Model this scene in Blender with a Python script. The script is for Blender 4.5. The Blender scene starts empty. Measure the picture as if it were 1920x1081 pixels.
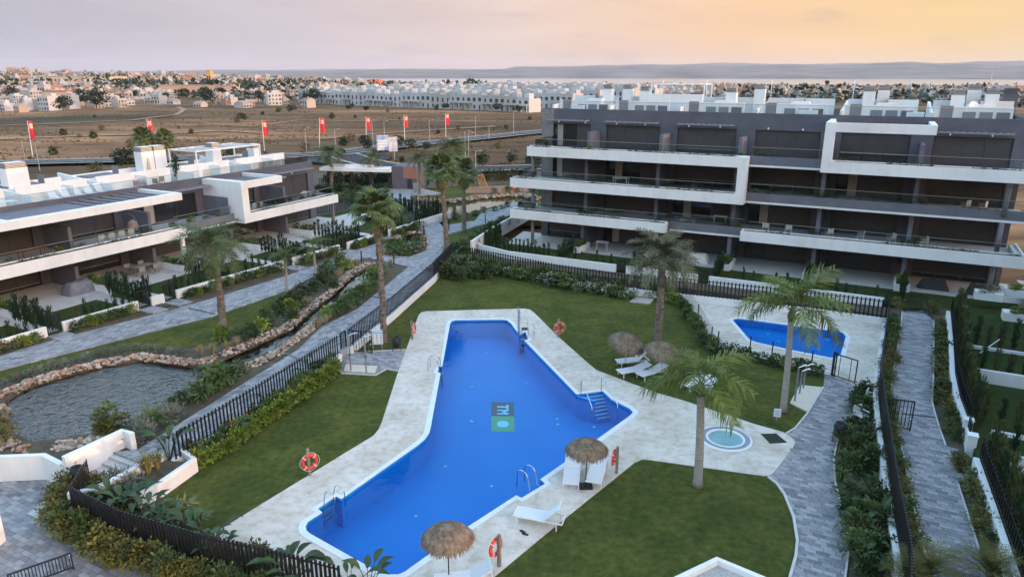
import bpy, bmesh, math, random
from mathutils import Vector, Matrix, noise
from mathutils.geometry import tessellate_polygon

sc = bpy.context.scene
C = sc.collection
R = math.radians
rnd = random.Random(11)

# ------------------------------------------------------------------ camera
EYE = 16.5                     # metres above the pool deck
FOC = 1330.0                   # focal length of the photograph, in its pixels
PITCH = math.atan((540.5 - 138.0) / FOC)
cam = bpy.data.cameras.new('camera')
camo = bpy.data.objects.new('camera', cam)
C.objects.link(camo)
camo.location = (0, 0, EYE)
camo.rotation_euler = (math.pi / 2 - PITCH, 0, 0)
cam.sensor_width = 36.0
cam.lens = 36.0 * FOC / 1920.0
cam.clip_start = 0.1
cam.clip_end = 60000
sc.camera = camo

# ------------------------------------------------------------------ sky, sun, exposure
SUN_AZ, SUN_EL = 120.0, 3.0    # degrees clockwise from the view direction, degrees above the horizon
BG = 0.12
sc.view_settings.view_transform = 'Standard'
sc.view_settings.look = 'None'
sc.view_settings.gamma = 1.0
sc.view_settings.exposure = 3.06
sc.view_settings.use_curve_mapping = False

world = bpy.data.worlds.new('World')
sc.world = world
world.use_nodes = True
wt = world.node_tree
WN, WL = wt.nodes, wt.links
def wn(t, **k):
    n = WN.new(t)
    for a, b in k.items():
        setattr(n, a, b)
    return n
def wmath(op, a, b=None, c=None, clamp=False):
    n = wn('ShaderNodeMath', operation=op, use_clamp=clamp)
    for i, v in enumerate((a, b, c)):
        if v is None:
            continue
        if isinstance(v, (int, float)):
            n.inputs[i].default_value = v
        else:
            WL.new(v, n.inputs[i])
    return n.outputs[0]
bg = WN['Background']
sky = wn('ShaderNodeTexSky', sky_type='NISHITA', sun_disc=False)
sky.sun_elevation = R(SUN_EL)
sky.sun_rotation = R(SUN_AZ)
sky.dust_density = 2.5
sky.ozone_density = 2.0
tc = wn('ShaderNodeTexCoord')
sep = wn('ShaderNodeSeparateXYZ')
WL.new(tc.outputs['Generated'], sep.inputs[0])
sx, sy = math.sin(R(SUN_AZ)), math.cos(R(SUN_AZ))
toward = wmath('ADD', wmath('MULTIPLY', sep.outputs[0], sx), wmath('MULTIPLY', sep.outputs[1], sy))
t01 = wmath('MULTIPLY_ADD', toward, 0.5, 0.5)
ramp = wn('ShaderNodeValToRGB')
cr = ramp.color_ramp
stops = [(0.04, (0.53, 0.525, 0.61)), (0.14, (0.66, 0.585, 0.62)), (0.25, (0.86, 0.67, 0.585)), (0.38, (1.0, 0.655, 0.385)), (0.50, (1.0, 0.68, 0.31)), (0.75, (1.0, 0.78, 0.46)), (1.0, (1.0, 0.80, 0.48))]
while len(cr.elements) < len(stops):
    cr.elements.new(0.5)
for e, (p, c) in zip(cr.elements, stops):
    e.position = p
    e.color = (*c, 1)
WL.new(t01, ramp.inputs[0])
# thin evening cloud wisps, part of the low sky all the way round
cm = wn('ShaderNodeMapping')
cm.inputs['Scale'].default_value = (5.0, 5.0, 34.0)
WL.new(tc.outputs['Generated'], cm.inputs[0])
cn = wn('ShaderNodeTexNoise')
cn.inputs['Scale'].default_value = 1.7
cn.inputs['Detail'].default_value = 5
WL.new(cm.outputs[0], cn.inputs['Vector'])
wisp = wn('ShaderNodeMapRange')
wisp.inputs[1].default_value, wisp.inputs[2].default_value = 0.58, 0.74
wisp.inputs[3].default_value, wisp.inputs[4].default_value = 0.0, 0.30
WL.new(cn.outputs[0], wisp.inputs[0])
soft = wn('ShaderNodeMapRange')
soft.inputs[1].default_value, soft.inputs[2].default_value = 0.35, 0.75
soft.inputs[3].default_value, soft.inputs[4].default_value = 0.94, 1.07
cn2 = wn('ShaderNodeTexNoise')
cn2.inputs['Scale'].default_value = 0.8
cn2.inputs['Detail'].default_value = 3
WL.new(cm.outputs[0], cn2.inputs['Vector'])
WL.new(cn2.outputs[0], soft.inputs[0])
lowc = wn('ShaderNodeMix', data_type='RGBA')
WL.new(wisp.outputs[0], lowc.inputs['Factor'])
WL.new(ramp.outputs[0], lowc.inputs['A'])
lowc.inputs['B'].default_value = (0.42, 0.38, 0.43, 1)
lowm = wn('ShaderNodeMix', data_type='RGBA', blend_type='MULTIPLY')
lowm.inputs['Factor'].default_value = 1
WL.new(lowc.outputs['Result'], lowm.inputs['A'])
WL.new(soft.outputs[0], lowm.inputs['B'])
nis = wn('ShaderNodeMix', data_type='RGBA', blend_type='MULTIPLY')
nis.inputs['Factor'].default_value = 1
WL.new(sky.outputs[0], nis.inputs['A'])
nis.inputs['B'].default_value = (2.95, 2.5, 2.2, 1)
up = wn('ShaderNodeMapRange', interpolation_type='SMOOTHSTEP')
up.inputs[1].default_value, up.inputs[2].default_value = 0.08, 0.42
WL.new(sep.outputs[2], up.inputs[0])
fin = wn('ShaderNodeMix', data_type='RGBA')
WL.new(up.outputs[0], fin.inputs['Factor'])
WL.new(lowm.outputs['Result'], fin.inputs['A'])
WL.new(nis.outputs['Result'], fin.inputs['B'])
WL.new(fin.outputs['Result'], bg.inputs['Color'])
bg.inputs['Strength'].default_value = BG

sun = bpy.data.lights.new('sun', 'SUN')
sun.energy = 0.3
sun.angle = R(0.5)
sun.color = (1.0, 0.55, 0.30)
suno = bpy.data.objects.new('sun', sun)
C.objects.link(suno)
sd = Vector((sx * math.cos(R(SUN_EL)), sy * math.cos(R(SUN_EL)), math.sin(R(SUN_EL))))
suno.rotation_euler = sd.to_track_quat('Z', 'Y').to_euler()
suno.location = (60, -40, 40)

sc.cycles.use_denoising = True
sc.cycles.max_bounces = 8
sc.cycles.diffuse_bounces = 3
sc.cycles.glossy_bounces = 3
sc.cycles.transmission_bounces = 4
sc.cycles.transparent_max_bounces = 12
sc.cycles.volume_bounces = 0
sc.cycles.caustics_reflective = False
sc.cycles.caustics_refractive = False

# ------------------------------------------------------------------ survey helpers
def at(x, y, z=0.0):
    """Survey point: where the sight line through the photograph's pixel meets the level z."""
    u, v = (x - 960.0) / FOC, (540.5 - y) / FOC
    dy = math.cos(PITCH) + v * math.sin(PITCH)
    dz = -math.sin(PITCH) + v * math.cos(PITCH)
    t = (z - EYE) / dz
    return Vector((u * t, dy * t, z))
def ats(pts, z=0.0):
    return [at(x, y, z).xy for x, y in pts]
def over(base, x, y):
    """The point seen at pixel (x, y) at the same forward distance as base (a trunk's top over its foot)."""
    u, v = (x - 960.0) / FOC, (540.5 - y) / FOC
    dy = math.cos(PITCH) + v * math.sin(PITCH)
    dz = -math.sin(PITCH) + v * math.cos(PITCH)
    t = base.y / dy
    return Vector((u * t, base.y, EYE + dz * t))
U = Vector((0.8886, -0.4587))      # the two directions of the estate's plan
V = Vector((0.4587, 0.8886))
A_U = math.atan2(U.y, U.x)
A_V = math.atan2(V.y, V.x)

# ------------------------------------------------------------------ materials
MATS = {}
def mat(name, c1, c2=None, rough=0.8, scale=4.0, detail=4.0, metal=0.0, bump=0.0, bscale=None, spec=0.4, rand=0.0, stretch=None, coord='Object', lo=0.35, hi=0.65, c3=None):
    if name in MATS:
        return MATS[name]
    m = bpy.data.materials.new(name)
    m.use_nodes = True
    nt = m.node_tree
    N, L = nt.nodes, nt.links
    b = N['Principled BSDF']
    b.inputs['Roughness'].default_value = rough
    b.inputs['Metallic'].default_value = metal
    b.inputs['Specular IOR Level'].default_value = spec
    b.inputs['Base Color'].default_value = (*c1, 1)
    co = N.new('ShaderNodeTexCoord')
    vec = co.outputs[coord]
    if stretch:
        mp = N.new('ShaderNodeMapping')
        mp.inputs['Scale'].default_value = stretch
        L.new(vec, mp.inputs[0])
        vec = mp.outputs[0]
    col = None
    if c2 is not None:
        n = N.new('ShaderNodeTexNoise')
        n.inputs['Scale'].default_value = scale
        n.inputs['Detail'].default_value = detail
        n.inputs['Roughness'].default_value = 0.6
        L.new(vec, n.inputs['Vector'])
        r = N.new('ShaderNodeValToRGB')
        r.color_ramp.elements[0].position = lo
        r.color_ramp.elements[1].position = hi
        r.color_ramp.elements[0].color = (*c1, 1)
        r.color_ramp.elements[1].color = (*c2, 1)
        if c3 is not None:
            e = r.color_ramp.elements.new((lo + hi) / 2)
            e.color = (*c3, 1)
        L.new(n.outputs[0], r.inputs[0])
        col = r.outputs[0]
    if rand > 0:
        oi = N.new('ShaderNodeObjectInfo')
        mr = N.new('ShaderNodeMapRange')
        mr.inputs[3].default_value = 1.0 - rand
        mr.inputs[4].default_value = 1.0 + rand
        L.new(oi.outputs['Random'], mr.inputs[0])
        hs = N.new('ShaderNodeHueSaturation')
        L.new(mr.outputs[0], hs.inputs['Value'])
        if col is None:
            hs.inputs['Color'].default_value = (*c1, 1)
        else:
            L.new(col, hs.inputs['Color'])
        col = hs.outputs[0]
    if col is not None:
        L.new(col, b.inputs['Base Color'])
    if bump > 0:
        n2 = N.new('ShaderNodeTexNoise')
        n2.inputs['Scale'].default_value = bscale or scale * 4
        n2.inputs['Detail'].default_value = 5
        L.new(vec, n2.inputs['Vector'])
        bp = N.new('ShaderNodeBump')
        bp.inputs['Strength'].default_value = bump
        bp.inputs['Distance'].default_value = 0.05
        L.new(n2.outputs[0], bp.inputs['Height'])
        L.new(bp.outputs[0], b.inputs['Normal'])
    MATS[name] = m
    return m

def clear_mat(name, tint, fac, rough=0.02, ior=1.45, bumpscale=0, bump=0.0, dist=0.1):
    """Clear sheet (glass, water): tinted see-through with a Fresnel mirror on top."""
    m = bpy.data.materials.new(name)
    m.use_nodes = True
    nt = m.node_tree
    N, L = nt.nodes, nt.links
    N.remove(N['Principled BSDF'])
    tr = N.new('ShaderNodeBsdfTransparent')
    tr.inputs[0].default_value = (*tint, 1)
    gl = N.new('ShaderNodeBsdfGlossy')
    gl.inputs['Roughness'].default_value = rough
    fr = N.new('ShaderNodeFresnel')
    fr.inputs[0].default_value = ior
    mul = N.new('ShaderNodeMath')
    mul.operation = 'MULTIPLY'
    mul.inputs[1].default_value = fac
    L.new(fr.outputs[0], mul.inputs[0])
    mx = N.new('ShaderNodeMixShader')
    L.new(mul.outputs[0], mx.inputs[0])
    L.new(tr.outputs[0], mx.inputs[1])
    L.new(gl.outputs[0], mx.inputs[2])
    L.new(mx.outputs[0], N['Material Output'].inputs[0])
    if bump:
        co = N.new('ShaderNodeTexCoord')
        n2 = N.new('ShaderNodeTexNoise')
        n2.inputs['Scale'].default_value = bumpscale
        n2.inputs['Detail'].default_value = 3
        L.new(co.outputs['Object'], n2.inputs['Vector'])
        bp = N.new('ShaderNodeBump')
        bp.inputs['Strength'].default_value = bump
        bp.inputs['Distance'].default_value = dist
        L.new(n2.outputs[0], bp.inputs['Height'])
        L.new(bp.outputs[0], gl.inputs['Normal'])
        L.new(bp.outputs[0], fr.inputs['Normal'])
    MATS[name] = m
    return m

WHITE = mat('white_render', (0.645, 0.642, 0.635), (0.71, 0.71, 0.705), 0.75, 1.6, detail=7, bump=0.05, bscale=30, stretch=(1, 1, 0.14), lo=0.25, hi=0.55)
GREY = mat('grey_render', (0.085, 0.087, 0.112), (0.105, 0.107, 0.132), 0.8, 0.8, bump=0.05, bscale=30)
MIDGREY = mat('mid_grey_render', (0.12, 0.122, 0.15), (0.15, 0.152, 0.18), 0.8, 0.8)
DARK = mat('dark_recess_paint', (0.06, 0.055, 0.058), (0.08, 0.075, 0.078), 0.7, 1.0)
STONE = mat('stone_cladding', (0.14, 0.14, 0.15), (0.24, 0.235, 0.23), 0.85, 2.5, stretch=(1, 1, 4), bump=0.3)
BLACK = mat('black_powder_coat', (0.012, 0.012, 0.014), rough=0.45)
FRAME = mat('anthracite_frame', (0.03, 0.03, 0.035), rough=0.4)
SHUTTER = mat('roller_shutter', (0.040, 0.038, 0.042), (0.052, 0.049, 0.053), 0.55, 2.0)
TERR = mat('terrace_tile', (0.40, 0.38, 0.36), (0.47, 0.45, 0.43), 0.6, 1.5)
ROOFTILE = mat('roof_deck_tile', (0.55, 0.53, 0.50), (0.62, 0.60, 0.57), 0.7, 1.2)
STEEL = mat('stainless_steel', (0.62, 0.63, 0.65), rough=0.22, metal=1.0)
POSTGREY = mat('galvanised_pole', (0.42, 0.43, 0.44), rough=0.5, metal=0.3)
PLASTICW = mat('white_plastic', (0.68, 0.69, 0.70), rough=0.5)
SLING = mat('white_sling_fabric', (0.60, 0.62, 0.65), rough=0.85)
RED = mat('buoy_red', (0.62, 0.055, 0.035), rough=0.5)
FLAGRED = mat('flag_red', (0.72, 0.035, 0.06), rough=0.8)
WOODPOST = mat('weathered_wood_post', (0.20, 0.16, 0.13), (0.27, 0.22, 0.18), 0.8, 6.0)
BOARD = mat('boardwalk_wood', (0.22, 0.19, 0.17), (0.30, 0.27, 0.245), 0.8, 3.0, rand=0.15)
RUBBER = mat('black_rubber_base', (0.015, 0.015, 0.016), rough=0.6)
BEIGE = mat('shower_tray_beige', (0.50, 0.44, 0.36), (0.57, 0.51, 0.42), 0.7, 3.0)
SOIL = mat('planting_soil', (0.055, 0.048, 0.030), (0.105, 0.085, 0.055), 0.95, 2.0, bump=0.6, bscale=20)
DECK = mat('pool_deck_travertine', (0.44, 0.385, 0.315), (0.56, 0.52, 0.465), 0.7, 2.6, detail=12, bump=0.25, bscale=22, lo=0.34, hi=0.54)
COPING = mat('pool_coping', (0.56, 0.61, 0.63), (0.64, 0.68, 0.69), 0.5, 2.0)
POOLTILE = mat('pool_tile_blue', (0.008, 0.225, 0.60), (0.011, 0.255, 0.66), 0.4, 0.35, detail=2)
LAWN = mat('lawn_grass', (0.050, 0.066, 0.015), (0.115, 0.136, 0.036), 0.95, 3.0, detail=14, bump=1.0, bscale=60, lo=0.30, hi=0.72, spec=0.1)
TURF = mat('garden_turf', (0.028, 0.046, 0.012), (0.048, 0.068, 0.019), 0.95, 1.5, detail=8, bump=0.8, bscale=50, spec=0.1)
KERB = mat('kerb_stone', (0.46, 0.45, 0.43), (0.54, 0.53, 0.51), 0.8, 2.0)
ASPHALT = mat('asphalt', (0.055, 0.055, 0.06), (0.075, 0.075, 0.08), 0.95, 0.4, spec=0.05)
PAINT = mat('road_paint', (0.72, 0.72, 0.70), rough=0.7)
CONCRETE = mat('pavement_concrete', (0.30, 0.28, 0.255), (0.37, 0.345, 0.315), 0.95, 0.5, spec=0.1)
GLASS = clear_mat('balcony_glass', (0.90, 0.94, 0.945), 0.8)
WATER = clear_mat('pool_water', (0.60, 0.85, 0.98), 0.5, 0.03, 1.33, 1.8, 0.16)
POND = None
def window_glass():
    m = bpy.data.materials.new('window_glass')
    m.use_nodes = True
    b = m.node_tree.nodes['Principled BSDF']
    b.inputs['Base Color'].default_value = (0.02, 0.023, 0.027, 1)
    b.inputs['Roughness'].default_value = 0.06
    b.inputs['Specular IOR Level'].default_value = 0.6
    return m
WINDOW = window_glass()
GRAVEL = mat('white_gravel', (0.30, 0.29, 0.27), (0.55, 0.54, 0.52), 0.9, 18.0, bump=0.8, bscale=40)
STRAW = mat('thatch_straw', (0.11, 0.080, 0.055), (0.24, 0.18, 0.125), 0.95, 7.0, rand=0.1)
ROCKS = [mat('rock_ochre', (0.26, 0.145, 0.095), (0.38, 0.25, 0.175), 0.9, 3.0, bump=0.5, rand=0.3), mat('rock_pale', (0.34, 0.28, 0.22), (0.46, 0.40, 0.33), 0.9, 3.0, bump=0.5, rand=0.25), mat('rock_grey', (0.19, 0.165, 0.145), (0.29, 0.26, 0.23), 0.9, 3.0, bump=0.5, rand=0.25)]
PAVERS = [mat('paver_blue_grey', (0.185, 0.187, 0.197), (0.215, 0.217, 0.227), 0.8, 3.0), mat('paver_pale', (0.29, 0.29, 0.295), (0.33, 0.33, 0.335), 0.8, 3.0), mat('paver_mid', (0.235, 0.237, 0.245), (0.27, 0.27, 0.278), 0.8, 3.0), mat('paver_dark', (0.135, 0.136, 0.145), (0.17, 0.17, 0.178), 0.8, 3.0)]
JOINT = mat('paver_joint_sand', (0.17, 0.17, 0.175), (0.22, 0.22, 0.225), 0.95, 5.0)

def weather(m, scale, ca, cb, lo=0.35, hi=0.65):
    """Broad patches of wear over a material's own colour."""
    nt = m.node_tree; N, L = nt.nodes, nt.links
    b = N['Principled BSDF']; src = b.inputs['Base Color'].links[0].from_socket
    co = N.new('ShaderNodeTexCoord'); n = N.new('ShaderNodeTexNoise')
    n.inputs['Scale'].default_value = scale; n.inputs['Detail'].default_value = 6; n.inputs['Distortion'].default_value = 0.6
    L.new(co.outputs['Object'], n.inputs['Vector'])
    r = N.new('ShaderNodeValToRGB'); r.color_ramp.elements[0].position, r.color_ramp.elements[1].position = lo, hi
    r.color_ramp.elements[0].color = (*ca, 1); r.color_ramp.elements[1].color = (*cb, 1)
    L.new(n.outputs[0], r.inputs[0])
    v = N.new('ShaderNodeVectorMath'); v.operation = 'MULTIPLY'
    L.new(src, v.inputs[0]); L.new(r.outputs[0], v.inputs[1]); L.new(v.outputs[0], b.inputs['Base Color'])
weather(LAWN, 0.42, (0.66, 0.74, 0.70), (1.30, 1.14, 1.05), 0.33, 0.70)
weather(DECK, 0.45, (0.84, 0.80, 0.74), (1.06, 1.06, 1.06), 0.30, 0.60)
weather(WHITE, 0.35, (0.90, 0.885, 0.86), (1.02, 1.02, 1.02), 0.28, 0.5)
weather(GREY, 0.25, (0.88, 0.88, 0.90), (1.08, 1.08, 1.06))
def leafmat(name, c, rand=0.25, rough=0.6, spec=0.25):
    c2 = tuple(min(1, v * 1.75) for v in c)
    return mat(name, c, c2, rough, 2.2, detail=2, rand=rand, spec=spec)
L_PALM = leafmat('palm_frond_green', (0.058, 0.080, 0.026))
L_PALMY = leafmat('palm_frond_yellow_green', (0.078, 0.102, 0.020))
L_PALMG = leafmat('palm_frond_grey_green', (0.070, 0.075, 0.040))
L_DEAD = leafmat('dead_frond', (0.15, 0.115, 0.07))
L_DARK = leafmat('shrub_dark_green', (0.032, 0.050, 0.016))
L_MID = leafmat('shrub_mid_green', (0.050, 0.078, 0.022))
L_LIME = leafmat('shrub_lime', (0.115, 0.155, 0.020))
L_OLIVE = leafmat('shrub_olive', (0.078, 0.072, 0.018))
L_GREY = leafmat('shrub_grey_green', (0.115, 0.130, 0.105))
L_STRAWG = leafmat('tussock_straw', (0.24, 0.19, 0.095))
L_CYP = leafmat('cypress_green', (0.015, 0.031, 0.012))
L_CYPO = leafmat('cypress_olive', (0.045, 0.05, 0.018))
L_BIG = leafmat('strelitzia_leaf', (0.020, 0.038, 0.012), rough=0.5, spec=0.3)
L_FLAX = leafmat('flax_yellow', (0.16, 0.14, 0.05))
L_FLOWER = mat('white_blossom', (0.70, 0.68, 0.66), rough=0.8)
L_TREE = leafmat('tree_dark_green', (0.022, 0.036, 0.018))
BARK = mat('palm_bark', (0.11, 0.085, 0.065), (0.26, 0.21, 0.165), 0.95, 5.0, bump=0.8, stretch=(1, 1, 2.5))
BARKS = mat('smooth_palm_bark', (0.24, 0.22, 0.195), (0.36, 0.335, 0.30), 0.9, 3.0, bump=0.4, stretch=(1, 1, 9))
STEM = mat('woody_stem', (0.10, 0.075, 0.05), rough=0.9)
# ------------------------------------------------------------------ mesh helpers
class MB:
    """Collects shapes and links them as ONE mesh object."""
    def __init__(s):
        s.v, s.f, s.m = [], [], []
    def quad(s, a, b, c, d, mi=0):
        n = len(s.v)
        s.v += [tuple(a), tuple(b), tuple(c), tuple(d)]
        s.f.append((n, n + 1, n + 2, n + 3)); s.m.append(mi)
        return s
    def tri(s, a, b, c, mi=0):
        n = len(s.v)
        s.v += [tuple(a), tuple(b), tuple(c)]
        s.f.append((n, n + 1, n + 2)); s.m.append(mi)
    def box(s, x0, x1, y0, y1, z0, z1, mi=0, M=None):
        n = len(s.v)
        p = [(x0, y0, z0), (x1, y0, z0), (x1, y1, z0), (x0, y1, z0), (x0, y0, z1), (x1, y0, z1), (x1, y1, z1), (x0, y1, z1)]
        if M is not None:
            p = [tuple(M @ Vector(q)) for q in p]
        s.v += p
        for f in ((0, 3, 2, 1), (4, 5, 6, 7), (0, 1, 5, 4), (1, 2, 6, 5), (2, 3, 7, 6), (3, 0, 4, 7)):
            s.f.append(tuple(n + i for i in f)); s.m.append(mi)
        return s
    def tube(s, pts, r, n=8, mi=0, caps=True):
        pts = [Vector(p) for p in pts]
        rs = r if isinstance(r, (list, tuple)) else [r] * len(pts)
        base = len(s.v)
        prev = None
        for i, p in enumerate(pts):
            d = (pts[min(i + 1, len(pts) - 1)] - pts[max(i - 1, 0)]).normalized()
            if prev is None:
                a = Vector((0, 0, 1)) if abs(d.z) < 0.9 else Vector((1, 0, 0))
                x = d.cross(a).normalized()
            else:
                x = (prev - d * prev.dot(d)).normalized()
            prev = x
            y = d.cross(x)
            for k in range(n):
                t = 2 * math.pi * k / n
                s.v.append(tuple(p + (x * math.cos(t) + y * math.sin(t)) * rs[i]))
        for i in range(len(pts) - 1):
            for k in range(n):
                a, b = base + i * n + k, base + i * n + (k + 1) % n
                s.f.append((a, b, b + n, a + n)); s.m.append(mi)
        if caps:
            s.f.append(tuple(base + k for k in reversed(range(n)))); s.m.append(mi)
            e = base + (len(pts) - 1) * n
            s.f.append(tuple(e + k for k in range(n))); s.m.append(mi)
        return s
    def lathe(s, prof, n=24, mi=0, cx=0, cy=0):
        base = len(s.v)
        for r, z in prof:
            for k in range(n):
                t = 2 * math.pi * k / n
                s.v.append((cx + r * math.cos(t), cy + r * math.sin(t), z))
        for i in range(len(prof) - 1):
            for k in range(n):
                a, b = base + i * n + k, base + i * n + (k + 1) % n
                s.f.append((a, b, b + n, a + n)); s.m.append(mi)
        return s
    def prism(s, poly, z0, z1, holes=(), mi=0, bottom=False, sides=True, hole_sides=False):
        loops = [[Vector((p[0], p[1], 0)) for p in poly]] + [[Vector((p[0], p[1], 0)) for p in h] for h in holes]
        def area(l):
            return sum(l[i].x * l[(i + 1) % len(l)].y - l[(i + 1) % len(l)].x * l[i].y for i in range(len(l)))
        if area(loops[0]) < 0:
            loops[0].reverse()
        flat = [p for l in loops for p in l]
        n = len(s.v)
        s.v += [(p.x, p.y, z1) for p in flat]
        for t in tessellate_polygon(loops):
            a, b, c = (flat[i] for i in t)
            if (b - a).cross(c - a).z < 0:
                t = (t[0], t[2], t[1])
            s.f.append(tuple(n + i for i in t)); s.m.append(mi)
        todo = ([loops[0]] if sides else []) + (loops[1:] if hole_sides else [])
        for li, l in enumerate(todo):
            k = len(l)
            m = len(s.v)
            s.v += [(p.x, p.y, z1) for p in l] + [(p.x, p.y, z0) for p in l]
            for i in range(k):
                j = (i + 1) % k
                s.f.append((m + i, m + k + i, m + k + j, m + j)); s.m.append(mi)
        return s
    def ribbon(s, pts, w, z0, z1, mi=0):
        """A kerb or wall along a line of (x, y) points: w wide, from z0 up to z1."""
        pts = [Vector((p[0], p[1])) for p in pts]
        l, r = [], []
        for i, p in enumerate(pts):
            d = (pts[min(i + 1, len(pts) - 1)] - pts[max(i - 1, 0)]).normalized()
            q = Vector((-d.y, d.x)) * w / 2
            l.append(p + q); r.append(p - q)
        return s.prism(r + l[::-1], z0, z1, mi=mi)
    def build(s, name, mats, parent=None, smooth=False, loc=None):
        me = bpy.data.meshes.new(name)
        me.from_pydata(s.v, [], s.f)
        for m in (mats if isinstance(mats, (list, tuple)) else [mats]):
            me.materials.append(m)
        if len(me.materials) > 1:
            me.polygons.foreach_set('material_index', s.m)
        if smooth:
            me.polygons.foreach_set('use_smooth', [True] * len(s.f))
        me.update()
        return link(name, me, parent, loc)
def link(name, me, parent=None, loc=None, rot=None, scale=None):
    o = bpy.data.objects.new(name, me)
    C.objects.link(o)
    if parent is not None:
        o.parent = parent
    if loc is not None:
        o.location = loc
    if rot is not None:
        o.rotation_euler = rot
    if scale is not None:
        o.scale = (scale,) * 3 if isinstance(scale, (int, float)) else scale
    return o
def tag(o, label=None, cat=None, group=None, kind=None):
    if label: o['label'] = label
    if cat: o['category'] = cat
    if group: o['group'] = group
    if kind: o['kind'] = kind
    return o
def thing(name, label, cat, loc=(0, 0, 0), rz=0, group=None):
    o = link(name, None, None, loc, (0, 0, rz))
    return tag(o, label, cat, group)
def dup(o, loc=None, rot=None, scale=None, label=None, group=None):
    """A copy of a thing with copies of its parts and sub-parts."""
    c = o.copy(); C.objects.link(c)
    if loc is not None: c.location = loc
    if rot is not None: c.rotation_euler = rot
    if scale is not None: c.scale = (scale,) * 3 if isinstance(scale, (int, float)) else scale
    if label: c['label'] = label
    if group: c['group'] = group
    for ch in list(o.children):
        d = ch.copy(); C.objects.link(d); d.parent = c
        for g in ch.children:
            e = g.copy(); C.objects.link(e); e.parent = d
    return c
def mesh_only(mb, name, mats, smooth=False):
    o = mb.build(name, mats, smooth=smooth)
    me = o.data
    bpy.data.objects.remove(o)
    return me
def inside(p, poly):
    x, y = p[0], p[1]
    c = False
    j = len(poly) - 1
    for i in range(len(poly)):
        xi, yi = poly[i][0], poly[i][1]
        xj, yj = poly[j][0], poly[j][1]
        if (yi > y) != (yj > y) and x < (xj - xi) * (y - yi) / (yj - yi) + xi:
            c = not c
        j = i
    return c
def rounded(poly, r=0.5, n=4, only=None):
    """Cut each corner of a polygon with a small arc (r may be a list)."""
    poly = [Vector((p[0], p[1])) for p in poly]
    out = []
    k = len(poly)
    for i, p in enumerate(poly):
        ri = r[i] if isinstance(r, (list, tuple)) else r
        a, b = poly[i - 1] - p, poly[(i + 1) % k] - p
        if ri <= 0:
            out.append(p); continue
        d = min(ri, a.length * 0.45, b.length * 0.45)
        s, e = p + a.normalized() * d, p + b.normalized() * d
        for j in range(n + 1):
            t = j / n
            out.append((1 - t) ** 2 * s + 2 * t * (1 - t) * p + t * t * e)
    return out
def walk(pts, step):
    """Points every step metres along a line, with the heading."""
    pts = [Vector(p) for p in pts]
    out = []
    left = 0.0
    for a, b in zip(pts, pts[1:]):
        d = b - a
        l = d.length
        h = math.atan2(d.y, d.x)
        t = left
        while t < l:
            out.append((a + d * (t / l), h)); t += step
        left = t - l
    return out

# ------------------------------------------------------------------ plants: meshes shared by the copies
def leaf(mb, p, d, w, l, mi=0, bend=0.25):
    d = d.normalized()
    s = d.cross(Vector((0, 0, 1)))
    s = s.normalized() if s.length > 1e-3 else Vector((1, 0, 0))
    a = rnd.uniform(-0.8, 0.8)
    s = (Matrix.Rotation(a, 3, d) @ s) * (w / 2)
    m = p + d * l * 0.5 + Vector((0, 0, -bend * l * 0.15))
    e = p + d * l + Vector((0, 0, -bend * l * 0.5))
    n = len(mb.v)
    mb.v += [tuple(p), tuple(m - s), tuple(e), tuple(m + s)]
    mb.f.append((n, n + 1, n + 2, n + 3)); mb.m.append(mi)
def rdir(r=rnd):
    z = r.uniform(-1, 1); t = r.uniform(0, 2 * math.pi); q = math.sqrt(1 - z * z)
    return Vector((q * math.cos(t), q * math.sin(t), z))
def bush_mesh(name, m, n=170, rx=0.5, rz=0.5, lw=0.09, ll=0.16, lumps=5, stems=True, flower=0, upright=0.25):
    mb = MB()
    cs = [(Vector((rnd.uniform(-1, 1) * rx * 0.55, rnd.uniform(-1, 1) * rx * 0.55, rz * rnd.uniform(0.5, 1.15))), rnd.uniform(0.45, 0.75)) for _ in range(lumps)]
    for i in range(n):
        c, k = rnd.choice(cs)
        d = rdir()
        p = c + Vector((d.x * rx, d.y * rx, d.z * rz)) * k * rnd.uniform(0.55, 1.05)
        if p.z < 0.02: p.z = rnd.uniform(0.02, 0.2) * rz
        leaf(mb, p, d + Vector((0, 0, upright)), lw * rnd.uniform(0.7, 1.3), ll * rnd.uniform(0.7, 1.3))
    for i in range(flower):
        c, k = rnd.choice(cs)
        d = rdir(); d.z = abs(d.z)
        p = c + Vector((d.x * rx, d.y * rx, d.z * rz)) * k * 1.05
        leaf(mb, p, d, 0.07, 0.08, 2)
    if stems:
        for c, k in cs:
            mb.tube([(c.x * 0.15, c.y * 0.15, 0), (c.x * 0.6, c.y * 0.6, c.z * 0.6), tuple(c)], [0.02, 0.014, 0.006], 4, 1)
    return mesh_only(mb, name, [m, STEM, L_FLOWER])
def tuft_mesh(name, m, n=60, h=0.7, spread=0.5, w=0.03, curl=0.5):
    """Strap-leaved clump: grass tussock, flax, agapanthus."""
    mb = MB()
    for i in range(n):
        t = rnd.uniform(0, 2 * math.pi); s = rnd.uniform(0.15, 1) * spread
        d = Vector((math.cos(t), math.sin(t), 0)); q = Vector((-d.y, d.x, 0)) * w / 2
        hh = h * rnd.uniform(0.7, 1.1)
        p0 = d * 0.06 * rnd.random()
        p1 = p0 + d * s * 0.4 + Vector((0, 0, hh * 0.65))
        p2 = p0 + d * s + Vector((0, 0, hh * (1 - curl * rnd.uniform(0.2, 1) * s / spread)))
        mb.quad(p0 - q, p0 + q, p1 + q, p1 - q)
        mb.tri(p1 - q, p1 + q, p2)
    return mesh_only(mb, name, m)
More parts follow.
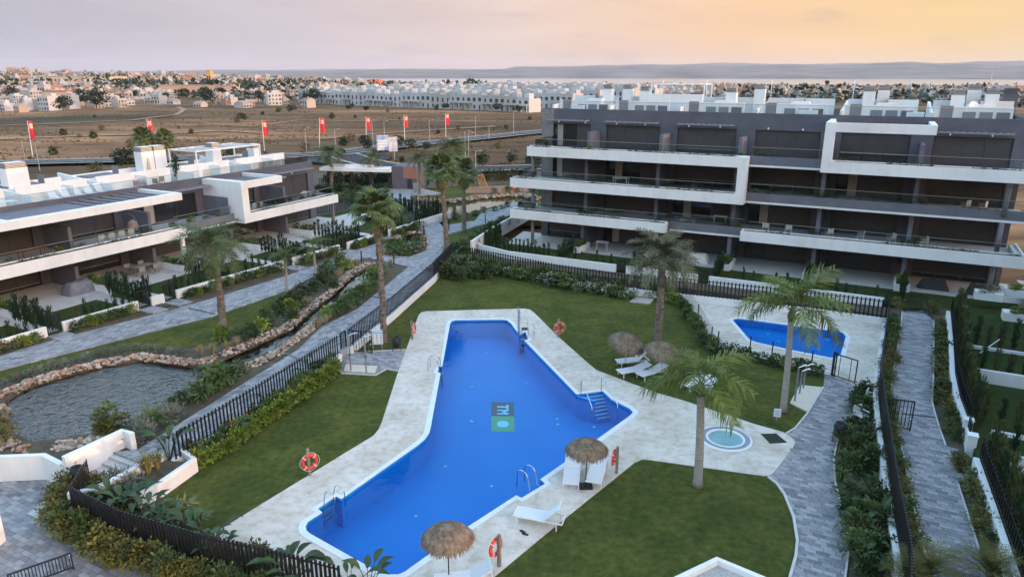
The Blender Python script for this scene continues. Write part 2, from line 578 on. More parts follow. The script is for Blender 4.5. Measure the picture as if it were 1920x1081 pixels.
def cypress_mesh(name, m, h=1.2, r=0.16, n=150):
    mb = MB()
    mb.lathe([(r * 0.35, h * 0.06), (r * 0.55, h * 0.3), (r * 0.42, h * 0.62), (0.01, h * 0.93)], 7)
    mb.tube([(0, 0, 0), (0, 0, h * 0.9)], [0.018, 0.006], 4, 1)
    for i in range(n):
        z = h * rnd.uniform(0.08, 0.97)
        rr = r * (0.35 + 0.9 * math.sin(math.pi * min(1, (1 - z / h) * 0.8 + 0.12))) * rnd.uniform(0.2, 1.0)
        t = rnd.uniform(0, 2 * math.pi)
        p = Vector((rr * math.cos(t), rr * math.sin(t), z))
        leaf(mb, p, Vector((math.cos(t) * 0.3, math.sin(t) * 0.3, 1)), r * 0.38, h * 0.16, bend=0)
    return mesh_only(mb, name, [m, STEM])
def tree_mesh(name, m, h=6.0, r=2.6, n=420, trunk=0.35, ll=0.5):
    """Broad-leaved tree or big shrub, split later into trunk and crown."""
    tb, cb = MB(), MB()
    cs = []
    for i in range(9):
        d = rdir(); d.z = abs(d.z) * 0.9 - 0.15
        cs.append((Vector((d.x * r * 0.62, d.y * r * 0.62, h * 0.62 + d.z * h * 0.3)), rnd.uniform(0.38, 0.62) * r))
    tb.tube([(0, 0, 0), (0.1, 0.05, h * 0.25), (0, 0, h * 0.5)], [trunk, trunk * 0.7, trunk * 0.4], 6)
    for c, k in cs:
        tb.tube([(0, 0, h * 0.3), tuple(c * 0.6 + Vector((0, 0, h * 0.15))), tuple(c)], [trunk * 0.4, trunk * 0.2, trunk * 0.06], 4)
        for j in range(n // 9):
            d = rdir()
            p = c + d * k * rnd.uniform(0.6, 1.05) * (1 if d.z > -0.3 else 0.8)
            leaf(cb, p, d + Vector((0, 0, 0.2)), ll * rnd.uniform(0.5, 0.9), ll * rnd.uniform(0.7, 1.3))
    return mesh_only(tb, name + '_trunk', BARK), mesh_only(cb, name + '_crown', m)

# palm fronds: x runs outwards from the crown
def pinnate_mesh(name, m, L=2.6, rise=0.5, droop=1.0, nl=26, ll=0.5, lw=0.045, hang=0.35, fold=0.5):
    mb = MB()
    def pt(t):
        return Vector((L * (t - 0.12 * t * t), 0, L * (rise * t - droop * t * t)))
    pts = [pt(i / 8) for i in range(9)]
    mb.tube(pts, [0.028 * (1 - 0.85 * i / 8) + 0.004 for i in range(9)], 4, 1)
    for i in range(nl):
        t = 0.16 + 0.84 * (i + 0.5) / nl
        p = pt(t)
        tg = (pt(min(1, t + 0.02)) - pt(t - 0.02)).normalized()
        l = ll * (0.55 + 0.9 * math.sin(math.pi * min(1, t * 0.92 + 0.05))) * rnd.uniform(0.85, 1.1)
        for s in (-1, 1):
            sv = Vector((0, s, 0))
            nrm = tg.cross(sv) * s
            d = (tg * rnd.uniform(0.45, 0.75) + sv * 0.85 + nrm * fold * rnd.uniform(-0.4, 1.0)).normalized()
            q = tg * lw / 2
            m1 = p + d * l * 0.5 + Vector((0, 0, -hang * l * 0.12))
            e = p + d * l + Vector((0, 0, -hang * l * rnd.uniform(0.4, 0.9)))
            mb.quad(p - q * 0.5, p + q * 0.5, m1 + q, m1 - q)
            mb.tri(m1 - q, m1 + q, e)
    return mesh_only(mb, name, [m, m])
def fan_mesh(name, m, stalk=0.75, rad=0.8, nb=20, hang=0.5, rise=0.5):
    mb = MB()
    c = Vector((stalk, 0, stalk * rise))
    mb.tube([(0, 0, 0), tuple(c * 0.55 + Vector((0, 0, 0.03))), tuple(c)], [0.022, 0.016, 0.01], 4, 1)
    for i in range(nb):
        a = R(-125 + 250 * (i + 0.5) / nb)
        d = Vector((math.cos(a), math.sin(a), 0.18 * math.cos(a) - 0.1))
        l = rad * rnd.uniform(0.85, 1.05) * (0.75 + 0.25 * math.cos(a))
        q = Vector((-math.sin(a), math.cos(a), 0)) * 0.052
        m1 = c + d * l * 0.55
        e = c + d * l + Vector((0, 0, -hang * l * rnd.uniform(0.4, 1.0)))
        mb.quad(c - q * 0.15, c + q * 0.15, m1 + q, m1 - q)
        mb.tri(m1 - q, m1 + q, e)
    return mesh_only(mb, name, [m, m])
FR = {
    'date': [pinnate_mesh('date_frond', L_PALMG, 2.7, 0.55, 0.85, 46, 0.46, 0.065, 0.3, 0.8) for _ in range(3)],
    'green': [pinnate_mesh('date_frond', L_PALM, 2.7, 0.45, 0.95, 40, 0.50, 0.055, 0.35, 0.7) for _ in range(3)],
    'queen': [pinnate_mesh('queen_frond', L_PALMY, 3.1, 0.62, 1.02, 66, 0.72, 0.07, 1.0, 0.9) for _ in range(3)],
    'fan': [fan_mesh('fan_frond', L_PALM) for _ in range(3)],
    'skirt': [fan_mesh('dry_frond', L_DEAD, 0.45, 0.6, 14, 0.5, 0.0) for _ in range(2)],
}
def palm(name, label, base, top, r0, r1, kind, nf, scale=1.0, group=None, el=(-25, 78), skirt=0, smooth=False, boots=True, seed=0):
    rr = random.Random(seed + int(base.x * 10))
    t = thing(name, label, 'palm tree', base, 0, group)
    d = top - base
    n = 15
    pts, rs = [], []
    for i in range(n):
        k = i / (n - 1)
        off = Vector((math.sin(k * 3.1) * 0.06 * d.length / 6, math.sin(k * 2.2) * 0.04, 0))
        pts.append(d * k + off)
        rad = r0 + (r1 - r0) * k
        if k < 0.06: rad *= 1.25
        rs.append(rad)
    mb = MB().tube(pts, rs, 10)
    if boots:       # old leaf bases that roughen the bark
        for i in range(int(d.length * 26)):
            k = rr.random(); a = rr.uniform(0, 6.283)
            p = d * k + Vector((math.sin(k * 3.1) * 0.06 * d.length / 6, math.sin(k * 2.2) * 0.04, 0))
            rad = (r0 + (r1 - r0) * k)
            o = Vector((math.cos(a), math.sin(a), 0)); s = Vector((-o.y, o.x, 0)) * 0.09
            p = p + o * rad * 0.92
            mb.tri(p - s, p + s, p + o * 0.12 + Vector((0, 0, 0.15)))
    mb.build('trunk', BARKS if smooth else BARK, t, smooth=not boots)
    if not boots:   # crownshaft sheath
        MB().tube([d * 0.93, d * 0.98, d + Vector((0, 0, 0.25))], [r1 * 1.05, r1 * 1.5, r1 * 0.7], 8).build('crownshaft', L_PALM, t, smooth=True)
    else:
        MB().tube([d * 0.95, d + Vector((0, 0, 0.05)), d + Vector((0, 0, 0.35))], [r1 * 1.1, r1 * 1.45, r1 * 0.5], 8).build('crownshaft', BARK, t)
    ms = FR[kind]
    for i in range(nf):
        k = (i + 0.5) / nf
        e = R(el[0] + (el[1] - el[0]) * k ** 0.9)
        a = i * 2.39996 + rr.uniform(-0.25, 0.25)
        q = Matrix.Rotation(a, 4, 'Z') @ Matrix.Rotation(-e, 4, 'Y') @ Matrix.Rotation(rr.uniform(-0.35, 0.35), 4, 'X')
        link('frond', ms[i % len(ms)], t, d + Vector((math.cos(a), math.sin(a), 0)) * r1 * 0.5 + Vector((0, 0, 0.1 + 0.25 * k)), q.to_euler(), scale * rr.uniform(0.85, 1.08) * (0.72 if k > 0.85 else 1))
    for i in range(skirt):
        a = i * 2.39996
        q = Matrix.Rotation(a, 4, 'Z') @ Matrix.Rotation(R(rr.uniform(58, 82)), 4, 'Y')
        link('dry_frond', FR['skirt'][i % 2], t, d + Vector((0.12 * math.cos(a), 0.12 * math.sin(a), 0.1 - 0.35 * rr.random())), q.to_euler(), scale * rr.uniform(0.8, 1.05))
    return t
# big-leaved plants with separate leaves
def paddle_mesh(name, m, stalk=0.7, l=0.75, w=0.3):
    mb = MB()
    mb.tube([(0, 0, 0), (stalk * 0.12, 0, stalk * 0.6), (stalk * 0.3, 0, stalk)], [0.022, 0.018, 0.012], 5)
    p = Vector((stalk * 0.3, 0, stalk))
    rows = []
    for i in range(7):
        t = i / 6
        c = p + Vector((l * (0.45 * t + 0.35 * t * t), 0, l * (0.75 * t - 0.45 * t * t)))
        ww = w * math.sin(math.pi * (0.08 + 0.9 * t)) / 2
        rows.append((c + Vector((0, -ww, ww * 0.45)), c, c + Vector((0, ww, ww * 0.45))))
    for a, b in zip(rows, rows[1:]):
        mb.quad(a[0], a[1], b[1], b[0]); mb.quad(a[1], a[2], b[2], b[1])
    return mesh_only(mb, name, m, True)
PADDLE = [paddle_mesh('paddle_leaf', L_BIG, 0.75 + 0.15 * i, 0.7 + 0.1 * i, 0.26 + 0.03 * i) for i in range(3)]
def paddle_plant(name, label, base, n=9, scale=1.0, group=None):
    t = thing(name, label, 'plant', base, rnd.uniform(0, 6), group)
    for i in range(n):
        a = i * 2.4 + rnd.uniform(-0.3, 0.3)
        q = Matrix.Rotation(a, 4, 'Z') @ Matrix.Rotation(R(rnd.uniform(-8, 30)), 4, 'Y')
        link('leaf', PADDLE[i % 3], t, (0.05 * math.cos(a), 0.05 * math.sin(a), 0), q.to_euler(), scale * rnd.uniform(0.7, 1.1))
    return t
BUSH = {
    'dark': [bush_mesh('shrub', L_DARK, 330, 0.5, 0.45) for _ in range(3)],
    'mid': [bush_mesh('shrub', L_MID, 330, 0.5, 0.5) for _ in range(3)],
    'lime': [bush_mesh('shrub', L_LIME, 300, 0.45, 0.45, 0.10, 0.16) for _ in range(3)],
    'olive': [bush_mesh('shrub', L_OLIVE, 330, 0.5, 0.42, 0.07, 0.11) for _ in range(3)],
    'grey': [bush_mesh('shrub', L_GREY, 320, 0.42, 0.33, 0.035, 0.17, upright=0.9) for _ in range(3)],
    'flower': [bush_mesh('shrub', L_MID, 300, 0.5, 0.42, 0.08, 0.13, flower=60) for _ in range(3)],
    'straw': [tuft_mesh('tussock', L_STRAWG, 150, 0.75, 0.5, 0.016, 0.9) for _ in range(3)],
    'flax': [tuft_mesh('flax', L_FLAX, 55, 1.0, 0.75, 0.06, 0.7) for _ in range(2)],
    'strap': [tuft_mesh('agapanthus', L_MID, 70, 0.7, 0.7, 0.05, 0.9) for _ in range(2)],
    'cyc': [pinnate_mesh('cycad_leaf', L_MID, 0.9, 0.5, 0.7, 18, 0.16, 0.02, 0.2, 0.5)],
}
CYP = [cypress_mesh('cypress', L_CYP, 1.5, 0.13) for _ in range(3)] + [cypress_mesh('cypress', L_CYPO, 1.4, 0.13)]
def shrub(kind, label, base, s=1.0, group=None, name=None):
    nm = name or {'straw': 'grass_tussock', 'flax': 'flax_plant', 'strap': 'agapanthus_plant', 'grey': 'lavender_shrub', 'flower': 'flowering_shrub'}.get(kind, 'shrub')
    o = link(nm, rnd.choice(BUSH[kind]), None, base, (0, 0, rnd.uniform(0, 6.28)), (s * rnd.uniform(0.9, 1.15), s * rnd.uniform(0.9, 1.15), s * rnd.uniform(0.85, 1.15)))
    return tag(o, label, 'shrub' if kind not in ('straw', 'flax', 'strap') else 'plant', group)
def cycad(label, base, n=16, s=1.0, group=None):
    t = thing('cycad_palm', label, 'plant', base, 0, group)
    for i in range(n):
        q = Matrix.Rotation(i * 2.4, 4, 'Z') @ Matrix.Rotation(-R(10 + 60 * i / n), 4, 'Y')
        link('frond', BUSH['cyc'][0], t, (0, 0, 0.15), q.to_euler(), s * rnd.uniform(0.85, 1.1))
    MB().tube([(0, 0, -0.02), (0, 0, 0.22)], [0.12, 0.09], 7).build('trunk', BARK, t)
    return t
def fence(name, label, pts, z, h=1.25, step=0.23, w=0.09, group=None, rails=True, dz=0.0, cat='fence'):
    """Steel fence of upright bars: every bar its own part."""
    pts = [Vector((p[0], p[1])) for p in pts]
    o = pts[0]
    t = thing(name, label, cat, (o.x, o.y, z), 0, group)
    key = 'bar_%d_%d' % (int(h * 100), int(w * 1000))
    if key not in MATS:
        MATS[key] = mesh_only(MB().box(-w / 2, w / 2, -0.025, 0.025, 0, h), 'fence_bar', BLACK)
    tot = sum((b - a).length for a, b in zip(pts, pts[1:]))
    for i, (p, a) in enumerate(walk(pts, step)):
        link('bar', MATS[key], t, (p.x - o.x, p.y - o.y, 0), (0, 0, a + 0.35))
    if rails:
        for zz in (0.12, h - 0.16):
            MB().ribbon([p - o for p in pts], 0.035, zz, zz + 0.05).build('rail', BLACK, t)
    return t
# ------------------------------------------------------------------ terrain out to the hills
def hgt(x, y):
    r = math.hypot(x, y)
    if r < 88: return -2.0
    z = -0.35
    if r < 105: return -2.0 + (z + 2.0) * (r - 88) / 17
    az = math.degrees(math.atan2(x, y))
    k = max(0, min(1, (r - 420) / 2400))
    left = max(0.0, min(1.0, (-az - 6) / 22))
    z += k * (-24 * (1 - left) + 12 * left)
    if r > 150: z += 1.1 * noise.noise(Vector((x / 90, y / 90, 0.3)))
    if r > 900: z += left * 9 * k * (0.5 + noise.noise(Vector((x / 420, y / 420, 7))))
    return z
mb = MB()
rad = [0.0, 40, 70, 88, 96, 105, 115, 128, 142, 158, 176, 196, 220, 250, 285, 325, 370, 420, 480, 560, 660, 800, 980, 1200, 1500, 1900, 2400, 3000, 4000, 6000, 9000, 14000, 20000]
NA = 160
for r in rad:
    for i in range(NA):
        a = 2 * math.pi * i / NA
        x, y = r * math.sin(a), r * math.cos(a)
        z = hgt(x, y) if r <= 3000 else -27.0
        mb.v.append((x, y, z))
for j in range(len(rad) - 1):
    for i in range(NA):
        a, b = j * NA + i, j * NA + (i + 1) % NA
        mb.f.append((a, a + NA, b + NA, b)); mb.m.append(0)
def field_mat():
    m = bpy.data.materials.new('dry_field')
    m.use_nodes = True
    nt = m.node_tree; N, L = nt.nodes, nt.links
    b = N['Principled BSDF']; b.inputs['Roughness'].default_value = 0.95; b.inputs['Specular IOR Level'].default_value = 0.1
    co = N.new('ShaderNodeTexCoord')
    mp = N.new('ShaderNodeMapping'); mp.inputs['Scale'].default_value = (0.30, 1.0, 1); mp.inputs['Rotation'].default_value = (0, 0, 0.12)
    L.new(co.outputs['Object'], mp.inputs[0])
    def nz(s, d, seed):
        n = N.new('ShaderNodeTexNoise'); n.noise_dimensions = '4D'
        n.inputs['W'].default_value = seed
        n.inputs['Scale'].default_value = s; n.inputs['Detail'].default_value = d; n.inputs['Roughness'].default_value = 0.65
        L.new(mp.outputs[0], n.inputs['Vector']); return n.outputs[0]
    r1 = N.new('ShaderNodeValToRGB')
    r1.color_ramp.elements[0].position, r1.color_ramp.elements[1].position = 0.33, 0.66
    r1.color_ramp.elements[0].color = (0.048, 0.034, 0.019, 1); r1.color_ramp.elements[1].color = (0.40, 0.205, 0.098, 1)
    e = r1.color_ramp.elements.new(0.5); e.color = (0.155, 0.085, 0.042, 1)
    L.new(nz(0.022, 9, 1.0), r1.inputs[0])
    r2 = N.new('ShaderNodeValToRGB')
    r2.color_ramp.elements[0].position, r2.color_ramp.elements[1].position = 0.52, 0.66
    r2.color_ramp.elements[0].color = (0, 0, 0, 1); r2.color_ramp.elements[1].color = (1, 1, 1, 1)
    L.new(nz(0.016, 8, 5.0), r2.inputs[0])
    mx = N.new('ShaderNodeMix'); mx.data_type = 'RGBA'
    L.new(r2.outputs[0], mx.inputs['Factor']); L.new(r1.outputs[0], mx.inputs['A']); mx.inputs['B'].default_value = (0.048, 0.042, 0.020, 1)
    r3 = N.new('ShaderNodeMapRange'); r3.inputs[1].default_value, r3.inputs[2].default_value, r3.inputs[3].default_value, r3.inputs[4].default_value = 0.3, 0.7, 0.45, 1.5
    L.new(nz(0.25, 8, 9.0), r3.inputs[0])
    ml = N.new('ShaderNodeMix'); ml.data_type = 'RGBA'; ml.blend_type = 'MULTIPLY'; ml.inputs['Factor'].default_value = 1
    L.new(mx.outputs['Result'], ml.inputs['A']); L.new(r3.outputs[0], ml.inputs['B'])
    L.new(ml.outputs['Result'], b.inputs['Base Color'])
    return m
FIELD = field_mat()
tag(mb.build('ground', FIELD, smooth=True), 'dry brown open field and land running out to the lagoon', None, None, 'structure')

# lagoon and the hills beyond
mb = MB()
for i in range(40):
    a0, a1 = R(-14 + 62 * i / 40), R(-14 + 62 * (i + 1) / 40)
    n0, n1 = 2850 + 160 * math.sin(i * 1.3), 2850 + 160 * math.sin((i + 1) * 1.3)
    mb.quad((n0 * math.sin(a0), n0 * math.cos(a0), -24.2), (n1 * math.sin(a1), n1 * math.cos(a1), -24.2), (6400 * math.sin(a1), 6400 * math.cos(a1), -24.2), (6400 * math.sin(a0), 6400 * math.cos(a0), -24.2))
LAKE = mat('lagoon_water', (0.55, 0.46, 0.42), rough=0.12, spec=1.0)
tag(mb.build('lagoon', LAKE), 'pale salt lagoon shining in front of the hills', None, None, 'structure')
def ridge(name, label, d0, d1, h, seed, a0, a1, m, n=150):
    mb = MB()
    rows = 9
    for j in range(rows):
        t = j / (rows - 1)
        for i in range(n):
            a = R(a0 + (a1 - a0) * i / (n - 1))
            r = d0 + (d1 - d0) * t
            x, y = r * math.sin(a), r * math.cos(a)
            azd = math.degrees(a)
            e = 0.62 + 0.38 * max(0, math.cos(R((azd - 24) * 2.6))) if azd > 0 else 0.62 - 0.25 * max(0, min(1, (-azd - 8) / 20))
            z = -26 + h * math.sin(math.pi * 0.5 * t) * e * (0.86 + 0.22 * noise.noise(Vector((azd * 0.16, seed, 0))) + 0.07 * noise.noise(Vector((azd * 0.9, seed, t * 3))) + 0.05 * noise.noise(Vector((azd * 2.1, t * 6, seed))))
            mb.v.append((x, y, z))
    for j in range(rows - 1):
        for i in range(n - 1):
            a = j * n + i
            mb.f.append((a, a + 1, a + n + 1, a + n)); mb.m.append(0)
    return tag(mb.build(name, m, smooth=True), label, None, None, 'structure')
HILL = mat('hill_scrub', (0.085, 0.075, 0.065), (0.21, 0.175, 0.145), 0.95, 0.0022, detail=9, lo=0.38, hi=0.62)
ridge('hills', 'long low hazy ridge behind the lagoon', 6300, 9600, 168, 2.0, -50, 60, HILL)
ridge('far_hills', 'faint highest ridge on the horizon', 10500, 14500, 250, 9.0, -50, 60, HILL)

# ------------------------------------------------------------------ pool garden: lawn, pool, decks
ZP = 0.4        # level of the walkways beside the stream
ZR = 0.55       # level of the walkway beside the hedge gardens
POOL = ats([(844, 607), (847, 602), (853, 600), (940, 599), (950, 600), (958, 606), (974, 628)]) + \
    ats([(985, 622), (990, 636), (983, 638)]) + ats([(1081, 739), (1130, 733), (1146, 748), (1180, 765), (1187, 772), (1182, 778),
    (1072, 857), (1013, 898), (1022, 906), (978, 933), (968, 928), (869, 992), (759, 1071), (747, 1076), (730, 1076), (712, 1073),
    (582, 1000), (575, 994), (573, 986), (577, 978), (604, 960), (596, 953), (630, 930), (640, 935), (781, 836), (797, 823), (805, 811), (808, 799),
    (826, 700), (821, 697), (823, 686), (829, 688)])
DECKP = ats([(785, 590), (790, 585), (799, 583), (983, 578), (994, 580), (1003, 587), (1044, 628), (1100, 678), (1118, 693), (1184, 718), (1233, 736), (1278, 749), (1373, 780),
    (1411, 793), (1468, 809), (1484, 818), (1491, 828), (1486, 840), (1451, 885), (1444, 890), (1432, 891), (1218, 861), (1205, 860), (1190, 866), (1040, 986), (925, 1081)]) + \
    [at(860, 1135).xy, at(560, 1135).xy] + ats([(430, 1030), (398, 1003), (404, 997), (500, 938), (700, 816), (710, 804), (716, 790), (747, 695)])
SPC = at(1360, 822).xy
SPA = [SPC + Vector((math.cos(2 * math.pi * i / 32), math.sin(2 * math.pi * i / 32))) * 1.23 for i in range(32)]
KPOOL = ats([(1374, 600), (1377, 598), (1384, 597), (1395, 598), (1493, 611), (1565, 620), (1580, 623), (1586, 630), (1576, 665), (1568, 670), (1557, 670), (1490, 657), (1420, 642), (1406, 637)])
KDECK = ats([(1284, 559), (1659, 604), (1640, 745), (1600, 722), (1560, 704), (1520, 693), (1446, 675), (1345, 655), (1333, 647)])
PZONE = ats([(300, 880), (330, 865), (640, 669), (655, 660), (810, 524), (882, 489), (1042, 522), (1200, 547), (1526, 583), (1660, 601), (1641, 743), (1649, 806), (1668, 952), (1690, 1085)]) + \
    [Vector((9.5, 12)), Vector((-5, 13))] + ats([(500, 1095), (380, 1062), (235, 1014), (150, 965), (180, 905)])
tag(MB().prism(PZONE, -1.6, -0.03, [POOL, SPA, KPOOL]).build('lawn', LAWN), 'mown green lawn around the swimming pool', None, None, 'structure')
# deck paving: slab courses with fine joints
def deck_mat():
    m = MATS['pool_deck_travertine']
    return m
d1 = MB().prism(DECKP, -0.1, 0.0, [POOL, SPA]).build('pool_deck', DECK)
tag(d1, 'pale stone deck paving around the swimming pool', None, None, 'structure')
tag(MB().prism(KDECK, -0.1, 0.0, [KPOOL]).build('paddling_pool_deck', DECK), 'pale stone deck around the small paddling pool', None, None, 'structure')
def basin(name, label, poly, depth, zw, tile, coping=True, pw=0.28):
    t = thing(name, label, 'pool')
    mb = MB()
    n = len(poly)
    pv = [Vector((p[0], p[1])) for p in poly]
    ar = sum(pv[i].x * pv[(i + 1) % n].y - pv[(i + 1) % n].x * pv[i].y for i in range(n))
    if ar > 0: pv.reverse()
    for i in range(n):
        a, b = pv[i], pv[(i + 1) % n]
        mb.quad((a.x, a.y, -0.004), (b.x, b.y, -0.004), (b.x, b.y, -depth), (a.x, a.y, -depth))
    mb.prism(pv, -depth - 0.1, -depth, sides=False)
    mb.build('basin', tile, t)
    if coping:
        mc = MB()
        out = []
        for i in range(n):
            a, b, c = pv[i - 1], pv[i], pv[(i + 1) % n]
            e1, e2 = (b - a).normalized(), (c - b).normalized()
            q = Vector((-(e1 + e2).y, (e1 + e2).x))
            if q.length < 0.2: q = Vector((-e1.y, e1.x))
            out.append(b + q.normalized() * pw)
        for i in range(n):
            j = (i + 1) % n
            mc.quad((pv[i].x, pv[i].y, 0.012), (pv[j].x, pv[j].y, 0.012), (out[j].x, out[j].y, 0.012), (out[i].x, out[i].y, 0.012))
            mc.quad((pv[i].x, pv[i].y, 0.012), (pv[i].x, pv[i].y, -0.05), (pv[j].x, pv[j].y, -0.05), (pv[j].x, pv[j].y, 0.012))
        mc.build('coping', COPING, t)
    MB().prism(pv, 0, zw, sides=False).build('water', WATER, t)
    return t
pool = basin('swimming_pool', 'large angular swimming pool with blue tiled floor and TM emblem', POOL, 1.35, -0.12, POOLTILE)
kp = basin('paddling_pool', 'small blue paddling pool inside the fenced pale deck', KPOOL, 0.55, -0.10, POOLTILE)
# emblem on the pool floor
EG, EB, EL = mat('emblem_grey', (0.20, 0.13, 0.13), rough=0.5), mat('emblem_green', (0.24, 0.50, 0.20), rough=0.5), mat('emblem_pale_blue', (0.55, 0.86, 0.92), rough=0.5)
zb = -1.345
e0, e1, e2, e3 = at(921.5, 753, zb), at(963.5, 754, zb), at(965, 808, zb), at(921, 808, zb)
em = lambda s, t: (e0.lerp(e1, s)).lerp(e3.lerp(e2, s), t).to_tuple()
def up1(p, k): return (p[0], p[1], p[2] + k)
MB().quad(em(0, .5), em(1, .5), em(1, 0), em(0, 0)).build('emblem_panel', EG, pool)
MB().quad(em(0, 1), em(1, 1), em(1, .5), em(0, .5)).build('emblem_panel', EB, pool)
mb = MB()
def emq(s0, s1, t0, t1): mb.quad(up1(em(s0, t1), .006), up1(em(s1, t1), .006), up1(em(s1, t0), .006), up1(em(s0, t0), .006))
def emp(*st): 
    n = len(mb.v); mb.v += [up1(em(s, t), .006) for s, t in st]; mb.f.append(tuple(range(n, n + len(st)))); mb.m.append(0)
# the letters T and M lie on their side: their heads point to the steps
emq(.66, .76, .09, .26); emq(.25, .66, .15, .20)
emq(.25, .76, .275, .315); emq(.25, .76, .40, .44)
emp((.76, .315), (.60, .315), (.42, .3575), (.58, .3575)); emp((.76, .40), (.58, .3575), (.42, .3575), (.60, .40))
mb.build('emblem_letters', EL, pool)
mb = MB()
n = len(mb.v)
ring = []
for i in range(24):
    a = 2 * math.pi * i / 24
    c = math.cos(a); s_ = math.sin(a)
    ring.append(up1(em(.5 + .25 * (abs(c) ** 0.7) * (1 if c > 0 else -1), .765 + .105 * (abs(s_) ** 0.8) * (1 if s_ > 0 else -1)), .006))
mb.v += ring; mb.f.append(tuple(range(24))); mb.m.append(0)
mb.build('emblem_oval', EL, pool)
# white inlets on the pool floor
INL = mesh_only(MB().lathe([(0.075, -0.0), (0.075, 0.02), (0.03, 0.035), (0.0, 0.035)], 10), 'floor_inlet', PLASTICW)
for x, y in ((876, 625), (925, 623), (911, 662), (885, 725), (988, 719), (885, 790), (1046, 795), (1045, 785), (835, 874), (883, 789), (922, 911), (780, 967), (1114, 800)):
    p = at(x, y, -1.34); link('floor_inlet', INL, pool, p)
for x, y in ((1440, 626), (1460, 640), (1520, 632), (1535, 655)):
    link('floor_inlet', INL, kp, at(x, y, -0.54))
link('lamp_glow_cover', mesh_only(MB().lathe([(0.12, 0), (0.12, 0.03), (0, 0.04)], 12), 'underwater_lamp', PLASTICW), kp, at(1551, 637, -0.54))
# entry steps in the pool corner
st = thing('pool_steps', 'blue tiled steps with white nosings leading into the pool', 'steps')
a0, a1 = at(1081, 739).xy, at(1130, 733).xy
b0, b1 = at(1112, 778, -0.9).xy, at(1165, 769, -0.9).xy
NOSE = mat('step_nosing', (0.62, 0.72, 0.82), rough=0.5)
for i in range(7):
    k = i / 6.2
    l, r = a0.lerp(b0, k) + Vector((0.12, 0)), a1.lerp(b1, k)
    l2, r2 = a0.lerp(b0, (i + 1) / 6.2) + Vector((0.12, 0)), a1.lerp(b1, (i + 1) / 6.2)
    z = -0.16 - 0.15 * i
    mb = MB().prism([l, r, r2, l2], -1.34, z)
    s_ = mb.build('step', POOLTILE, st)
    MB().ribbon([l2, r2], 0.07, z - 0.02, z + 0.012).build('nosing', NOSE, s_)
MB().ribbon([a0 + Vector((0.05, 0)), b0 + Vector((0.05, 0))], 0.14, -1.34, -0.06).build('flank', POOLTILE, st)
# whirlpool
sp = thing('whirlpool_spa', 'round whirlpool spa with grey rim and turquoise water', 'spa', (SPC.x, SPC.y, 0))
sp.scale = (1.1, 1.1, 1.0)
SPATILE = mat('spa_shell', (0.46, 0.62, 0.63), (0.52, 0.67, 0.68), 0.3, 2.0)
SPAGREY = mat('spa_overflow_grey', (0.22, 0.25, 0.30), rough=0.5)
MB().lathe([(1.125, -0.05), (1.125, 0.05), (1.02, 0.06)], 40).build('outer_rim', PLASTICW, sp, True)
MB().lathe([(1.02, 0.06), (1.0, 0.03), (0.84, 0.03), (0.82, 0.05)], 40).build('overflow_grille', SPAGREY, sp)
MB().lathe([(0.82, 0.05), (0.80, 0.07), (0.745, 0.07), (0.72, 0.02)], 40).build('inner_rim', PLASTICW, sp, True)
MB().lathe([(0.72, 0.02), (0.70, -0.35), (0.45, -0.38), (0.42, -0.8), (0.0, -0.82)], 40).build('shell', SPATILE, sp, True)
for i in range(12):
    a = i * math.pi / 6
    MB().lathe([(0.03, 0), (0.03, 0.012), (0, 0.012)], 8).build('jet', PLASTICW, sp, loc=(0.58 * math.cos(a), 0.58 * math.sin(a), -0.36))
SPAW = clear_mat('spa_water', (0.80, 0.93, 0.95), 0.4, 0.04, 1.33, 4.0, 0.25)
MB().prism([(0.715 * math.cos(i * math.pi / 18), 0.715 * math.sin(i * math.pi / 18)) for i in range(36)], 0, 0.0, sides=False).build('water', SPAW, sp)
# kerbs along lawn edges
def kerb(pts, z0, z1, w=0.09, name='kerb'):
    return tag(MB().ribbon(pts, w, z0, z1).build(name, KERB), None, None, None, 'structure')

# ------------------------------------------------------------------ paved walkways
def pavefar_mat(name, ang):
    m = bpy.data.materials.new(name); m.use_nodes = True
    nt = m.node_tree; N, L = nt.nodes, nt.links
    b = N['Principled BSDF']; b.inputs['Roughness'].default_value = 0.85
    co = N.new('ShaderNodeTexCoord'); mp = N.new('ShaderNodeMapping'); mp.inputs['Rotation'].default_value = (0, 0, -ang)
    L.new(co.outputs['Object'], mp.inputs[0])
    bt = N.new('ShaderNodeTexBrick'); bt.inputs['Scale'].default_value = 1.0
    bt.inputs['Brick Width'].default_value = 0.42; bt.inputs['Row Height'].default_value = 0.21; bt.inputs['Mortar Size'].default_value = 0.012
    bt.inputs['Color1'].default_value = (0.17, 0.172, 0.182, 1); bt.inputs['Color2'].default_value = (0.34, 0.34, 0.348, 1); bt.inputs['Mortar'].default_value = (0.15, 0.15, 0.155, 1)
    L.new(mp.outputs[0], bt.inputs['Vector']); L.new(bt.outputs[0], b.inputs['Base Color'])
    return m
PV_U, PV_V = pavefar_mat('paving_along_cross', A_U), pavefar_mat('paving_along_walk', A_V)
PMESH = [mesh_only(MB().box(-0.2, 0.2, -0.1, 0.1, -0.03, 0.0), 'paver', m) for m in PAVERS]
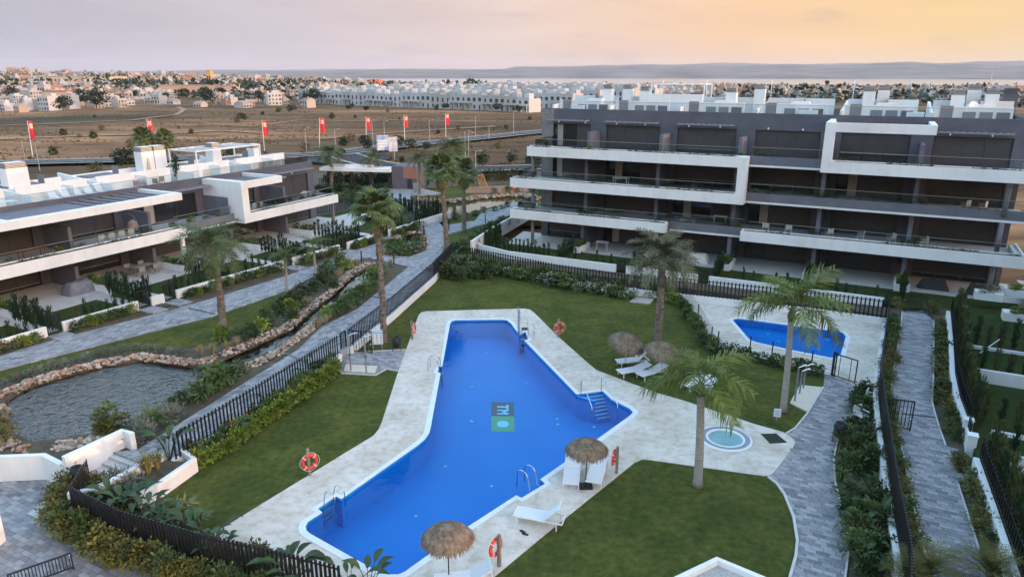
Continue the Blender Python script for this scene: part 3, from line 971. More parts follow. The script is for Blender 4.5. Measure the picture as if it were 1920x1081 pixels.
def pave(name, label, poly, z, ang, z0=-1.6, near=46.0, nparts=300, blocks=True):
    s = MB().prism(poly, z0, z - 0.022).build(name, PV_U if abs(ang - A_U) < 0.1 else PV_V)
    tag(s, label, None, None, 'structure')
    if not blocks:
        return s
    ca, sa = math.cos(ang), math.sin(ang)
    xs = [p[0] * ca + p[1] * sa for p in poly]; ys = [-p[0] * sa + p[1] * ca for p in poly]
    got = []
    j0, j1 = int(min(ys) / 0.21) - 1, int(max(ys) / 0.21) + 1
    for j in range(j0, j1):
        off = 0.21 * (j % 2) + 0.1 * ((j // 2) % 2)
        for i in range(int(min(xs) / 0.42) - 1, int(max(xs) / 0.42) + 1):
            u, v = i * 0.42 + off, j * 0.21
            x, y = u * ca - v * sa, u * sa + v * ca
            if y > near or y < 15: continue
            if all(inside((x + ca * du - sa * dv, y + sa * du + ca * dv), poly) for du, dv in ((0.19, 0.09), (-0.19, 0.09), (-0.19, -0.09), (0.19, -0.09))):
                got.append((math.hypot(x, y), x, y, rnd.choices((0, 1, 2, 3), (4, 3, 4, 1.2))[0], rnd.uniform(-0.003, 0.003)))
    view = [g for g in got if abs(g[1]) < 0.735 * (g[2] * 0.957 + 4.8) and g[2] > 19]
    view.sort()
    near_set = set(id(g) for g in view[:nparts])
    for g in view[:nparts]:
        link('paver', PMESH[g[3]], s, (g[1], g[2], z + g[4]), (0, 0, ang))
    mb = MB()
    for g in got:
        if id(g) in near_set: continue
        M = Matrix.Translation((g[1], g[2], z + g[4])) @ Matrix.Rotation(ang, 4, 'Z')
        mb.box(-0.2, 0.2, -0.1, 0.1, -0.03, 0.0, g[3], M)
    if mb.v:
        tag(mb.build('paver_field', PAVERS, s), None, None, None, 'stuff')
    return s
# walkway beside the stream, from the steps to the entrance
WL_ = [at(212, 846, ZP).xy] + ats([(258, 841), (351, 783), (486, 699), (560, 653), (601, 612), (670, 578), (705, 549), (766, 499), (768, 481), (799, 468), (797, 424), (792, 415)], ZP)
WR_ = ats([(838, 422), (836, 440), (838, 471), (830, 492), (810, 518), (653, 652), (640, 662), (333, 855), (322, 868)], ZP)
WALK = WL_ + WR_[:0] + ats([(817, 412), (829, 422), (833, 440), (835, 471), (828, 492), (810, 516), (653, 650), (637, 661), (331, 854), (320, 864)], ZP) + [at(212, 846, ZP).xy + U * 2.5]
pave('stream_walkway', 'grey block paved walkway between the stream and the pool fence', WALK, ZP, A_V)
tag(MB().ribbon(ats([(322, 864), (637, 664)], ZP), 0.3, -0.2, ZP + 0.03).build('retaining_kerb', WHITE), 'white retaining kerb under the fence by the lime hedge', 'wall')
rk = MB().ribbon(ats([(655, 652), (735, 588), (812, 520), (834, 492)], ZP), 0.3, -0.2, ZP + 0.03).build('retaining_kerb', WHITE)
tag(rk, 'white retaining kerb under the long fence beside the lawn', 'wall')
# left garden soil with the stream and pond cut in
PONDP = ats([(8, 764), (14, 752), (48, 730), (115, 708), (192, 688), (264, 677), (337, 685), (372, 690), (383, 700), (381, 712), (350, 735), (300, 765), (240, 794), (190, 812), (150, 822), (60, 832), (25, 815)], 0.15)
STREAM = ats([(384, 695), (402, 683), (466, 655), (541, 621), (578, 592), (622, 556), (655, 524), (684, 506), (700, 502), (706, 512), (690, 530), (655, 562), (620, 592), (585, 602), (551, 631), (510, 660), (441, 688), (395, 706)], 0.15)
BACK = ats([(622, 566), (655, 535), (690, 512)], 0.15)
SOILL = [Vector((-60, 24))] + ats([(-150, 905), (-60, 884), (0, 872), (54, 855), (108, 861), (140, 868), (212, 848), (258, 841), (351, 783), (486, 699), (560, 653), (601, 612), (670, 578), (705, 549), (766, 499), (800, 470), (800, 415)], 0.3) + [Vector((-14, 104)), Vector((-70, 108)), Vector((-78, 60))]
UPOND = ats([(728, 462), (756, 440), (790, 440), (794, 462), (770, 470), (745, 474)], 0.15)
sl = MB().prism(SOILL, -1.6, 0.3, [PONDP, STREAM, UPOND], hole_sides=True).build('planting_soil', SOIL)
tag(sl, 'planted soil around the pond and stream', None, None, 'structure')
PBOT = mat('pond_bed', (0.055, 0.055, 0.042), (0.10, 0.095, 0.075), 0.9, 1.2)
PW = clear_mat('pond_water', (0.55, 0.56, 0.52), 2.6, 0.05, 1.33, 3.2, 1.0, 0.20)
SW = clear_mat('stream_water', (0.55, 0.58, 0.54), 1.2, 0.04, 1.33, 2.0, 0.25)
for nm, lb, pl, m in (('pond', 'rippling pond ringed with stones', PONDP, PW), ('stream', 'narrow still stream between two stone banks', STREAM, SW), ('upper_pool', 'little stone-edged basin among palms by the walkway', UPOND, SW)):
    w = MB().prism(pl, 0, 0.13, sides=False).build(nm, m)
    tag(w, lb, None, None, 'structure')
    tag(MB().prism(pl, 0, -0.22, sides=False).build(nm + '_bed', PBOT), None, None, None, 'structure')
# lawn between left path and stream
LL = ats([(0, 694), (120, 662), (260, 625), (405, 590), (538, 545), (560, 538), (505, 590), (420, 640), (330, 655), (250, 655), (180, 665), (100, 688), (40, 708), (0, 722)], 0.33) 
LL = [LL[0] + Vector((-8, -4))] + LL + [LL[-1] + Vector((-9, -5))]
tag(MB().prism(LL, 0.1, 0.34).build('stream_lawn', LAWN), 'strip of lawn between the left walkway and the stream planting', None, None, 'structure')
# left walkway along the garden walls
LWa = ats([(0, 661), (127, 629), (308, 584), (400, 558), (535, 517), (585, 499), (702, 455), (714, 427), (720, 412)], ZP)
LWb = ats([(770, 398), (798, 412), (798, 430), (712, 432), (705, 458), (713, 477), (746, 479), (770, 481), (766, 499), (690, 482), (677, 483), (585, 518), (538, 544), (400, 592), (0, 693)], ZP)
LW = [LWa[0] + Vector((-8, -14.5))] + LWa + LWb + [LWb[-1] + Vector((-6.5, -13))]
pave('garden_walkway', 'grey block paved walkway along the white garden walls', LW, ZP + 0.004, A_V, z0=0.1)
# boardwalk and entrance forecourt
BW = ats([(792, 416), (818, 411), (774, 376), (755, 381)], ZP)
bwk = tag(MB().prism(BW, 0.0, ZP - 0.03).build('boardwalk', BOARD), 'timber boardwalk crossing between the far ponds', None, None, 'structure')
nb = 46
for i in range(nb):
    k0, k1 = i / nb, (i + 0.88) / nb
    l0, l1 = BW[0].lerp(BW[3], k0), BW[0].lerp(BW[3], k1)
    r0, r1 = BW[1].lerp(BW[2], k0), BW[1].lerp(BW[2], k1)
    MB().prism([l0, r0, r1, l1], ZP - 0.03, ZP + 0.005).build('plank', BOARD, bwk)
FC = ats([(755, 381), (774, 375), (778, 366), (830, 362), (790, 352), (660, 356), (690, 364), (735, 366), (740, 372)], ZP)
pave('entrance_forecourt', 'grey block paved forecourt before the entrance pavilion', FC, ZP, A_U, z0=-0.5, blocks=False)
# side path to the right of the far palms
SPATH = ats([(832, 440), (870, 430), (905, 420), (945, 412), (975, 398), (985, 382), (1020, 366), (960, 380), (905, 395), (890, 413), (845, 420), (829, 424)], ZP)
pave('side_walkway', 'grey block paved path branching past the far palms', SPATH, ZP - 0.006, A_U, z0=-0.5, blocks=False)
FARG = ats([(835, 500), (832, 440), (845, 418), (800, 396), (776, 366), (850, 350), (1040, 345), (1040, 400), (960, 400), (882, 489)], 0.0)
tag(MB().prism(FARG, -1.6, 0.2).build('far_garden_lawn', LAWN), 'small lawns and beds around the far pond', None, None, 'structure')
# right-hand walkway
RWl = ats([(1692, 583), (1687, 629), (1677, 681), (1670, 743), (1673, 770), (1682, 799), (1694, 855), (1704, 905), (1718, 968), (1732, 1024), (1746, 1085)], ZR)
RWr = ats([(1729, 581), (1751, 600), (1751, 688), (1748, 753), (1752, 770), (1761, 800), (1773, 834), (1800, 842), (1812, 858), (1785, 858), (1796, 886), (1818, 888), (1822, 898), (1795, 902), (1835, 1027), (1858, 1090)], ZR)
rend = [Vector((12.2, 13.5)), Vector((9.6, 14.5))]
pave('hedge_walkway', 'grey block paved walkway between black fence and white garden wall', RWl + list(reversed(RWr + rend[:1])) + rend[1:], ZR, A_U) if False else pave('hedge_walkway', 'grey block paved walkway between black fence and white garden wall', RWr + rend + RWl[::-1], ZR, A_U)
kerb(RWl, 0.2, ZR + 0.02, 0.07)
kerb(RWr[1:7], 0.2, ZR + 0.02, 0.07); kerb(RWr[13:15], 0.2, ZR + 0.02, 0.07)
# soil either side of it, one level
RSOIL = ats([(1664, 585), (1641, 742), (1649, 806), (1668, 952), (1690, 1085)], 0.45) + [Vector((8.6, 12)), Vector((14.5, 12))] + ats([(1925, 1085), (1830, 860), (1814, 795), (1786, 700), (1777, 580)], 0.45)
tag(MB().prism(RSOIL, -1.6, 0.47).build('bed_soil', SOIL), 'dark planting soil beside the hedge walkway', None, None, 'structure')
# pool-side path on the right
PPl = ats([(1546, 700), (1544, 725), (1514, 774), (1491, 802), (1474, 812), (1490, 826), (1451, 886), (1440, 893), (1456, 905), (1471, 926), (1488, 968), (1495, 1012), (1492, 1042), (1480, 1085)])
PPr = ats([(1563, 703), (1600, 718), (1604, 766), (1580, 810), (1569, 831), (1563, 858), (1566, 902), (1578, 950), (1590, 986), (1592, 1027), (1584, 1085)])
pend = [Vector((7.0, 13.8)), Vector((4.6, 14.0))]
pave('pool_side_path', 'curving grey block paved path beside the pool lawn', PPr + pend + PPl[::-1], 0.004, A_U, z0=-0.2)
kerb(PPl[7:] + pend[1:], -0.1, 0.035, 0.1); kerb(PPl[1:5], -0.1, 0.035, 0.08); kerb(PPr[2:], -0.1, 0.035, 0.07)
PBED = ats([(1604, 722), (1640, 747), (1649, 808), (1668, 955), (1688, 1085), (1592, 1085), (1592, 1027), (1590, 986), (1578, 950), (1566, 902), (1563, 858), (1569, 831), (1580, 810), (1604, 766)])
PBED[5] = PBED[5]; 
tag(MB().prism(PBED, -0.2, 0.0).build('pool_bed_soil', SOIL), 'planted bed between pool path and white retaining wall', None, None, 'structure')
# shower court on the far side of the pool
SHC = ats([(636, 662), (655, 660), (761, 655), (747, 695), (725, 691), (704, 703), (640, 699), (630, 690)])
pave('shower_court', 'small grey paved court between gate and pool deck', SHC, 0.004, A_U, z0=-0.2)
kerb(ats([(655, 660), (761, 655)]), -0.1, 0.03, 0.07); kerb(ats([(747, 695), (725, 691), (704, 703), (640, 699)]), -0.1, 0.03, 0.07)
# plaza and steps at the lower left
ZQ, ZL = -0.45, 0.0
PLAZA = [Vector((-34, 15)), Vector((-14, 12))] + ats([(430, 1081), (230, 1044), (120, 988), (128, 945), (150, 905), (210, 880), (140, 866), (60, 868), (-60, 884)], ZQ) + [Vector((-34, 28))]
pave('plaza', 'grey block paved plaza at the foot of the steps', PLAZA, ZQ, A_U, z0=-1.6)
# ------------------------------------------------------------------ apartment buildings
def glass_rail(t, x0, x1, y, z0, h, step=1.7, name='railing', end_l=None, end_r=None):
    """Glass balustrade in the building's own frame: a part with one pane per bay."""
    n = max(1, round((x1 - x0) / step))
    w = (x1 - x0) / n
    mb = MB().box(x0, x1, y - 0.025, y + 0.025, z0 + h, z0 + h + 0.035)
    if end_l is not None: mb.box(x0 - 0.02, x0 + 0.02, y, end_l, z0 + h, z0 + h + 0.035)
    if end_r is not None: mb.box(x1 - 0.02, x1 + 0.02, y, end_r, z0 + h, z0 + h + 0.035)
    mb.box(x0, x1, y - 0.02, y + 0.02, z0 - 0.04, z0)
    r = mb.build(name, HANDRAIL, t)
    key = 'pane_%d_%d' % (round(w * 100), round(h * 100))
    if key not in MATS:
        MATS[key] = mesh_only(MB().box(-w / 2 + 0.015, w / 2 - 0.015, -0.005, 0.005, 0, h), 'pane', GLASS)
    for i in range(n):
        link('pane', MATS[key], r, (x0 + (i + 0.5) * w, y, z0))
    for e, x in ((end_l, x0), (end_r, x1)):
        if e is not None:
            MB().box(x - 0.005, x + 0.005, y + 0.02, e, z0, z0 + h).build('pane', GLASS, r)
    return r
HANDRAIL = mat('brushed_handrail', (0.30, 0.28, 0.25), rough=0.4, metal=0.5)
CURTAIN = mat('pale_curtain', (0.30, 0.28, 0.25), rough=0.9)
def window(t, x0, x1, y, z0, z1, n=3, open_=0):
    f = MB()
    for a, b, c, d in ((x0, x1, z1 - 0.06, z1), (x0, x1, z0, z0 + 0.05), (x0, x0 + 0.06, z0 + 0.05, z1 - 0.06), (x1 - 0.06, x1, z0 + 0.05, z1 - 0.06)):
        f.box(a, b, y, y + 0.12, c, d)
    fr = f.build('window', FRAME, t)
    low_ = rnd.choice((0, 0, 0, 0.35, 0.6, 1.0)) if not open_ else 0
    w = (x1 - x0 - 0.12) / n
    for i in range(n):
        xa = x0 + 0.06 + i * w
        yy = y + 0.03 + 0.03 * (i % 2)
        if i >= open_ and low_:
            MB().box(xa, xa + w - 0.012, yy, yy + 0.02, z0 + low_, z1 - 0.06).build('shutter', SHUTTER, fr)
            MB().box(xa + 0.04, xa + w - 0.05, yy + 0.03, yy + 0.045, z0 + 0.05, z0 + low_ + 0.1).build('pane', WINDOW, fr)
            MB().box(xa, xa + w - 0.012, yy - 0.01, yy, z0 + low_ - 0.02, z0 + low_ + 0.03).build('stile', FRAMEG, fr)
            continue
        MB().box(xa, xa + w - 0.012, yy, yy + 0.025, z0 + 0.05, z1 - 0.06).build('shutter' if i >= open_ else 'pane', SHUTTER if i >= open_ else WINDOW, fr)
        if i < open_ and i == 0:
            MB().box(xa + w * 0.55, xa + w - 0.06, yy - 0.015, yy - 0.002, z0 + 0.08, z1 - 0.1).build('curtain', CURTAIN, fr)
        if i < open_:
            MB().box(xa + 0.0, xa + 0.05, yy - 0.02, yy, z0 + 0.05, z1 - 0.06).build('stile', FRAME, fr)
    return fr
def facade(t, x0, x1, y, zb, zt, rows, m, name='wall'):
    """Wall skin with real openings: rows = [(z0, z1, [(xa, xb), ...]), ...] bottom to top."""
    mb = MB()
    z = zb
    for z0, z1, ops in rows:
        if z0 > z: mb.box(x0, x1, y, y + 0.3, z, z0)
        x = x0
        for a, b in ops:
            mb.box(x, a, y, y + 0.3, z0, z1); x = b
        mb.box(x, x1, y, y + 0.3, z0, z1)
        z = z1
    mb.box(x0, x1, y, y + 0.3, z, zt)
    return mb.build(name, m, t)
def trailing(t, x0, x1, y, z, dens=5, m=None, hgt_=0.22):
    mb = MB()
    for i in range(int((x1 - x0) * dens)):
        p = Vector((rnd.uniform(x0, x1), y + rnd.uniform(-0.12, 0.12), z))
        if noise.noise(Vector((p.x * 0.35, z, y))) < -0.12: continue
        for k in range(5):
            d = rdir(); d.z = abs(d.z) * 0.8 + 0.1
            leaf(mb, p, d, 0.05, hgt_ * rnd.uniform(0.6, 1.3))
    if mb.v: tag(mb.build('trailing_plants', m or L_DARK, t), None, None, None, 'stuff')
def balcony_white(t, x0, x1, zt, left_ret=None, right_ret=None, h=0.87, rail=0.68, plants=True):
    """White fascia band with a planting channel behind its lip and a glass rail."""
    zb = zt - h
    mb = MB()
    mb.box(x0, x1, 0, 0.12, zb, zt)
    mb.box(x0, x1, 0.12, 0.62, zb, zt - 0.14)
    mb.box(x0, x1, 0.62, 0.74, zb, zt + 0.06)
    for e, s in ((left_ret, x0), (right_ret, x1)):
        if e is not None:
            d = 0.14 if s == x0 else -0.14
            a, b = sorted((s, s + d))
            mb.box(a, b, 0.74, e, zb, zt)
            a, b = sorted((s + d, s + d * 3.5))
            mb.box(a, b, 0.74, e, zb, zt - 0.14)
    b = mb.build('balcony', WHITE, t)
    MB().box(x0 + 0.25, x1 - 0.25, 0.125, 0.615, zt - 0.14, zt - 0.015).build('planting_channel', SOIL, b)
    if plants: trailing(b, x0 + 0.3, x1 - 0.3, 0.36, zt - 0.02, 16)
    if rail: glass_rail(t, x0 + 0.5, x1 - 0.1, 0.78, zt - 0.3, rail + 0.3, end_l=left_ret, end_r=None)
    return b
def balcony_grey(t, x0, x1, zt, y=1.3, h=0.87, rail=0.68, plants=False):
    mb = MB().box(x0, x1, y, y + 0.16, zt - h + 0.16, zt)
    b = mb.build('balcony', MIDGREY, t)
    MB().box(x0, x1, y - 0.06, y + 0.2, zt - h, zt - h + 0.157).build('slab_edge', WHITE, b)
    glass_rail(t, x0 + 0.05, x1 - 0.05, y + 0.3, zt - 0.2, rail + 0.2)
    if plants:
        trailing(b, x0, x1, y + 0.08, zt, 6)
    return b
def louvre(t, x0, x1, y, z, d=1.0, n=9):
    p = MB().box(x0, x1, y - d, y - d + 0.06, z - 0.06, z + 0.06).box(x0, x0 + 0.06, y - d + 0.06, y, z - 0.06, z + 0.06).box(x1 - 0.06, x1, y - d + 0.06, y, z - 0.06, z + 0.06).build('pergola', FRAMEG, t)
    w = (x1 - x0 - 0.12) / n
    for i in range(n):
        MB().box(x0 + 0.06 + i * w + w * 0.25, x0 + 0.06 + i * w + w * 0.62, y - d + 0.06, y, z - 0.035, z + 0.035).build('slat', FRAMEG, p)
    return p
FRAMEG = mat('grey_aluminium', (0.20, 0.20, 0.225), rough=0.55)
SCONCE = mat('sconce_white', (0.75, 0.75, 0.72), rough=0.4)
def sconce(t, x, y, z):
    return MB().box(x - 0.06, x + 0.06, y - 0.12, y, z - 0.07, z + 0.07).box(x - 0.04, x + 0.04, y - 0.09, y - 0.03, z - 0.10, z - 0.07).build('wall_lamp', SCONCE, t)
def chimney(t, x, y, z0, z1, w=1.1, d=0.9, dark=False):
    c = MB().box(x, x + w, y, y + d, z0, z1 - 0.5).box(x + 0.06, x + w - 0.06, y + 0.06, y + d - 0.06, z1 - 0.5, z1 - 0.06).build('chimney', GREY if dark else WHITE, t)
    k = MB()
    for i in range(4):
        k.box(x - 0.02, x + w + 0.02, y - 0.02, y + d + 0.02, z1 - 0.48 + i * 0.12, z1 - 0.43 + i * 0.12)
    k.build('louvre_cap', MIDGREY, c)
    return c
def roof_unit(t, x0, w, y0, y1, z, tall=2.3, chim=True):
    """Solarium of one flat: party wall, stair box, deck, chimneys."""
    mb = MB()
    n = len(mb.v)                   # sloped party wall
    ya, yb = y0 + 0.9, y1 - 1.0
    for xx in (x0, x0 + 0.22):
        mb.v += [(xx, ya, z), (xx, yb, z), (xx, yb, z + tall), (xx, ya + 3.2, z + tall * 0.72), (xx, ya, z + 0.95)]
    mb.f += [(n, n + 4, n + 3, n + 2, n + 1), (n + 5, n + 6, n + 7, n + 8, n + 9), (n, n + 5, n + 9, n + 4), (n + 4, n + 9, n + 8, n + 3), (n + 3, n + 8, n + 7, n + 2), (n + 2, n + 7, n + 6, n + 1)]
    mb.m += [0] * 6
    mb.build('roof_wall', WHITE, t)
    s = MB().box(x0 + 0.22, x0 + w * 0.52, y0 + 4.6, y0 + 7.0, z, z + tall - 0.35).build('stair_box', WHITE, t)
    MB().box(x0 + w * 0.52, x0 + w * 0.52 + 0.04, y0 + 5.0, y0 + 5.9, z + 0.05, z + 1.9).build('door', FRAMEG, s)
    MB().box(x0 + 0.5, x0 + w * 0.5, y0 + 4.9, y0 + 6.6, z + tall - 0.35, z + tall - 0.22).build('hatch', MIDGREY, s)
    return s

# ---- the four-storey block behind the pool
RB = thing('apartment_building', 'four-storey grey apartment block with long white balcony bands behind the pool', 'building', (-0.2, 68.7, 0), A_U)
G0 = 0.3
FL = [0.3, 3.4, 6.45, 9.5]
UX = [1.0, 7.0, 13.9, 20.8, 27.7, 34.4, 41.3]
rows = []
for k, f in enumerate(FL):
    ops = [(UX[i] + 0.75, UX[i + 1] - 0.85) for i in range(6)]
    rows.append((f + (0.05 if k else 0.02), f + 2.28, ops))
facade(RB, 1.0, 41.3, 5.2, 0.0, 13.2, rows, GREY)
MB().box(1.003, 41.297, 5.75, 17.0, 0.0, 12.45).build('core', GREY, RB)
MB().box(1.0, 41.3, 5.2 + 0.3, 5.75, 12.4, 12.5).box(1.0, 1.25, 5.5, 17, 12.5, 13.2).box(41.05, 41.3, 5.5, 17, 12.5, 13.2).box(1.25, 41.05, 16.75, 17, 12.5, 13.2).build('parapet', GREY, RB)
MB().box(1.25, 41.05, 5.75, 16.75, 12.45, 12.52).build('roof', ROOFTILE, RB)
MB().box(0.95, 2.2, 5.15, 5.19, 3.4, 13.15).build('stone_panel', STONE, RB)
for x in (0.95,):
    MB().box(41.3 - 0.3, 41.35, 5.16, 5.19, 0.3, 3.0).build('stone_panel', STONE, RB)
opened = {(2, 0): 1, (2, 1): 2, (1, 2): 2, (3, 0): 2, (1, 3): 1, (2, 4): 1, (0, 1): 1}
for k, f in enumerate(FL):
    for i in range(6):
        a, b = UX[i] + 0.75, UX[i + 1] - 0.85
        window(RB, a, b, 5.34, f + (0.05 if k else 0.02), f + 2.28, 3, opened.get((k, i), 0))
    if k < 3:
        for i in range(1, 6):
            MB().box(UX[i] - 0.16, UX[i] + 0.16, 2.2 if k else 1.6, 5.198, f, f + (2.65 if k else 2.65)).build('partition', MIDGREY, RB)
    else:
        for i in range(1, 6):
            MB().box(UX[i] - 0.14, UX[i] + 0.14, 2.6, 5.198, f, f + 1.75).build('partition', MIDGREY, RB)
# balcony slabs and bands
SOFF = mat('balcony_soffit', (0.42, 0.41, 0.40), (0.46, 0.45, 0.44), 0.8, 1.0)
for f in FL[1:]:
    lo_x = 0.14 if f < 9 else 1.95
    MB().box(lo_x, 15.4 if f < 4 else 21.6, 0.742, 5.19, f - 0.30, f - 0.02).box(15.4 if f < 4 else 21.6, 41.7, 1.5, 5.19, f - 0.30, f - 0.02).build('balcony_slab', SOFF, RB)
ZT = [3.83, 6.88, 9.93]
balcony_white(RB, 0.0, 15.5, ZT[0], left_ret=5.0)
balcony_grey(RB, 15.52, 21.88, ZT[0])
balcony_white(RB, 21.9, 41.9, ZT[0], right_ret=5.0)
balcony_white(RB, 0.0, 21.2, ZT[1], left_ret=5.0)
balcony_grey(RB, 21.92, 41.85, ZT[1], plants=True)
balcony_white(RB, 1.8, 21.2, ZT[2], left_ret=5.0)
balcony_grey(RB, 21.92, 27.5, ZT[2])
balcony_white(RB, 28.2, 41.9, ZT[2], right_ret=5.0)
MB().box(21.2, 21.9, 0, 1.25, ZT[1] - 0.87, ZT[2]).build('white_frame', WHITE, RB)
fr = MB().box(27.5, 28.2, 0, 1.25, ZT[2] - 0.87, 12.9)
fr.box(28.2, 35.0, 0, 0.3, 12.2, 12.9).box(34.6, 35.0, 0.3, 5.19, 12.4, 12.9).box(27.5, 27.9, 1.25, 5.19, 12.4, 12.9)
fr.build('white_frame', WHITE, RB)
for i in (0, 1, 2, 5):
    louvre(RB, UX[i] + 0.9, UX[i + 1] - 1.0, 5.2, 12.14, 1.0, 10)
for i in range(6):
    for dx in (1.8, 4.6):
        sconce(RB, UX[i] + dx, 5.2, 11.95)
COLM = mat('column_grey', (0.16, 0.155, 0.165), rough=0.6)
for z0, z1 in ((0.3, 2.96), (3.4, 6.0), (6.45, 9.05)):
    MB().tube([(2.0, 1.0, z0), (2.0, 1.0, z1)], 0.17, 12).build('column', COLM, RB, True)
    MB().tube([(40.2, 1.3, z0), (40.2, 1.3, z1)], 0.17, 12).build('column', COLM, RB, True)
for i in range(6):
    x0, x1 = UX[i], UX[i + 1]
    roof_unit(RB, x0 + 0.3, x1 - x0, 5.8, 16.6, 12.52, 1.55)
    MB().box(x0 + 4.0, x0 + 4.6, 9.2, 9.7, 12.52, 13.5).build('roof_planter', WHITE, RB)
    w_ = MB().box(x0 + 0.6, x1 - 0.9, 8.0, 8.25, 12.52, 13.95).box(x0 + 0.6, x1 - 0.5, 11.9, 12.1, 12.52, 14.3).build('roof_wall', WHITE, RB)
    for q in range(3):
        MB().box(x0 + 2.6 + q * 1.15, x0 + 3.5 + q * 1.15, 7.95, 7.997, 12.62, 13.55).build('cupboard_door', MIDGREY if q == 2 else FRAMEG, w_)
    MB().box(x0 + 1.0, x0 + 1.9, 7.94, 7.996, 12.55, 14.0).build('door', FRAMEG, w_)
    MB().box(x0 + 3.0, x0 + 4.4, 9.9, 10.6, 14.0, 14.06).box(x0 + 2.9, x0 + 4.5, 9.8, 10.7, 12.52, 14.0).build('stair_hood', WHITE, RB)
for x, y, z1, d in ((5.3, 10.5, 15.5, 0), (7.2, 11.2, 15.5, 0), (9.2, 10.6, 15.35, 0), (17.8, 10.0, 15.3, 0), (20.2, 11.0, 15.6, 0), (29.5, 10.5, 15.5, 0), (30.6, 11.5, 15.6, 0), (36.2, 10.2, 15.3, 0), (37.4, 11.4, 15.7, 0), (38.6, 10.4, 15.4, 0)):
    chimney(RB, x, y, 12.52, z1, 0.95, 0.9, d)
chimney(RB, 40.0, 12.0, 12.52, 15.4, 1.0, 0.9, True)
glass_rail(RB, 1.3, 41.0, 5.42, 13.2, 0.7, 2.0, 'roof_railing')
MB().box(10.4, 15.8, 9.4, 9.6, 12.52, 14.6).build('roof_wall', WHITE, RB)
for x in (11.0, 15.4, 21.5, 28.6):
    MB().tube([(x, 12.5, 12.5), (x, 12.5, 15.9)], 0.035, 6).build('mast', PLASTICW, RB)
for x, y in ((4.4, 13.4), (12.2, 13.0), (18.9, 13.2), (25.2, 12.9), (32.6, 13.3), (39.5, 9.0)):
    ac = MB().box(x, x + 0.95, y, y + 0.4, 13.6 if x < 38 else 12.6, 14.25 if x < 38 else 13.3).build('air_conditioner', PLASTICW, RB)
    fan = MB().lathe([(0.0, 0), (0.24, 0), (0.24, 0.02)], 14).build('fan_grille', FRAMEG, ac); fan.location = (x + 0.38, y - 0.012, 13.92 if x < 38 else 12.95); fan.rotation_euler = (R(90), 0, 0)
    MB().box(x - 0.1, x + 1.05, y - 0.1, y + 0.5, 12.52, 13.6 if x < 38 else 12.6).build('plinth', WHITE, RB)
for x, y, w in ((24.6, 7.2, 1.6), (33.0, 7.4, 1.3), (3.0, 7.6, 1.4)):
    MB().box(x, x + w, y, y + 0.8, 12.52, 13.45).build('kitchen_counter', PLASTICW, RB)
pg = MB()
for x in (10.5, 15.7):
    for y in (10.2, 13.4):
        pg.box(x - 0.05, x + 0.05, y - 0.05, y + 0.05, 12.52, 15.45)
pg.box(10.4, 15.8, 10.15, 10.25, 15.45, 15.55).box(10.4, 15.8, 13.35, 13.45, 15.45, 15.55)
pgo = pg.build('roof_pergola', WHITE, RB)
for i in range(7):
    MB().box(10.5 + i * 0.85, 10.58 + i * 0.85, 10.25, 13.35, 15.46, 15.54).build('beam', WHITE, pgo)
# aerial and dish
ant = thing('television_aerial', 'thin television aerial on a leaning mast above the white roof terraces', 'aerial', tuple(RB.matrix_basis @ Vector((38.9, 12.6, 12.52))), A_U)
MB().tube([(0, 0, 0), (0.05, 0, 4.6)], 0.03, 6).build('mast', POSTGREY, ant)
MB().tube([(-0.3, 0, 4.35), (1.0, 0, 4.45)], 0.015, 5).build('boom', POSTGREY, ant)
for i in range(7):
    x = -0.25 + i * 0.19
    MB().tube([(x, -0.28 + 0.02 * i, 4.36), (x, 0.28 - 0.02 * i, 4.36)], 0.009, 4).build('rod', POSTGREY, ant)
dish = thing('satellite_dish', 'white round satellite dish beside the aerial on the roof', 'satellite dish', tuple(RB.matrix_basis @ Vector((37.7, 9.3, 12.52))), A_U + 0.5)
MB().tube([(0, 0, 0), (0, 0, 1.2)], 0.03, 6).build('mast', POSTGREY, dish)
dm = MB().lathe([(0, 0), (0.2, 0.03), (0.42, 0.14)], 18)
do = dm.build('reflector', PLASTICW, dish, True); do.location = (0, -0.08, 1.4); do.rotation_euler = (R(65), 0, 0)

# ---- gardens of that block
def rb(x, y, z=0): return RB.matrix_basis @ Vector((x, y, z))
def rbp(*pts): return [rb(x, y).xy for x, y in pts]
tag(MB().prism(rbp((-1.5, 6), (42.5, 6), (42.5, 0.2), (-0.5, 0.2)), -1.6, G0).build('ground_terrace', TERR), 'pale tiled ground terraces under the four-storey block', None, None, 'structure')
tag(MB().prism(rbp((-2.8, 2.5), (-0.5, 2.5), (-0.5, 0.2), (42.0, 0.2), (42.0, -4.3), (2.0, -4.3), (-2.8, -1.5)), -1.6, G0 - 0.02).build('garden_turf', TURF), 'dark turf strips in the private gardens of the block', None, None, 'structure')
tag(MB().prism(rbp((-3.6, -1.5), (2, -4.4), (34.5, -4.4), (34.5, -6.6), (0, -6.0), (-4.5, -4.0)), -1.6, 0.12).build('planting_strip', SOIL), 'planting strip between garden wall and back fence', None, None, 'structure')
MBw = MB().ribbon(rbp((-3.1, -1.6), (-1.6, -3.2), (2.0, -4.4), (12.6, -4.4)), 0.22, -0.2, 0.78)
tag(MBw.build('garden_wall', WHITE), 'white garden wall curving round the first terrace garden', 'wall')
tag(MB().ribbon(rbp((13.5, -4.4), (19.6, -4.4)), 0.22, -0.2, 0.78).build('garden_wall', WHITE), 'white garden wall behind the grey date palm', 'wall')
tag(MB().ribbon(rbp((20.5, -4.4), (33.2, -4.4)), 0.22, -0.2, 0.78).build('garden_wall', WHITE), 'long white garden wall behind the paddling pool fence', 'wall')
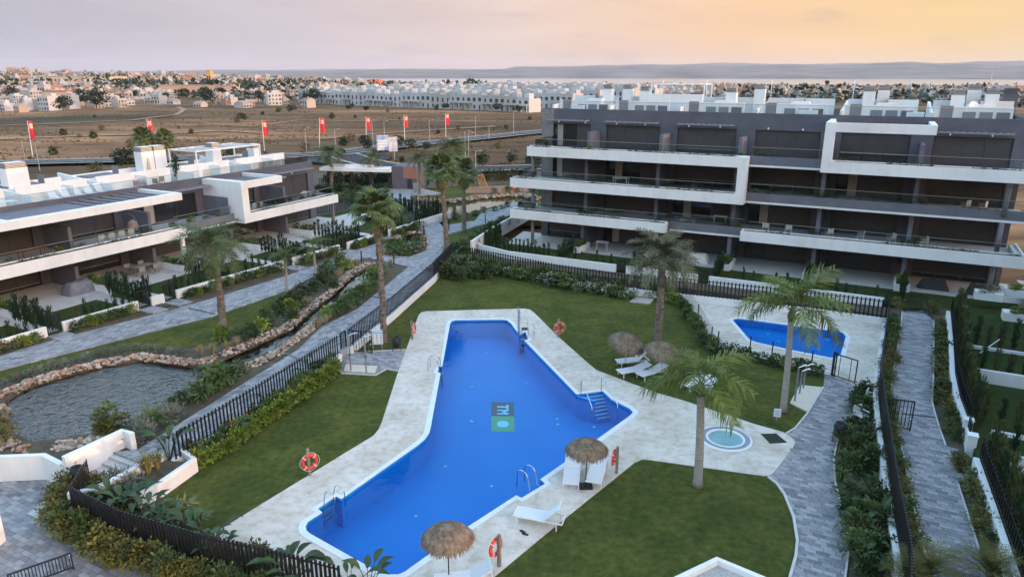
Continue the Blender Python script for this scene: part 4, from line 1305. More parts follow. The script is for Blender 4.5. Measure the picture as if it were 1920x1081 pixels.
tag(MB().ribbon(ats([(884, 470), (925, 442), (965, 419), (1006, 395)], 0.3), 0.22, -0.2, 1.25).build('garden_wall', WHITE), 'white side wall running back along the end garden', 'wall')
for i in range(1, 6):
    x = UX[i]
    pl = thing('planter_box', 'white planter with leafy shrubs between two ground terraces', 'planter', rb(x, 1.0), A_U, 'planters dividing the ground terraces')
    MB().box(-0.55, -0.43, -1.3, 1.4, 0.3, 0.85).box(0.43, 0.55, -1.3, 1.4, 0.3, 0.85).box(-0.43, 0.43, -1.3, -1.18, 0.3, 0.85).box(-0.43, 0.43, 1.28, 1.4, 0.3, 0.85).build('wall', WHITE, pl)
    MB().box(-0.43, 0.43, -1.18, 1.28, 0.3, 0.75).build('soil', SOIL, pl)
    for k in range(3):
        shrub('mid' if k != 1 else 'lime', 'leafy green shrub growing in a white terrace planter', rb(x + rnd.uniform(-.15, .15), 0.2 + k * 0.75, 0.72), 0.85, 'shrubs in the terrace planters')
def cyp_row(p0, p1, z, n, label, group, s=1.0, kinds=(0, 1, 2)):
    for i in range(n):
        p = Vector(p0).lerp(Vector(p1), (i + 0.5) / n)
        o = link('cypress_sapling', CYP[rnd.choice(kinds)], None, (p.x + rnd.uniform(-.05, .05), p.y + rnd.uniform(-.05, .05), z), (0, 0, rnd.uniform(0, 6)), (s * rnd.uniform(0.85, 1.2), s * rnd.uniform(0.85, 1.2), s * rnd.uniform(0.75, 1.2)))
        tag(o, label, 'cypress', group)
for i in range(1, 6):
    cyp_row(rb(UX[i], -0.4).xy, rb(UX[i], -4.0).xy, G0 - 0.02, 9, 'young cypress in the %s hedge row from the curved wall, four-storey block' % ('first', 'second', 'third', 'fourth', 'fifth')[i - 1], 'cypress rows dividing the block gardens, ' + 'abcde'[i - 1], 1.05)
cyp_row(rb(-2.2, -1.0).xy, rb(-2.2, 2.2).xy, G0 - 0.02, 10, 'young dark cypress along the side wall of the end garden', 'cypresses along the side wall', 1.1)
cyp_row(rb(-1.4, -2.9).xy, rb(6.2, -4.0).xy, G0 - 0.02, 17, 'slim young cypress behind the curved white garden wall', 'cypresses behind the curved wall', 0.95)
for i, (a, b) in enumerate(((7.6, 12.3), (14.4, 19.4), (21.0, 26.8), (28.2, 33.0))):
    cyp_row(rb(a, -4.0).xy, rb(b, -4.0).xy, G0 - 0.02, 7, 'slim cypress behind the straight white wall, %s garden from the curved wall' % ('second', 'third', 'fourth', 'fifth')[i], 'cypresses behind the straight garden wall, ' + 'bcde'[i], 0.8, (0, 1, 2, 3))
def gate(label, p, ang, z, w=0.95, h=1.15, group=None, frame=True, nb=8):
    g = thing('garden_gate', label, 'gate', (p[0], p[1], z), ang, group)
    MB().box(0, 0.05, -0.025, 0.025, 0, h).box(w - 0.05, w, -0.03, 0.03, 0, h).box(0.05, w - 0.05, -0.025, 0.025, h - 0.06, h).box(0.05, w - 0.05, -0.02, 0.02, 0.06, 0.11).build('frame', BLACK, g)
    for i in range(nb):
        x = 0.05 + (w - 0.1) * (i + 0.5) / nb
        MB().box(x - 0.016, x + 0.016, -0.012, 0.012, 0.11, h - 0.06).build('bar', BLACK, g)
    MB().box(w - 0.12, w - 0.06, -0.06, 0.06, 0.5, 0.6).build('handle', STEEL, g)
    return g
for x in (12.65, 19.65, 33.3):
    gate('small black barred gate in the white garden wall of the block', rb(x, -4.4), A_U, 0.15, 0.8, 1.1, 'garden gates of the four-storey block')
gate('small black barred gate at the far end of the hedge walkway', at(1700, 583, ZR), A_U - 0.05, ZR, 1.15, 1.25)

# ---- the two-storey block on the other side of the stream
LB = thing('terrace_building', 'two-storey grey and white terrace block with roof solariums beside the stream walkway', 'building', (-35.0, 46.8, 0), A_V)
LX = [-14.2, -7.4, -0.6, 6.2, 13.0, 21.4, 28.6, 36.6]
def yw(s): return -6.6 - 0.06 * max(-3, min(27, s))
LF = [0.3, 3.4]
rows = [(f + 0.03, f + 2.3, [(LX[i] + 0.8, LX[i + 1] - 0.9) for i in range(7)]) for f in LF]
facade(LB, -14.2, 36.6, 5.2, 0.0, 6.95, rows, GREY)
MB().box(-14.2, 36.597, 5.75, 15.5, 0, 6.30).build('core', GREY, LB)
MB().box(36.35, 36.6, 5.5, 15.5, 6.3, 6.95).box(-14.2, 36.35, 15.25, 15.5, 6.3, 6.95).build('parapet', GREY, LB)
MB().box(-14.2, 36.35, 5.5, 15.25, 6.25, 6.34).build('roof', ROOFTILE, LB)
for k, f in enumerate(LF):
    for i in range(7):
        window(LB, LX[i] + 0.8, LX[i + 1] - 0.9, 5.34, f + 0.03, f + 2.3, 3, (0, 2, 1, 0, 3, 0, 0)[i] if k else 0)
    for i in range(1, 7):
        MB().box(LX[i] - 0.14, LX[i] + 0.14, 1.9, 5.198, f, f + (1.9 if k else 1.9)).build('partition', MIDGREY, LB)
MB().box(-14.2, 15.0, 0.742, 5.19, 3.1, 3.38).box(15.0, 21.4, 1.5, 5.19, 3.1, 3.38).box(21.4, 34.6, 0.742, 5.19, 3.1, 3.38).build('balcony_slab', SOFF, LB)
balcony_white(LB, -14.2, 15.0, 3.83)
balcony_grey(LB, 15.02, 21.38, 3.83)
balcony_white(LB, 22.2, 34.6, 3.83, right_ret=5.0)
MB().box(21.4, 22.2, 0, 5.19, 2.96, 6.85).box(22.2, 26.6, 0, 0.3, 6.2, 6.85).box(26.3, 26.6, 0.3, 5.19, 6.35, 6.85).build('white_frame', WHITE, LB)
fs = MB().box(-14.2, 15.0, 0, 0.28, 6.2, 6.8)
for x in (-5.8, 1.0, 14.6):
    fs.box(x, x + 0.4, 0.28, 5.19, 6.4, 6.8)
fs.box(-14.2, 14.6, 0.28, 0.9, 6.4, 6.75)
fas = fs.build('roof_fascia', WHITE, LB)
for x0, x1 in ((8.0, 14.6), (-5.4, 0.9)):
    n = 7
    for i in range(n):
        x = x0 + (x1 - x0) * (i + 0.3) / n
        MB().box(x, x + 0.16, 0.9, 5.19, 6.5, 6.68).build('slat', FRAMEG, fas)
MB().box(1.4, 8.0, 0.9, 5.19, 6.42, 6.6).build('canopy_sheet', MIDGREY, fas)
louvre(LB, 15.4, 21.2, 5.2, 6.3, 1.5, 12)
louvre(LB, 27.0, 35.5, 5.2, 6.35, 1.2, 14)
for x in (22.6, 25.4): louvre(LB, x, x + 2.4, 5.2, 6.5, 4.6, 5)
for i in range(7):
    for dx in (1.8, 4.6): sconce(LB, LX[i] + dx, 5.2, 6.0)
for x in (14.85, 34.2):
    MB().box(x - 0.14, x + 0.14, 0.4, 0.68, 0.3, 2.96).build('column', WHITE if x < 20 else COLM, LB)
for i in range(7):
    roof_unit(LB, LX[i] + 0.2, 6.8, 5.6, 15.2, 6.34, 1.5)
    MB().box(LX[i] + 0.5, LX[i + 1] - 0.4, 9.0, 9.2, 6.34, 7.75).box(LX[i] + 4.2, LX[i] + 4.4, 7.4, 9.0, 6.34, 7.5).box(LX[i] + 0.5, LX[i + 1] - 0.2, 13.0, 13.2, 6.34, 7.6).build('roof_wall', WHITE, LB)
for x, y, z1, w in ((7.0, 10.4, 9.6, 1.7), (19.6, 11.0, 9.75, 1.3), (21.0, 11.0, 9.75, 1.3), (27.6, 10.6, 9.5, 1.1), (33.6, 11.0, 8.9, 1.0), (5.0, 13.0, 9.6, 1.0)):
    chimney(LB, x, y, 6.34, z1, w, 1.1)
for a, b in ((-14.0, 1.0), (1.3, 7.8), (8.2, 14.6), (15.0, 21.4), (21.8, 36.2)):
    glass_rail(LB, a, b, 5.42, 6.95, 0.62, 2.0, 'roof_railing')
pg = MB()
for x in (24.2, 32.6):
    for y in (9.0, 13.0):
        pg.box(x - 0.06, x + 0.06, y - 0.06, y + 0.06, 6.34, 8.9)
pg.box(24.1, 32.7, 8.95, 9.05, 8.9, 9.03).box(24.1, 32.7, 12.95, 13.05, 8.9, 9.03)
pgo = pg.build('roof_pergola', WHITE, LB)
for i in range(9):
    MB().box(24.2 + i * 1.02, 24.3 + i * 1.02, 9.05, 12.95, 8.91, 9.02).build('beam', WHITE, pgo)
def lb(x, y, z=0): return LB.matrix_basis @ Vector((x, y, z))
def lbp(*pts): return [lb(x, y).xy for x, y in pts]
ZG = 0.45
tag(MB().prism(lbp((-14.2, 6), (37, 6), (37, -2.2), (-14.2, -2.0)), -1.0, ZG).build('ground_terrace', TERR), 'pale tiled ground terraces under the two-storey block', None, None, 'structure')
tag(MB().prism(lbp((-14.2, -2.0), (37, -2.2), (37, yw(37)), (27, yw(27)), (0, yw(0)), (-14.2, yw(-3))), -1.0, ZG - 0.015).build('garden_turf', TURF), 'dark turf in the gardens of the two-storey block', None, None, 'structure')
gx = [-8.2, -1.3, 4.9, 6.9, 18.2, 25.0, 31.4]
prev = -14.2
for i, x in enumerate(gx + [38.0]):
    lbl = 'white garden wall stretch between two gates of the two-storey block'
    if i == 7: lbl = 'white garden wall end stretch running to the far palms'
    w_ = MB().ribbon(lbp((prev, yw(prev)), (x if x < 37 else 44.6, yw(x))), 0.2, 0.1, 1.05).build('garden_wall', WHITE)
    tag(w_, lbl, 'wall', 'garden walls along the stream walkway' if i < 7 else None)
    if x < 37:
        gate('black barred garden gate in the white wall along the walkway', lb(x + 0.03, yw(x)), A_V, ZG, 0.95, 1.25, 'garden gates along the walkway')
        gd = MB().prism(lbp((x - 0.1, yw(x) + 0.2), (x + 1.1, yw(x) + 0.2), (x + 1.1, yw(x) - 1.7), (x - 0.1, yw(x) - 1.7)), 0.2, ZP + 0.012).build('gate_path', PV_V); tag(gd, None, None, None, 'structure')
        gd = MB().prism(lbp((x, -2.1), (x + 1.0, -2.1), (x + 1.0, yw(x) + 0.22), (x, yw(x) + 0.22)), 0.2, ZG + 0.004).build('terrace_path', TERR); tag(gd, None, None, None, 'structure')
    prev = x + 1.0
for i in range(1, 7):
    x = LX[i]
    cyp_row(lb(x, -1.6).xy, lb(x, yw(x) + 0.4).xy, ZG, 13, 'young cypress in the %s hedge row from the entrance, two-storey block gardens' % ('sixth', 'fifth', 'fourth', 'third', 'second', 'first')[i - 1], 'cypress rows between the terrace gardens, ' + 'fedcba'[i - 1], 1.1)
    pl = thing('planter_box', 'low white planter wall with shrubs beside a garden of the two-storey block', 'planter', lb(x + 0.5, 0.5), A_V, 'planters of the two-storey block')
    MB().box(-0.4, -0.28, -1.8, 1.3, ZG, ZG + 0.55).box(0.28, 0.4, -1.8, 1.3, ZG, ZG + 0.55).box(-0.28, 0.28, -1.8, -1.68, ZG, ZG + 0.55).build('wall', WHITE, pl)
    MB().box(-0.28, 0.28, -1.68, 1.3, ZG, ZG + 0.42).build('soil', SOIL, pl)
    for k in range(4):
        shrub('lime' if k == 2 else 'mid', 'leafy shrub in the low white planter of the two-storey block', lb(x + 0.5 + rnd.uniform(-.1, .1), -0.9 + k * 0.65, ZG + 0.4), 0.8, 'shrubs in the two-storey block planters')
for i in range(7):
    a, b = LX[i] + 1.3, LX[i + 1] - 0.8
    cyp_row(lb(a, yw(a) + 0.4).xy, lb(b, yw(b) + 0.4).xy, ZG, 9, 'slim cypress inside the walkway wall, %s garden from the entrance' % ('seventh', 'sixth', 'fifth', 'fourth', 'third', 'second', 'first')[i], 'cypresses inside the walkway wall, ' + 'gfedcba'[i], 0.95, (0, 1, 2, 3))
tag(MB().prism(lbp((37, yw(37)), (44.5, yw(37) + 0.4), (45, 4.5), (37, 6)), -1.0, ZG - 0.02).build('end_garden_turf', TURF), 'dark turf of the end garden past the two-storey block', None, None, 'structure')
tag(MB().prism(lbp((37.02, -2.0), (41, -2.0), (41, 3.5), (37.02, 3.5)), -1.0, ZG).build('end_terrace', TERR), 'pale tiled terrace of the end garden', None, None, 'structure')
fence('steel_fence', 'black bar fence round the end garden of the two-storey block', lbp((44.5, yw(37) + 0.4), (45, 4.5), (38, 6.5)), ZG, 1.4, 0.24, 0.07)
cyp_row(lb(38, yw(37) + 0.5).xy, lb(44, yw(37) + 0.8).xy, ZG, 11, 'young cypress behind the wall of the end garden', 'cypresses of the end garden', 1.2)
cyp_row(lb(44.1, yw(37) + 1.2).xy, lb(44.5, 4.0).xy, ZG, 18, 'young cypress along the fence of the end garden', 'cypresses along the end garden fence', 1.2)
# beds in front of the garden wall
for i, x in enumerate(gx):
    a, b = x + 1.2, (gx + [37.5])[i + 1] - 0.25
    tag(MB().prism(lbp((a, yw(a) - 0.1), (b, yw(b) - 0.1), (b, yw(b) - 0.95), (a, yw(a) - 0.95)), 0.1, ZP + 0.02).build('wall_bed_soil', SOIL), None, None, None, 'structure')
    n = int((b - a) / 0.55)
    for k in range(n):
        xx = a + 0.3 + k * 0.55
        kd = 'lime' if k % 5 == 2 else ('dark' if rnd.random() < 0.5 else 'mid')
        shrub(kd, {'lime': 'light green young shrub standing up in the bed below the walkway wall', 'dark': 'low dark green shrub in the bed below the walkway wall', 'mid': 'low mid green shrub in the bed below the walkway wall'}[kd], lb(xx, yw(xx) - 0.5 + rnd.uniform(-.1, .1), ZP), 0.85 if kd != 'lime' else 0.95, 'shrubs below the walkway wall, ' + kd)

# ---- buildings of the estate that shade the pool garden from the low sun (beside and behind the terrace the picture is taken from)
def plain_block(label, loc, rz, L_, floors, depth=12.0):
    t = thing('apartment_building', label, 'building', loc, rz)
    zt = 0.3 + 3.05 * floors
    rows = []
    n = max(2, round(L_ / 6.8)); w = L_ / n
    for k in range(floors):
        rows.append((0.35 + 3.05 * k, 2.6 + 3.05 * k, [(i * w + 0.8, (i + 1) * w - 0.8) for i in range(n)]))
    facade(t, 0, L_, 5.2, 0, zt + 0.7, rows, GREY)
    MB().box(0.003, L_ - 0.003, 5.75, 5.2 + depth, 0, zt).build('core', GREY, t)
    for k in range(floors):
        for i in range(n):
            window(t, i * w + 0.8, (i + 1) * w - 0.8, 5.34, 0.35 + 3.05 * k, 2.6 + 3.05 * k, 3, 0)
        if k:
            MB().box(0, L_, 0.15, 5.19, 3.05 * k, 0.3 + 3.05 * k).build('balcony_slab', SOFF, t)
            MB().box(0, L_, 0, 0.145, 3.05 * k - 0.15, 3.05 * k + 0.72).build('balcony', WHITE, t)
    for i in range(n):
        roof_unit(t, i * w + 0.2, w, 5.6, 5.0 + depth, zt, 1.7)
    return t
B3o = Vector((41.0, 48.5)) 
plain_block('four-storey grey block facing the pool across the hedge gardens', (B3o.x, B3o.y, 0), A_V + math.pi, 42.0, 4)
# ------------------------------------------------------------------ fences, walls and steps
fence('steel_fence', 'black upright-bar fence between the stream walkway and the lime hedge', ats([(331, 861), (480, 768), (637, 664)], ZP), ZP + 0.03, 1.25)
fence('steel_fence', 'long black upright-bar fence beside the walkway and upper lawn', ats([(655, 652), (735, 588), (812, 520), (850, 478)], ZP), ZP + 0.03, 1.25)
g1 = gate('black barred pool gate standing open beside the shower court', at(655, 660, 0.0), R(-8), 0.02, 1.5, 1.45, None, nb=8)
gate('black barred pool gate panel at the end of the lime hedge fence', at(640, 666, 0.0), R(68), 0.05, 0.6, 1.4, None, nb=4)
# back fence between the pool lawn and the block's gardens
BF = ats([(882, 489), (960, 505), (1042, 522), (1200, 547), (1360, 564), (1526, 583), (1660, 601)], 0.3)
tag(MB().ribbon(BF[:3], 0.24, -0.2, 0.22).build('fence_plinth', WHITE), 'low white plinth under the back fence behind the flowering shrubs', 'wall')
tag(MB().ribbon(BF[2:], 0.24, -0.2, 0.48).build('fence_plinth', WHITE), 'white plinth wall under the back fence along the paddling pool', 'wall')
fence('steel_fence', 'black upright-bar fence running behind the lawn before the block gardens', BF[:4], 0.26, 1.3, 0.27)
fence('steel_fence', 'black upright-bar fence on the white wall behind the paddling pool', BF[3:], 0.48, 1.3, 0.27)
# right retaining wall and fence
RWT = ats([(1660, 596), (1650, 665), (1642, 741), (1649, 806), (1668, 952), (1690, 1085)], 0.62) + [Vector((8.7, 12))]
tag(MB().ribbon(RWT, 0.25, -0.2, 0.64).build('retaining_wall', WHITE), 'white retaining wall between the pool bed and the hedge walkway', 'wall')
fence('steel_fence', 'tall black upright-bar fence on the retaining wall beside the hedge walkway', [p + U * 0.12 for p in RWT], 0.64, 1.35, 0.17, 0.08)
gate('black barred gate standing open across the hedge walkway', at(1660, 800, ZR), A_U + 0.12, ZR, 1.05, 1.5, None, nb=6)
# white wall of the hedge gardens on the right
GW1 = ats([(1778, 583), (1783, 640), (1786, 700), (1795, 745), (1814, 796)], 1.15)
GW2 = ats([(1830, 858), (1862, 950), (1908, 1085)], 1.15) + [Vector((13.2, 13))]
GWp = ats([(1814, 796), (1822, 826)], 1.15)
HG = 0.95
HZ = [p + U * 0.1 for p in GW1 + GWp + GW2] + [Vector((30, 5)), Vector((46, 40)), rb(42.3, -0.9).xy, rb(42.3, -4.4).xy]
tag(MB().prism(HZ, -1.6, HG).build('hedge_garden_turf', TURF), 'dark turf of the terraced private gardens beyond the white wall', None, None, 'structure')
tag(MB().ribbon(GW1 + GWp, 0.22, 0.2, 1.18).build('garden_wall', WHITE), 'white garden wall beside the far half of the hedge walkway', 'wall')
tag(MB().ribbon(GW2, 0.22, 0.2, 1.18).build('garden_wall', WHITE), 'white garden wall beside the near half of the hedge walkway', 'wall')
BROWN = mat('brown_screen', (0.045, 0.032, 0.03), rough=0.7)
pw = MB()
for p, q in ((GW1[-1], 0.0), (GW1[-1] + (GW2[0] - GW1[-1]) * 0.55, 0)):
    pw.box(p.x - 0.2, p.x + 0.2, p.y - 0.2, p.y + 0.2, 0.3, 1.45)
tag(pw.build('gate_pillar', WHITE), 'pair of white pillars at the garden entrance of the hedge walkway', 'pillar') if False else None
for k, lab in ((0.02, 'white gate pillar at the end of the far garden wall'), (0.52, 'white gate pillar next to the near garden wall')):
    p = GW1[-1].lerp(GW2[0], k)
    o = MB().box(-0.18, 0.18, -0.18, 0.18, 0, 1.05).box(-0.21, 0.21, -0.21, 0.21, 1.05, 1.1).build('gate_pillar', WHITE, loc=(p.x, p.y, 0.4))
    o.rotation_euler = (0, 0, A_U); tag(o, lab, 'pillar')
fence('wire_fence', 'thin dark wire fence on top of the far white garden wall', [p + U * 0.14 for p in GW1], 1.17, 0.95, 0.32, 0.03)
fence('wire_fence', 'thin dark wire fence on top of the near white garden wall', [p + U * 0.14 for p in GW2], 1.17, 0.95, 0.32, 0.03)
gate('white-framed dark garden gate between the two pillars', GW1[-1].lerp(GW2[0], 0.08), A_V + math.pi, 0.5, 0.9, 1.25, None, nb=7)
# divisions of the hedge gardens
k = 0
for y0, lab in ((34.5, 'white cross wall with the slanted rail between hedge gardens'), (41.5, 'white edging between the far hedge gardens'), (28.6, 'white edging with gaps between the near hedge gardens'), (24.6, 'white cross wall before the barred screen in the near hedge garden')):
    # start on the wall line
    best = min(GW1 + GWp + GW2, key=lambda p: abs(p.y - y0))
    s0 = best + U * 0.9
    zt = {34.5: 1.65, 24.6: 1.6}.get(y0, 1.12)
    tag(MB().ribbon([s0, s0 + U * (5.0 if zt > 1.2 else 9.0)], 0.18, HG - 0.1, zt).build('edging_wall', WHITE), lab, 'wall')
    for i in range(11):
        q = s0 + U * (0.4 + i * 0.62) + V * 0.5
        o = link('cypress_sapling', CYP[3 if i % 3 else 0], None, (q.x, q.y, HG), (0, 0, i), rnd.uniform(0.9, 1.3))
        tag(o, 'olive-tinged young cypress by the ' + ('slanted-rail wall', 'far white edging', 'gapped white edging', 'wall before the barred screen')[k] + ' of the hedge gardens', 'cypress', 'cypress cross rows of the hedge gardens, ' + 'abcd'[k])
    k += 1
for j, ln in enumerate((GW1, GW2)):
    for p, a in walk([q + U * 0.55 for q in ln], 0.42):
        o = link('cypress_sapling', CYP[rnd.choice((1, 3, 3))], None, (p.x + rnd.uniform(-.06, .06), p.y, HG), (0, 0, rnd.uniform(0, 6)), rnd.uniform(1.0, 1.45))
        tag(o, 'olive-tinged cypress in the row just behind the %s white wall of the hedge walkway' % ('far', 'near')[j], 'cypress', 'cypress row behind the hedge walkway wall, ' + 'ab'[j])
for i, (x, y) in enumerate(((1835, 655), (1875, 640))):
    pass
rail = thing('handrail', 'white slanted handrail above the white cross wall of a hedge garden', 'handrail', at(1835, 672, HG))
MB().tube([(0, 0, 0.35), (1.4, 0.6, 0.95)], 0.025, 6).build('rail', PLASTICW, rail)
MB().tube([(1.4, 0.6, 0), (1.4, 0.6, 0.95)], 0.025, 6).build('post', BLACK, rail)
MB().tube([(0, 0, 0), (0, 0, 0.35)], 0.025, 6).build('post', BLACK, rail)
# terrace and planters of the neighbouring flats at the far right
for i, (x, y) in enumerate(((1905, 600), (1905, 555), (1850, 560))):
    p = at(x, y, HG)
    t = thing('planter_box', ('white planter with yellow-green shrubs near the corner terrace', 'white L-shaped planter before the stone wall of the corner terrace', 'low white planter beside the column of the end terrace')[i], 'planter', p, A_U)
    MB().box(-0.8, 0.9, -0.5, 0.5, 0, 0.55).build('box', WHITE, t)
    for j in range(3):
        shrub('lime' if i < 2 else 'olive', ('yellow-green shrub in the white planter near the corner terrace', 'yellow-green shrub in the white planter before the stone wall', 'olive shrub in the low white planter by the column')[i], (p.x - 0.4 + j * 0.5, p.y - 0.2 + 0.05 * j, HG + 0.5), 0.7, 'shrubs of corner planter %s' % 'abc'[i])
tag(MB().prism([rb(42.4, -4.3).xy, rb(47.5, -4.3).xy, rb(47.5, 5).xy, rb(42.4, 5).xy], 0, HG + 0.01).build('corner_terrace', TERR), 'pale corner terrace beside the end of the block', None, None, 'structure')
# ------------------------------------------------------------------ lower-left plaza: steps, walls, planter
def p3(x, y, z): return at(x, y, z).xy
sA = p3(212, 846, ZP)            # end of the walkway
sB = sA + U * 2.5
stp = thing('stair_flight', 'short flight of pale paved steps from plaza up to the walkway landing', 'stairs')
d = -V
sL, sR = p3(197, 848, 0.2), p3(262, 858, 0.2)
wv = (sB - sA)
def stepquad(o, k0, k1): return [o + d * k0, o + wv + d * k0, o + wv + d * k1, o + d * k1]
top = sA + V * 0.1
PALE = mat('pale_step_stone', (0.46, 0.455, 0.45), (0.52, 0.515, 0.51), 0.8, 3.0)
z = ZP
for i in range(3):
    z = ZP - 0.13 * (i + 1)
    MB().prism(stepquad(top, 0.0 + 0.34 * i, 0.34 * (i + 1)), -0.7, z).build('step', PALE, stp)
lz = z
l0 = 0.34 * 3
tag(MB().prism(stepquad(top, l0, l0 + 1.9), -0.7, lz - 0.004).build('stair_landing', PV_U), None, None, None, 'structure')
for i in range(3):
    z = lz - 0.15 * (i + 1)
    MB().prism(stepquad(top, l0 + 1.9 + 0.34 * i, l0 + 1.9 + 0.34 * (i + 1)), -0.7, z).build('step', PALE, stp)
l1 = l0 + 1.9 + 1.02
W1 = [top - wv.normalized() * 0.0 + V * 0.5 + U * -0.0]
wl = lambda a, b: top + wv.normalized() * a + d * b
tag(MB().ribbon([wl(0.55, -0.55), wl(-0.12, -0.55), wl(-0.12, l0 + 1.1)], 0.24, -0.7, ZP + 0.75).build('stair_wall', WHITE), 'stepped white wall on the pond side of the upper steps, catching sunset light', 'wall')
tag(MB().ribbon([wl(-0.26, l0 + 1.06), wl(-1.9, l0 + 0.95)] + ats([(0, 866), (-60, 878), (-160, 902)], 0.42), 0.24, -0.7, 0.72).build('stair_wall', WHITE), 'long white wall between the plaza and the pond', 'wall')
wr = wv.length
tag(MB().ribbon([wl(wr + 0.12, -0.4), wl(wr + 0.12, l0 + 1.6), wl(wr - 0.5, l0 + 2.3)], 0.24, -0.7, ZP + 0.35).build('stair_wall', WHITE), 'white wall on the planter side of the steps', 'wall')
pc = [p3(300, 930, 0.0), p3(367, 882, 0.0)]
tag(MB().ribbon([pc[0] + d * 1.0, pc[0], pc[1], pc[1] - U * 1.2 + V * 0.3], 0.22, -0.3, 0.62).build('planter_wall', WHITE), 'white planter wall at the corner of the lower lawn', 'wall')
PB = [pc[1], pc[0], pc[0] + d * 0.9, wl(wr - 0.4, l0 + 2.2), wl(wr + 0.1, l0 + 1.6), wl(wr + 0.1, -0.4)]
tag(MB().prism(PB, -0.6, 0.42).build('planter_soil', SOIL), None, None, None, 'structure')
# foreground fence above the plaza
FFb = [p3(170, 905, 0.35), p3(140, 960, 0.3), p3(235, 1012, 0.2), p3(380, 1060, 0.1), p3(500, 1092, 0.0), p3(640, 1130, 0.0)]
fence('steel_fence', 'black upright-bar fence above the plaza in front of the big-leaved plants', FFb, 0.0, 1.45, 0.17, 0.085)
SLOPE = [p3(172, 900, 0.3), p3(140, 955, 0.3), p3(235, 1010, 0.2), p3(380, 1058, 0.1), p3(505, 1092, 0.0), p3(660, 1130, 0), p3(640, 1170, 0), p3(430, 1100, -0.3), p3(230, 1044, -0.4), p3(120, 988, -0.4), p3(128, 940, -0.4), p3(150, 900, -0.3)]
tag(MB().prism(SLOPE, -0.7, -0.36).build('slope_soil', SOIL), 'planted soil strip between fence and plaza', None, None, 'structure')
FBED = [p3(172, 900, 0.05), p3(300, 925, 0.05), p3(325, 955, 0), p3(400, 1003, 0), p3(440, 1035, 0), p3(560, 1085, 0), p3(660, 1130, 0), p3(380, 1058, 0.0), p3(235, 1010, 0.0), p3(140, 955, 0.0)]
tag(MB().prism(FBED, -0.5, 0.03).build('front_bed_soil', SOIL), 'planted bed behind the plaza fence', None, None, 'structure')
tag(MB().box(-0.35, 0.35, -2.5, 0.0, -0.6, 1.2).build('boundary_wall', WHITE, loc=at(-6, 1010, -0.4)), 'white wall end at the edge of the plaza', 'wall')
gate('low black barred gate at the edge of the plaza', at(20, 1108, ZQ), R(38), ZQ, 1.9, 0.7, None, nb=18)
# raised planter at the foot of our own building
wp = at(1345, 1046, 0.75)
pb = thing('planter_box', 'white walled corner planter filled with pale gravel at the lawn edge', 'planter', (wp.x, wp.y, 0), R(0))
pa, pbq = Vector((-2.2, -1.35)), Vector((2.0, -1.55))
def leg(a, b): 
    return [Vector(a), Vector(b)]
MB().ribbon([pa, Vector((0, 0)), pbq], 0.2, -0.1, 0.75).build('wall', WHITE, pb)
MB().prism([pa, Vector((0, -0.1)), pbq, Vector((1.8, -3)), Vector((-2, -3))], -0.1, 0.55).build('gravel', GRAVEL, pb)
# hedge, posts and wire fence of the paddling pool
def mesh_mat():
    m = bpy.data.materials.new('wire_mesh'); m.use_nodes = True
    nt = m.node_tree; N, L = nt.nodes, nt.links
    b = N['Principled BSDF']; b.inputs['Base Color'].default_value = (0.02, 0.02, 0.022, 1)
    return m
KF = ats([(1282, 562), (1308, 600), (1333, 645), (1345, 654), (1405, 664), (1446, 675), (1520, 693), (1558, 702)])
kf = thing('wire_fence', 'thin black post and wire fence round the paddling pool deck', 'fence', (KF[0].x, KF[0].y, 0))
for a, b in zip(KF, KF[1:]):
    MB().box(-0.03, 0.03, -0.03, 0.03, 0, 1.2).build('post', BLACK, kf, loc=(a.x - KF[0].x, a.y - KF[0].y, 0))
    wm = MB()
    for z in [0.1 + 0.18 * i for i in range(7)]:
        wm.tube([(a.x - KF[0].x, a.y - KF[0].y, z), (b.x - KF[0].x, b.y - KF[0].y, z)], 0.004, 4)
    n = int((b - a).length / 0.1)
    for i in range(n):
        q = a.lerp(b, i / n) - KF[0]
        wm.tube([(q.x, q.y, 0.08), (q.x, q.y, 1.18)], 0.0025, 3, caps=False)
    wm.build('wire_panel', BLACK, kf)
for (a, b) in ((KF[-1], at(1563, 705).xy),):
    gate('black framed gate post pair at the paddling pool entrance', a, math.atan2((b - a).y, (b - a).x), 0, 0.3, 1.45, None, nb=1)
gate('black framed paddling pool gate standing open', at(1603, 719), R(128), 0, 1.35, 1.4, None, nb=2)
# ------------------------------------------------------------------ beyond the estate: pavilion, roads, flags, town
def P(x, y, z=None):
    """Ground point seen at a pixel, on the rolling land."""
    z0 = -0.3
    for _ in range(12):
        p = at(x, y, z0); z0 = hgt(p.x, p.y)
    return at(x, y, z0)
# gravel and paving behind the estate
EST = ats([(560, 345), (640, 352), (800, 352), (1045, 338), (1060, 318), (880, 322), (760, 330), (560, 322)], 0.0)
tag(MB().prism(EST, -1.5, -0.06).build('estate_ground', SOIL), 'planted ground along the estate boundary', None, None, 'structure')
PAVL = Vector((0, 0, 0))
pp = at(762, 356, 0.2)
pv = thing('entrance_pavilion', 'dark grey entrance lodge with a brown side and long white canopy', 'building', (pp.x - 0.9, pp.y, 0), A_U + 0.28)
BRN = mat('brown_panel', (0.26, 0.13, 0.10), rough=0.7)
MB().box(-1.2, 2.6, 0, 4.5, 0, 3.6).build('wall', GREY, pv)
MB().box(0.55, 2.62, -0.05, -0.003, 1.9, 3.62).build('brown_panel', BRN, pv)
MB().box(1.2, 1.9, -0.06, -0.003, 0.05, 1.8).build('door', FRAME, pv)
MB().box(-2.3, -1.25, 1.2, 4.0, 0, 2.75).build('dark_wing', DARK, pv)
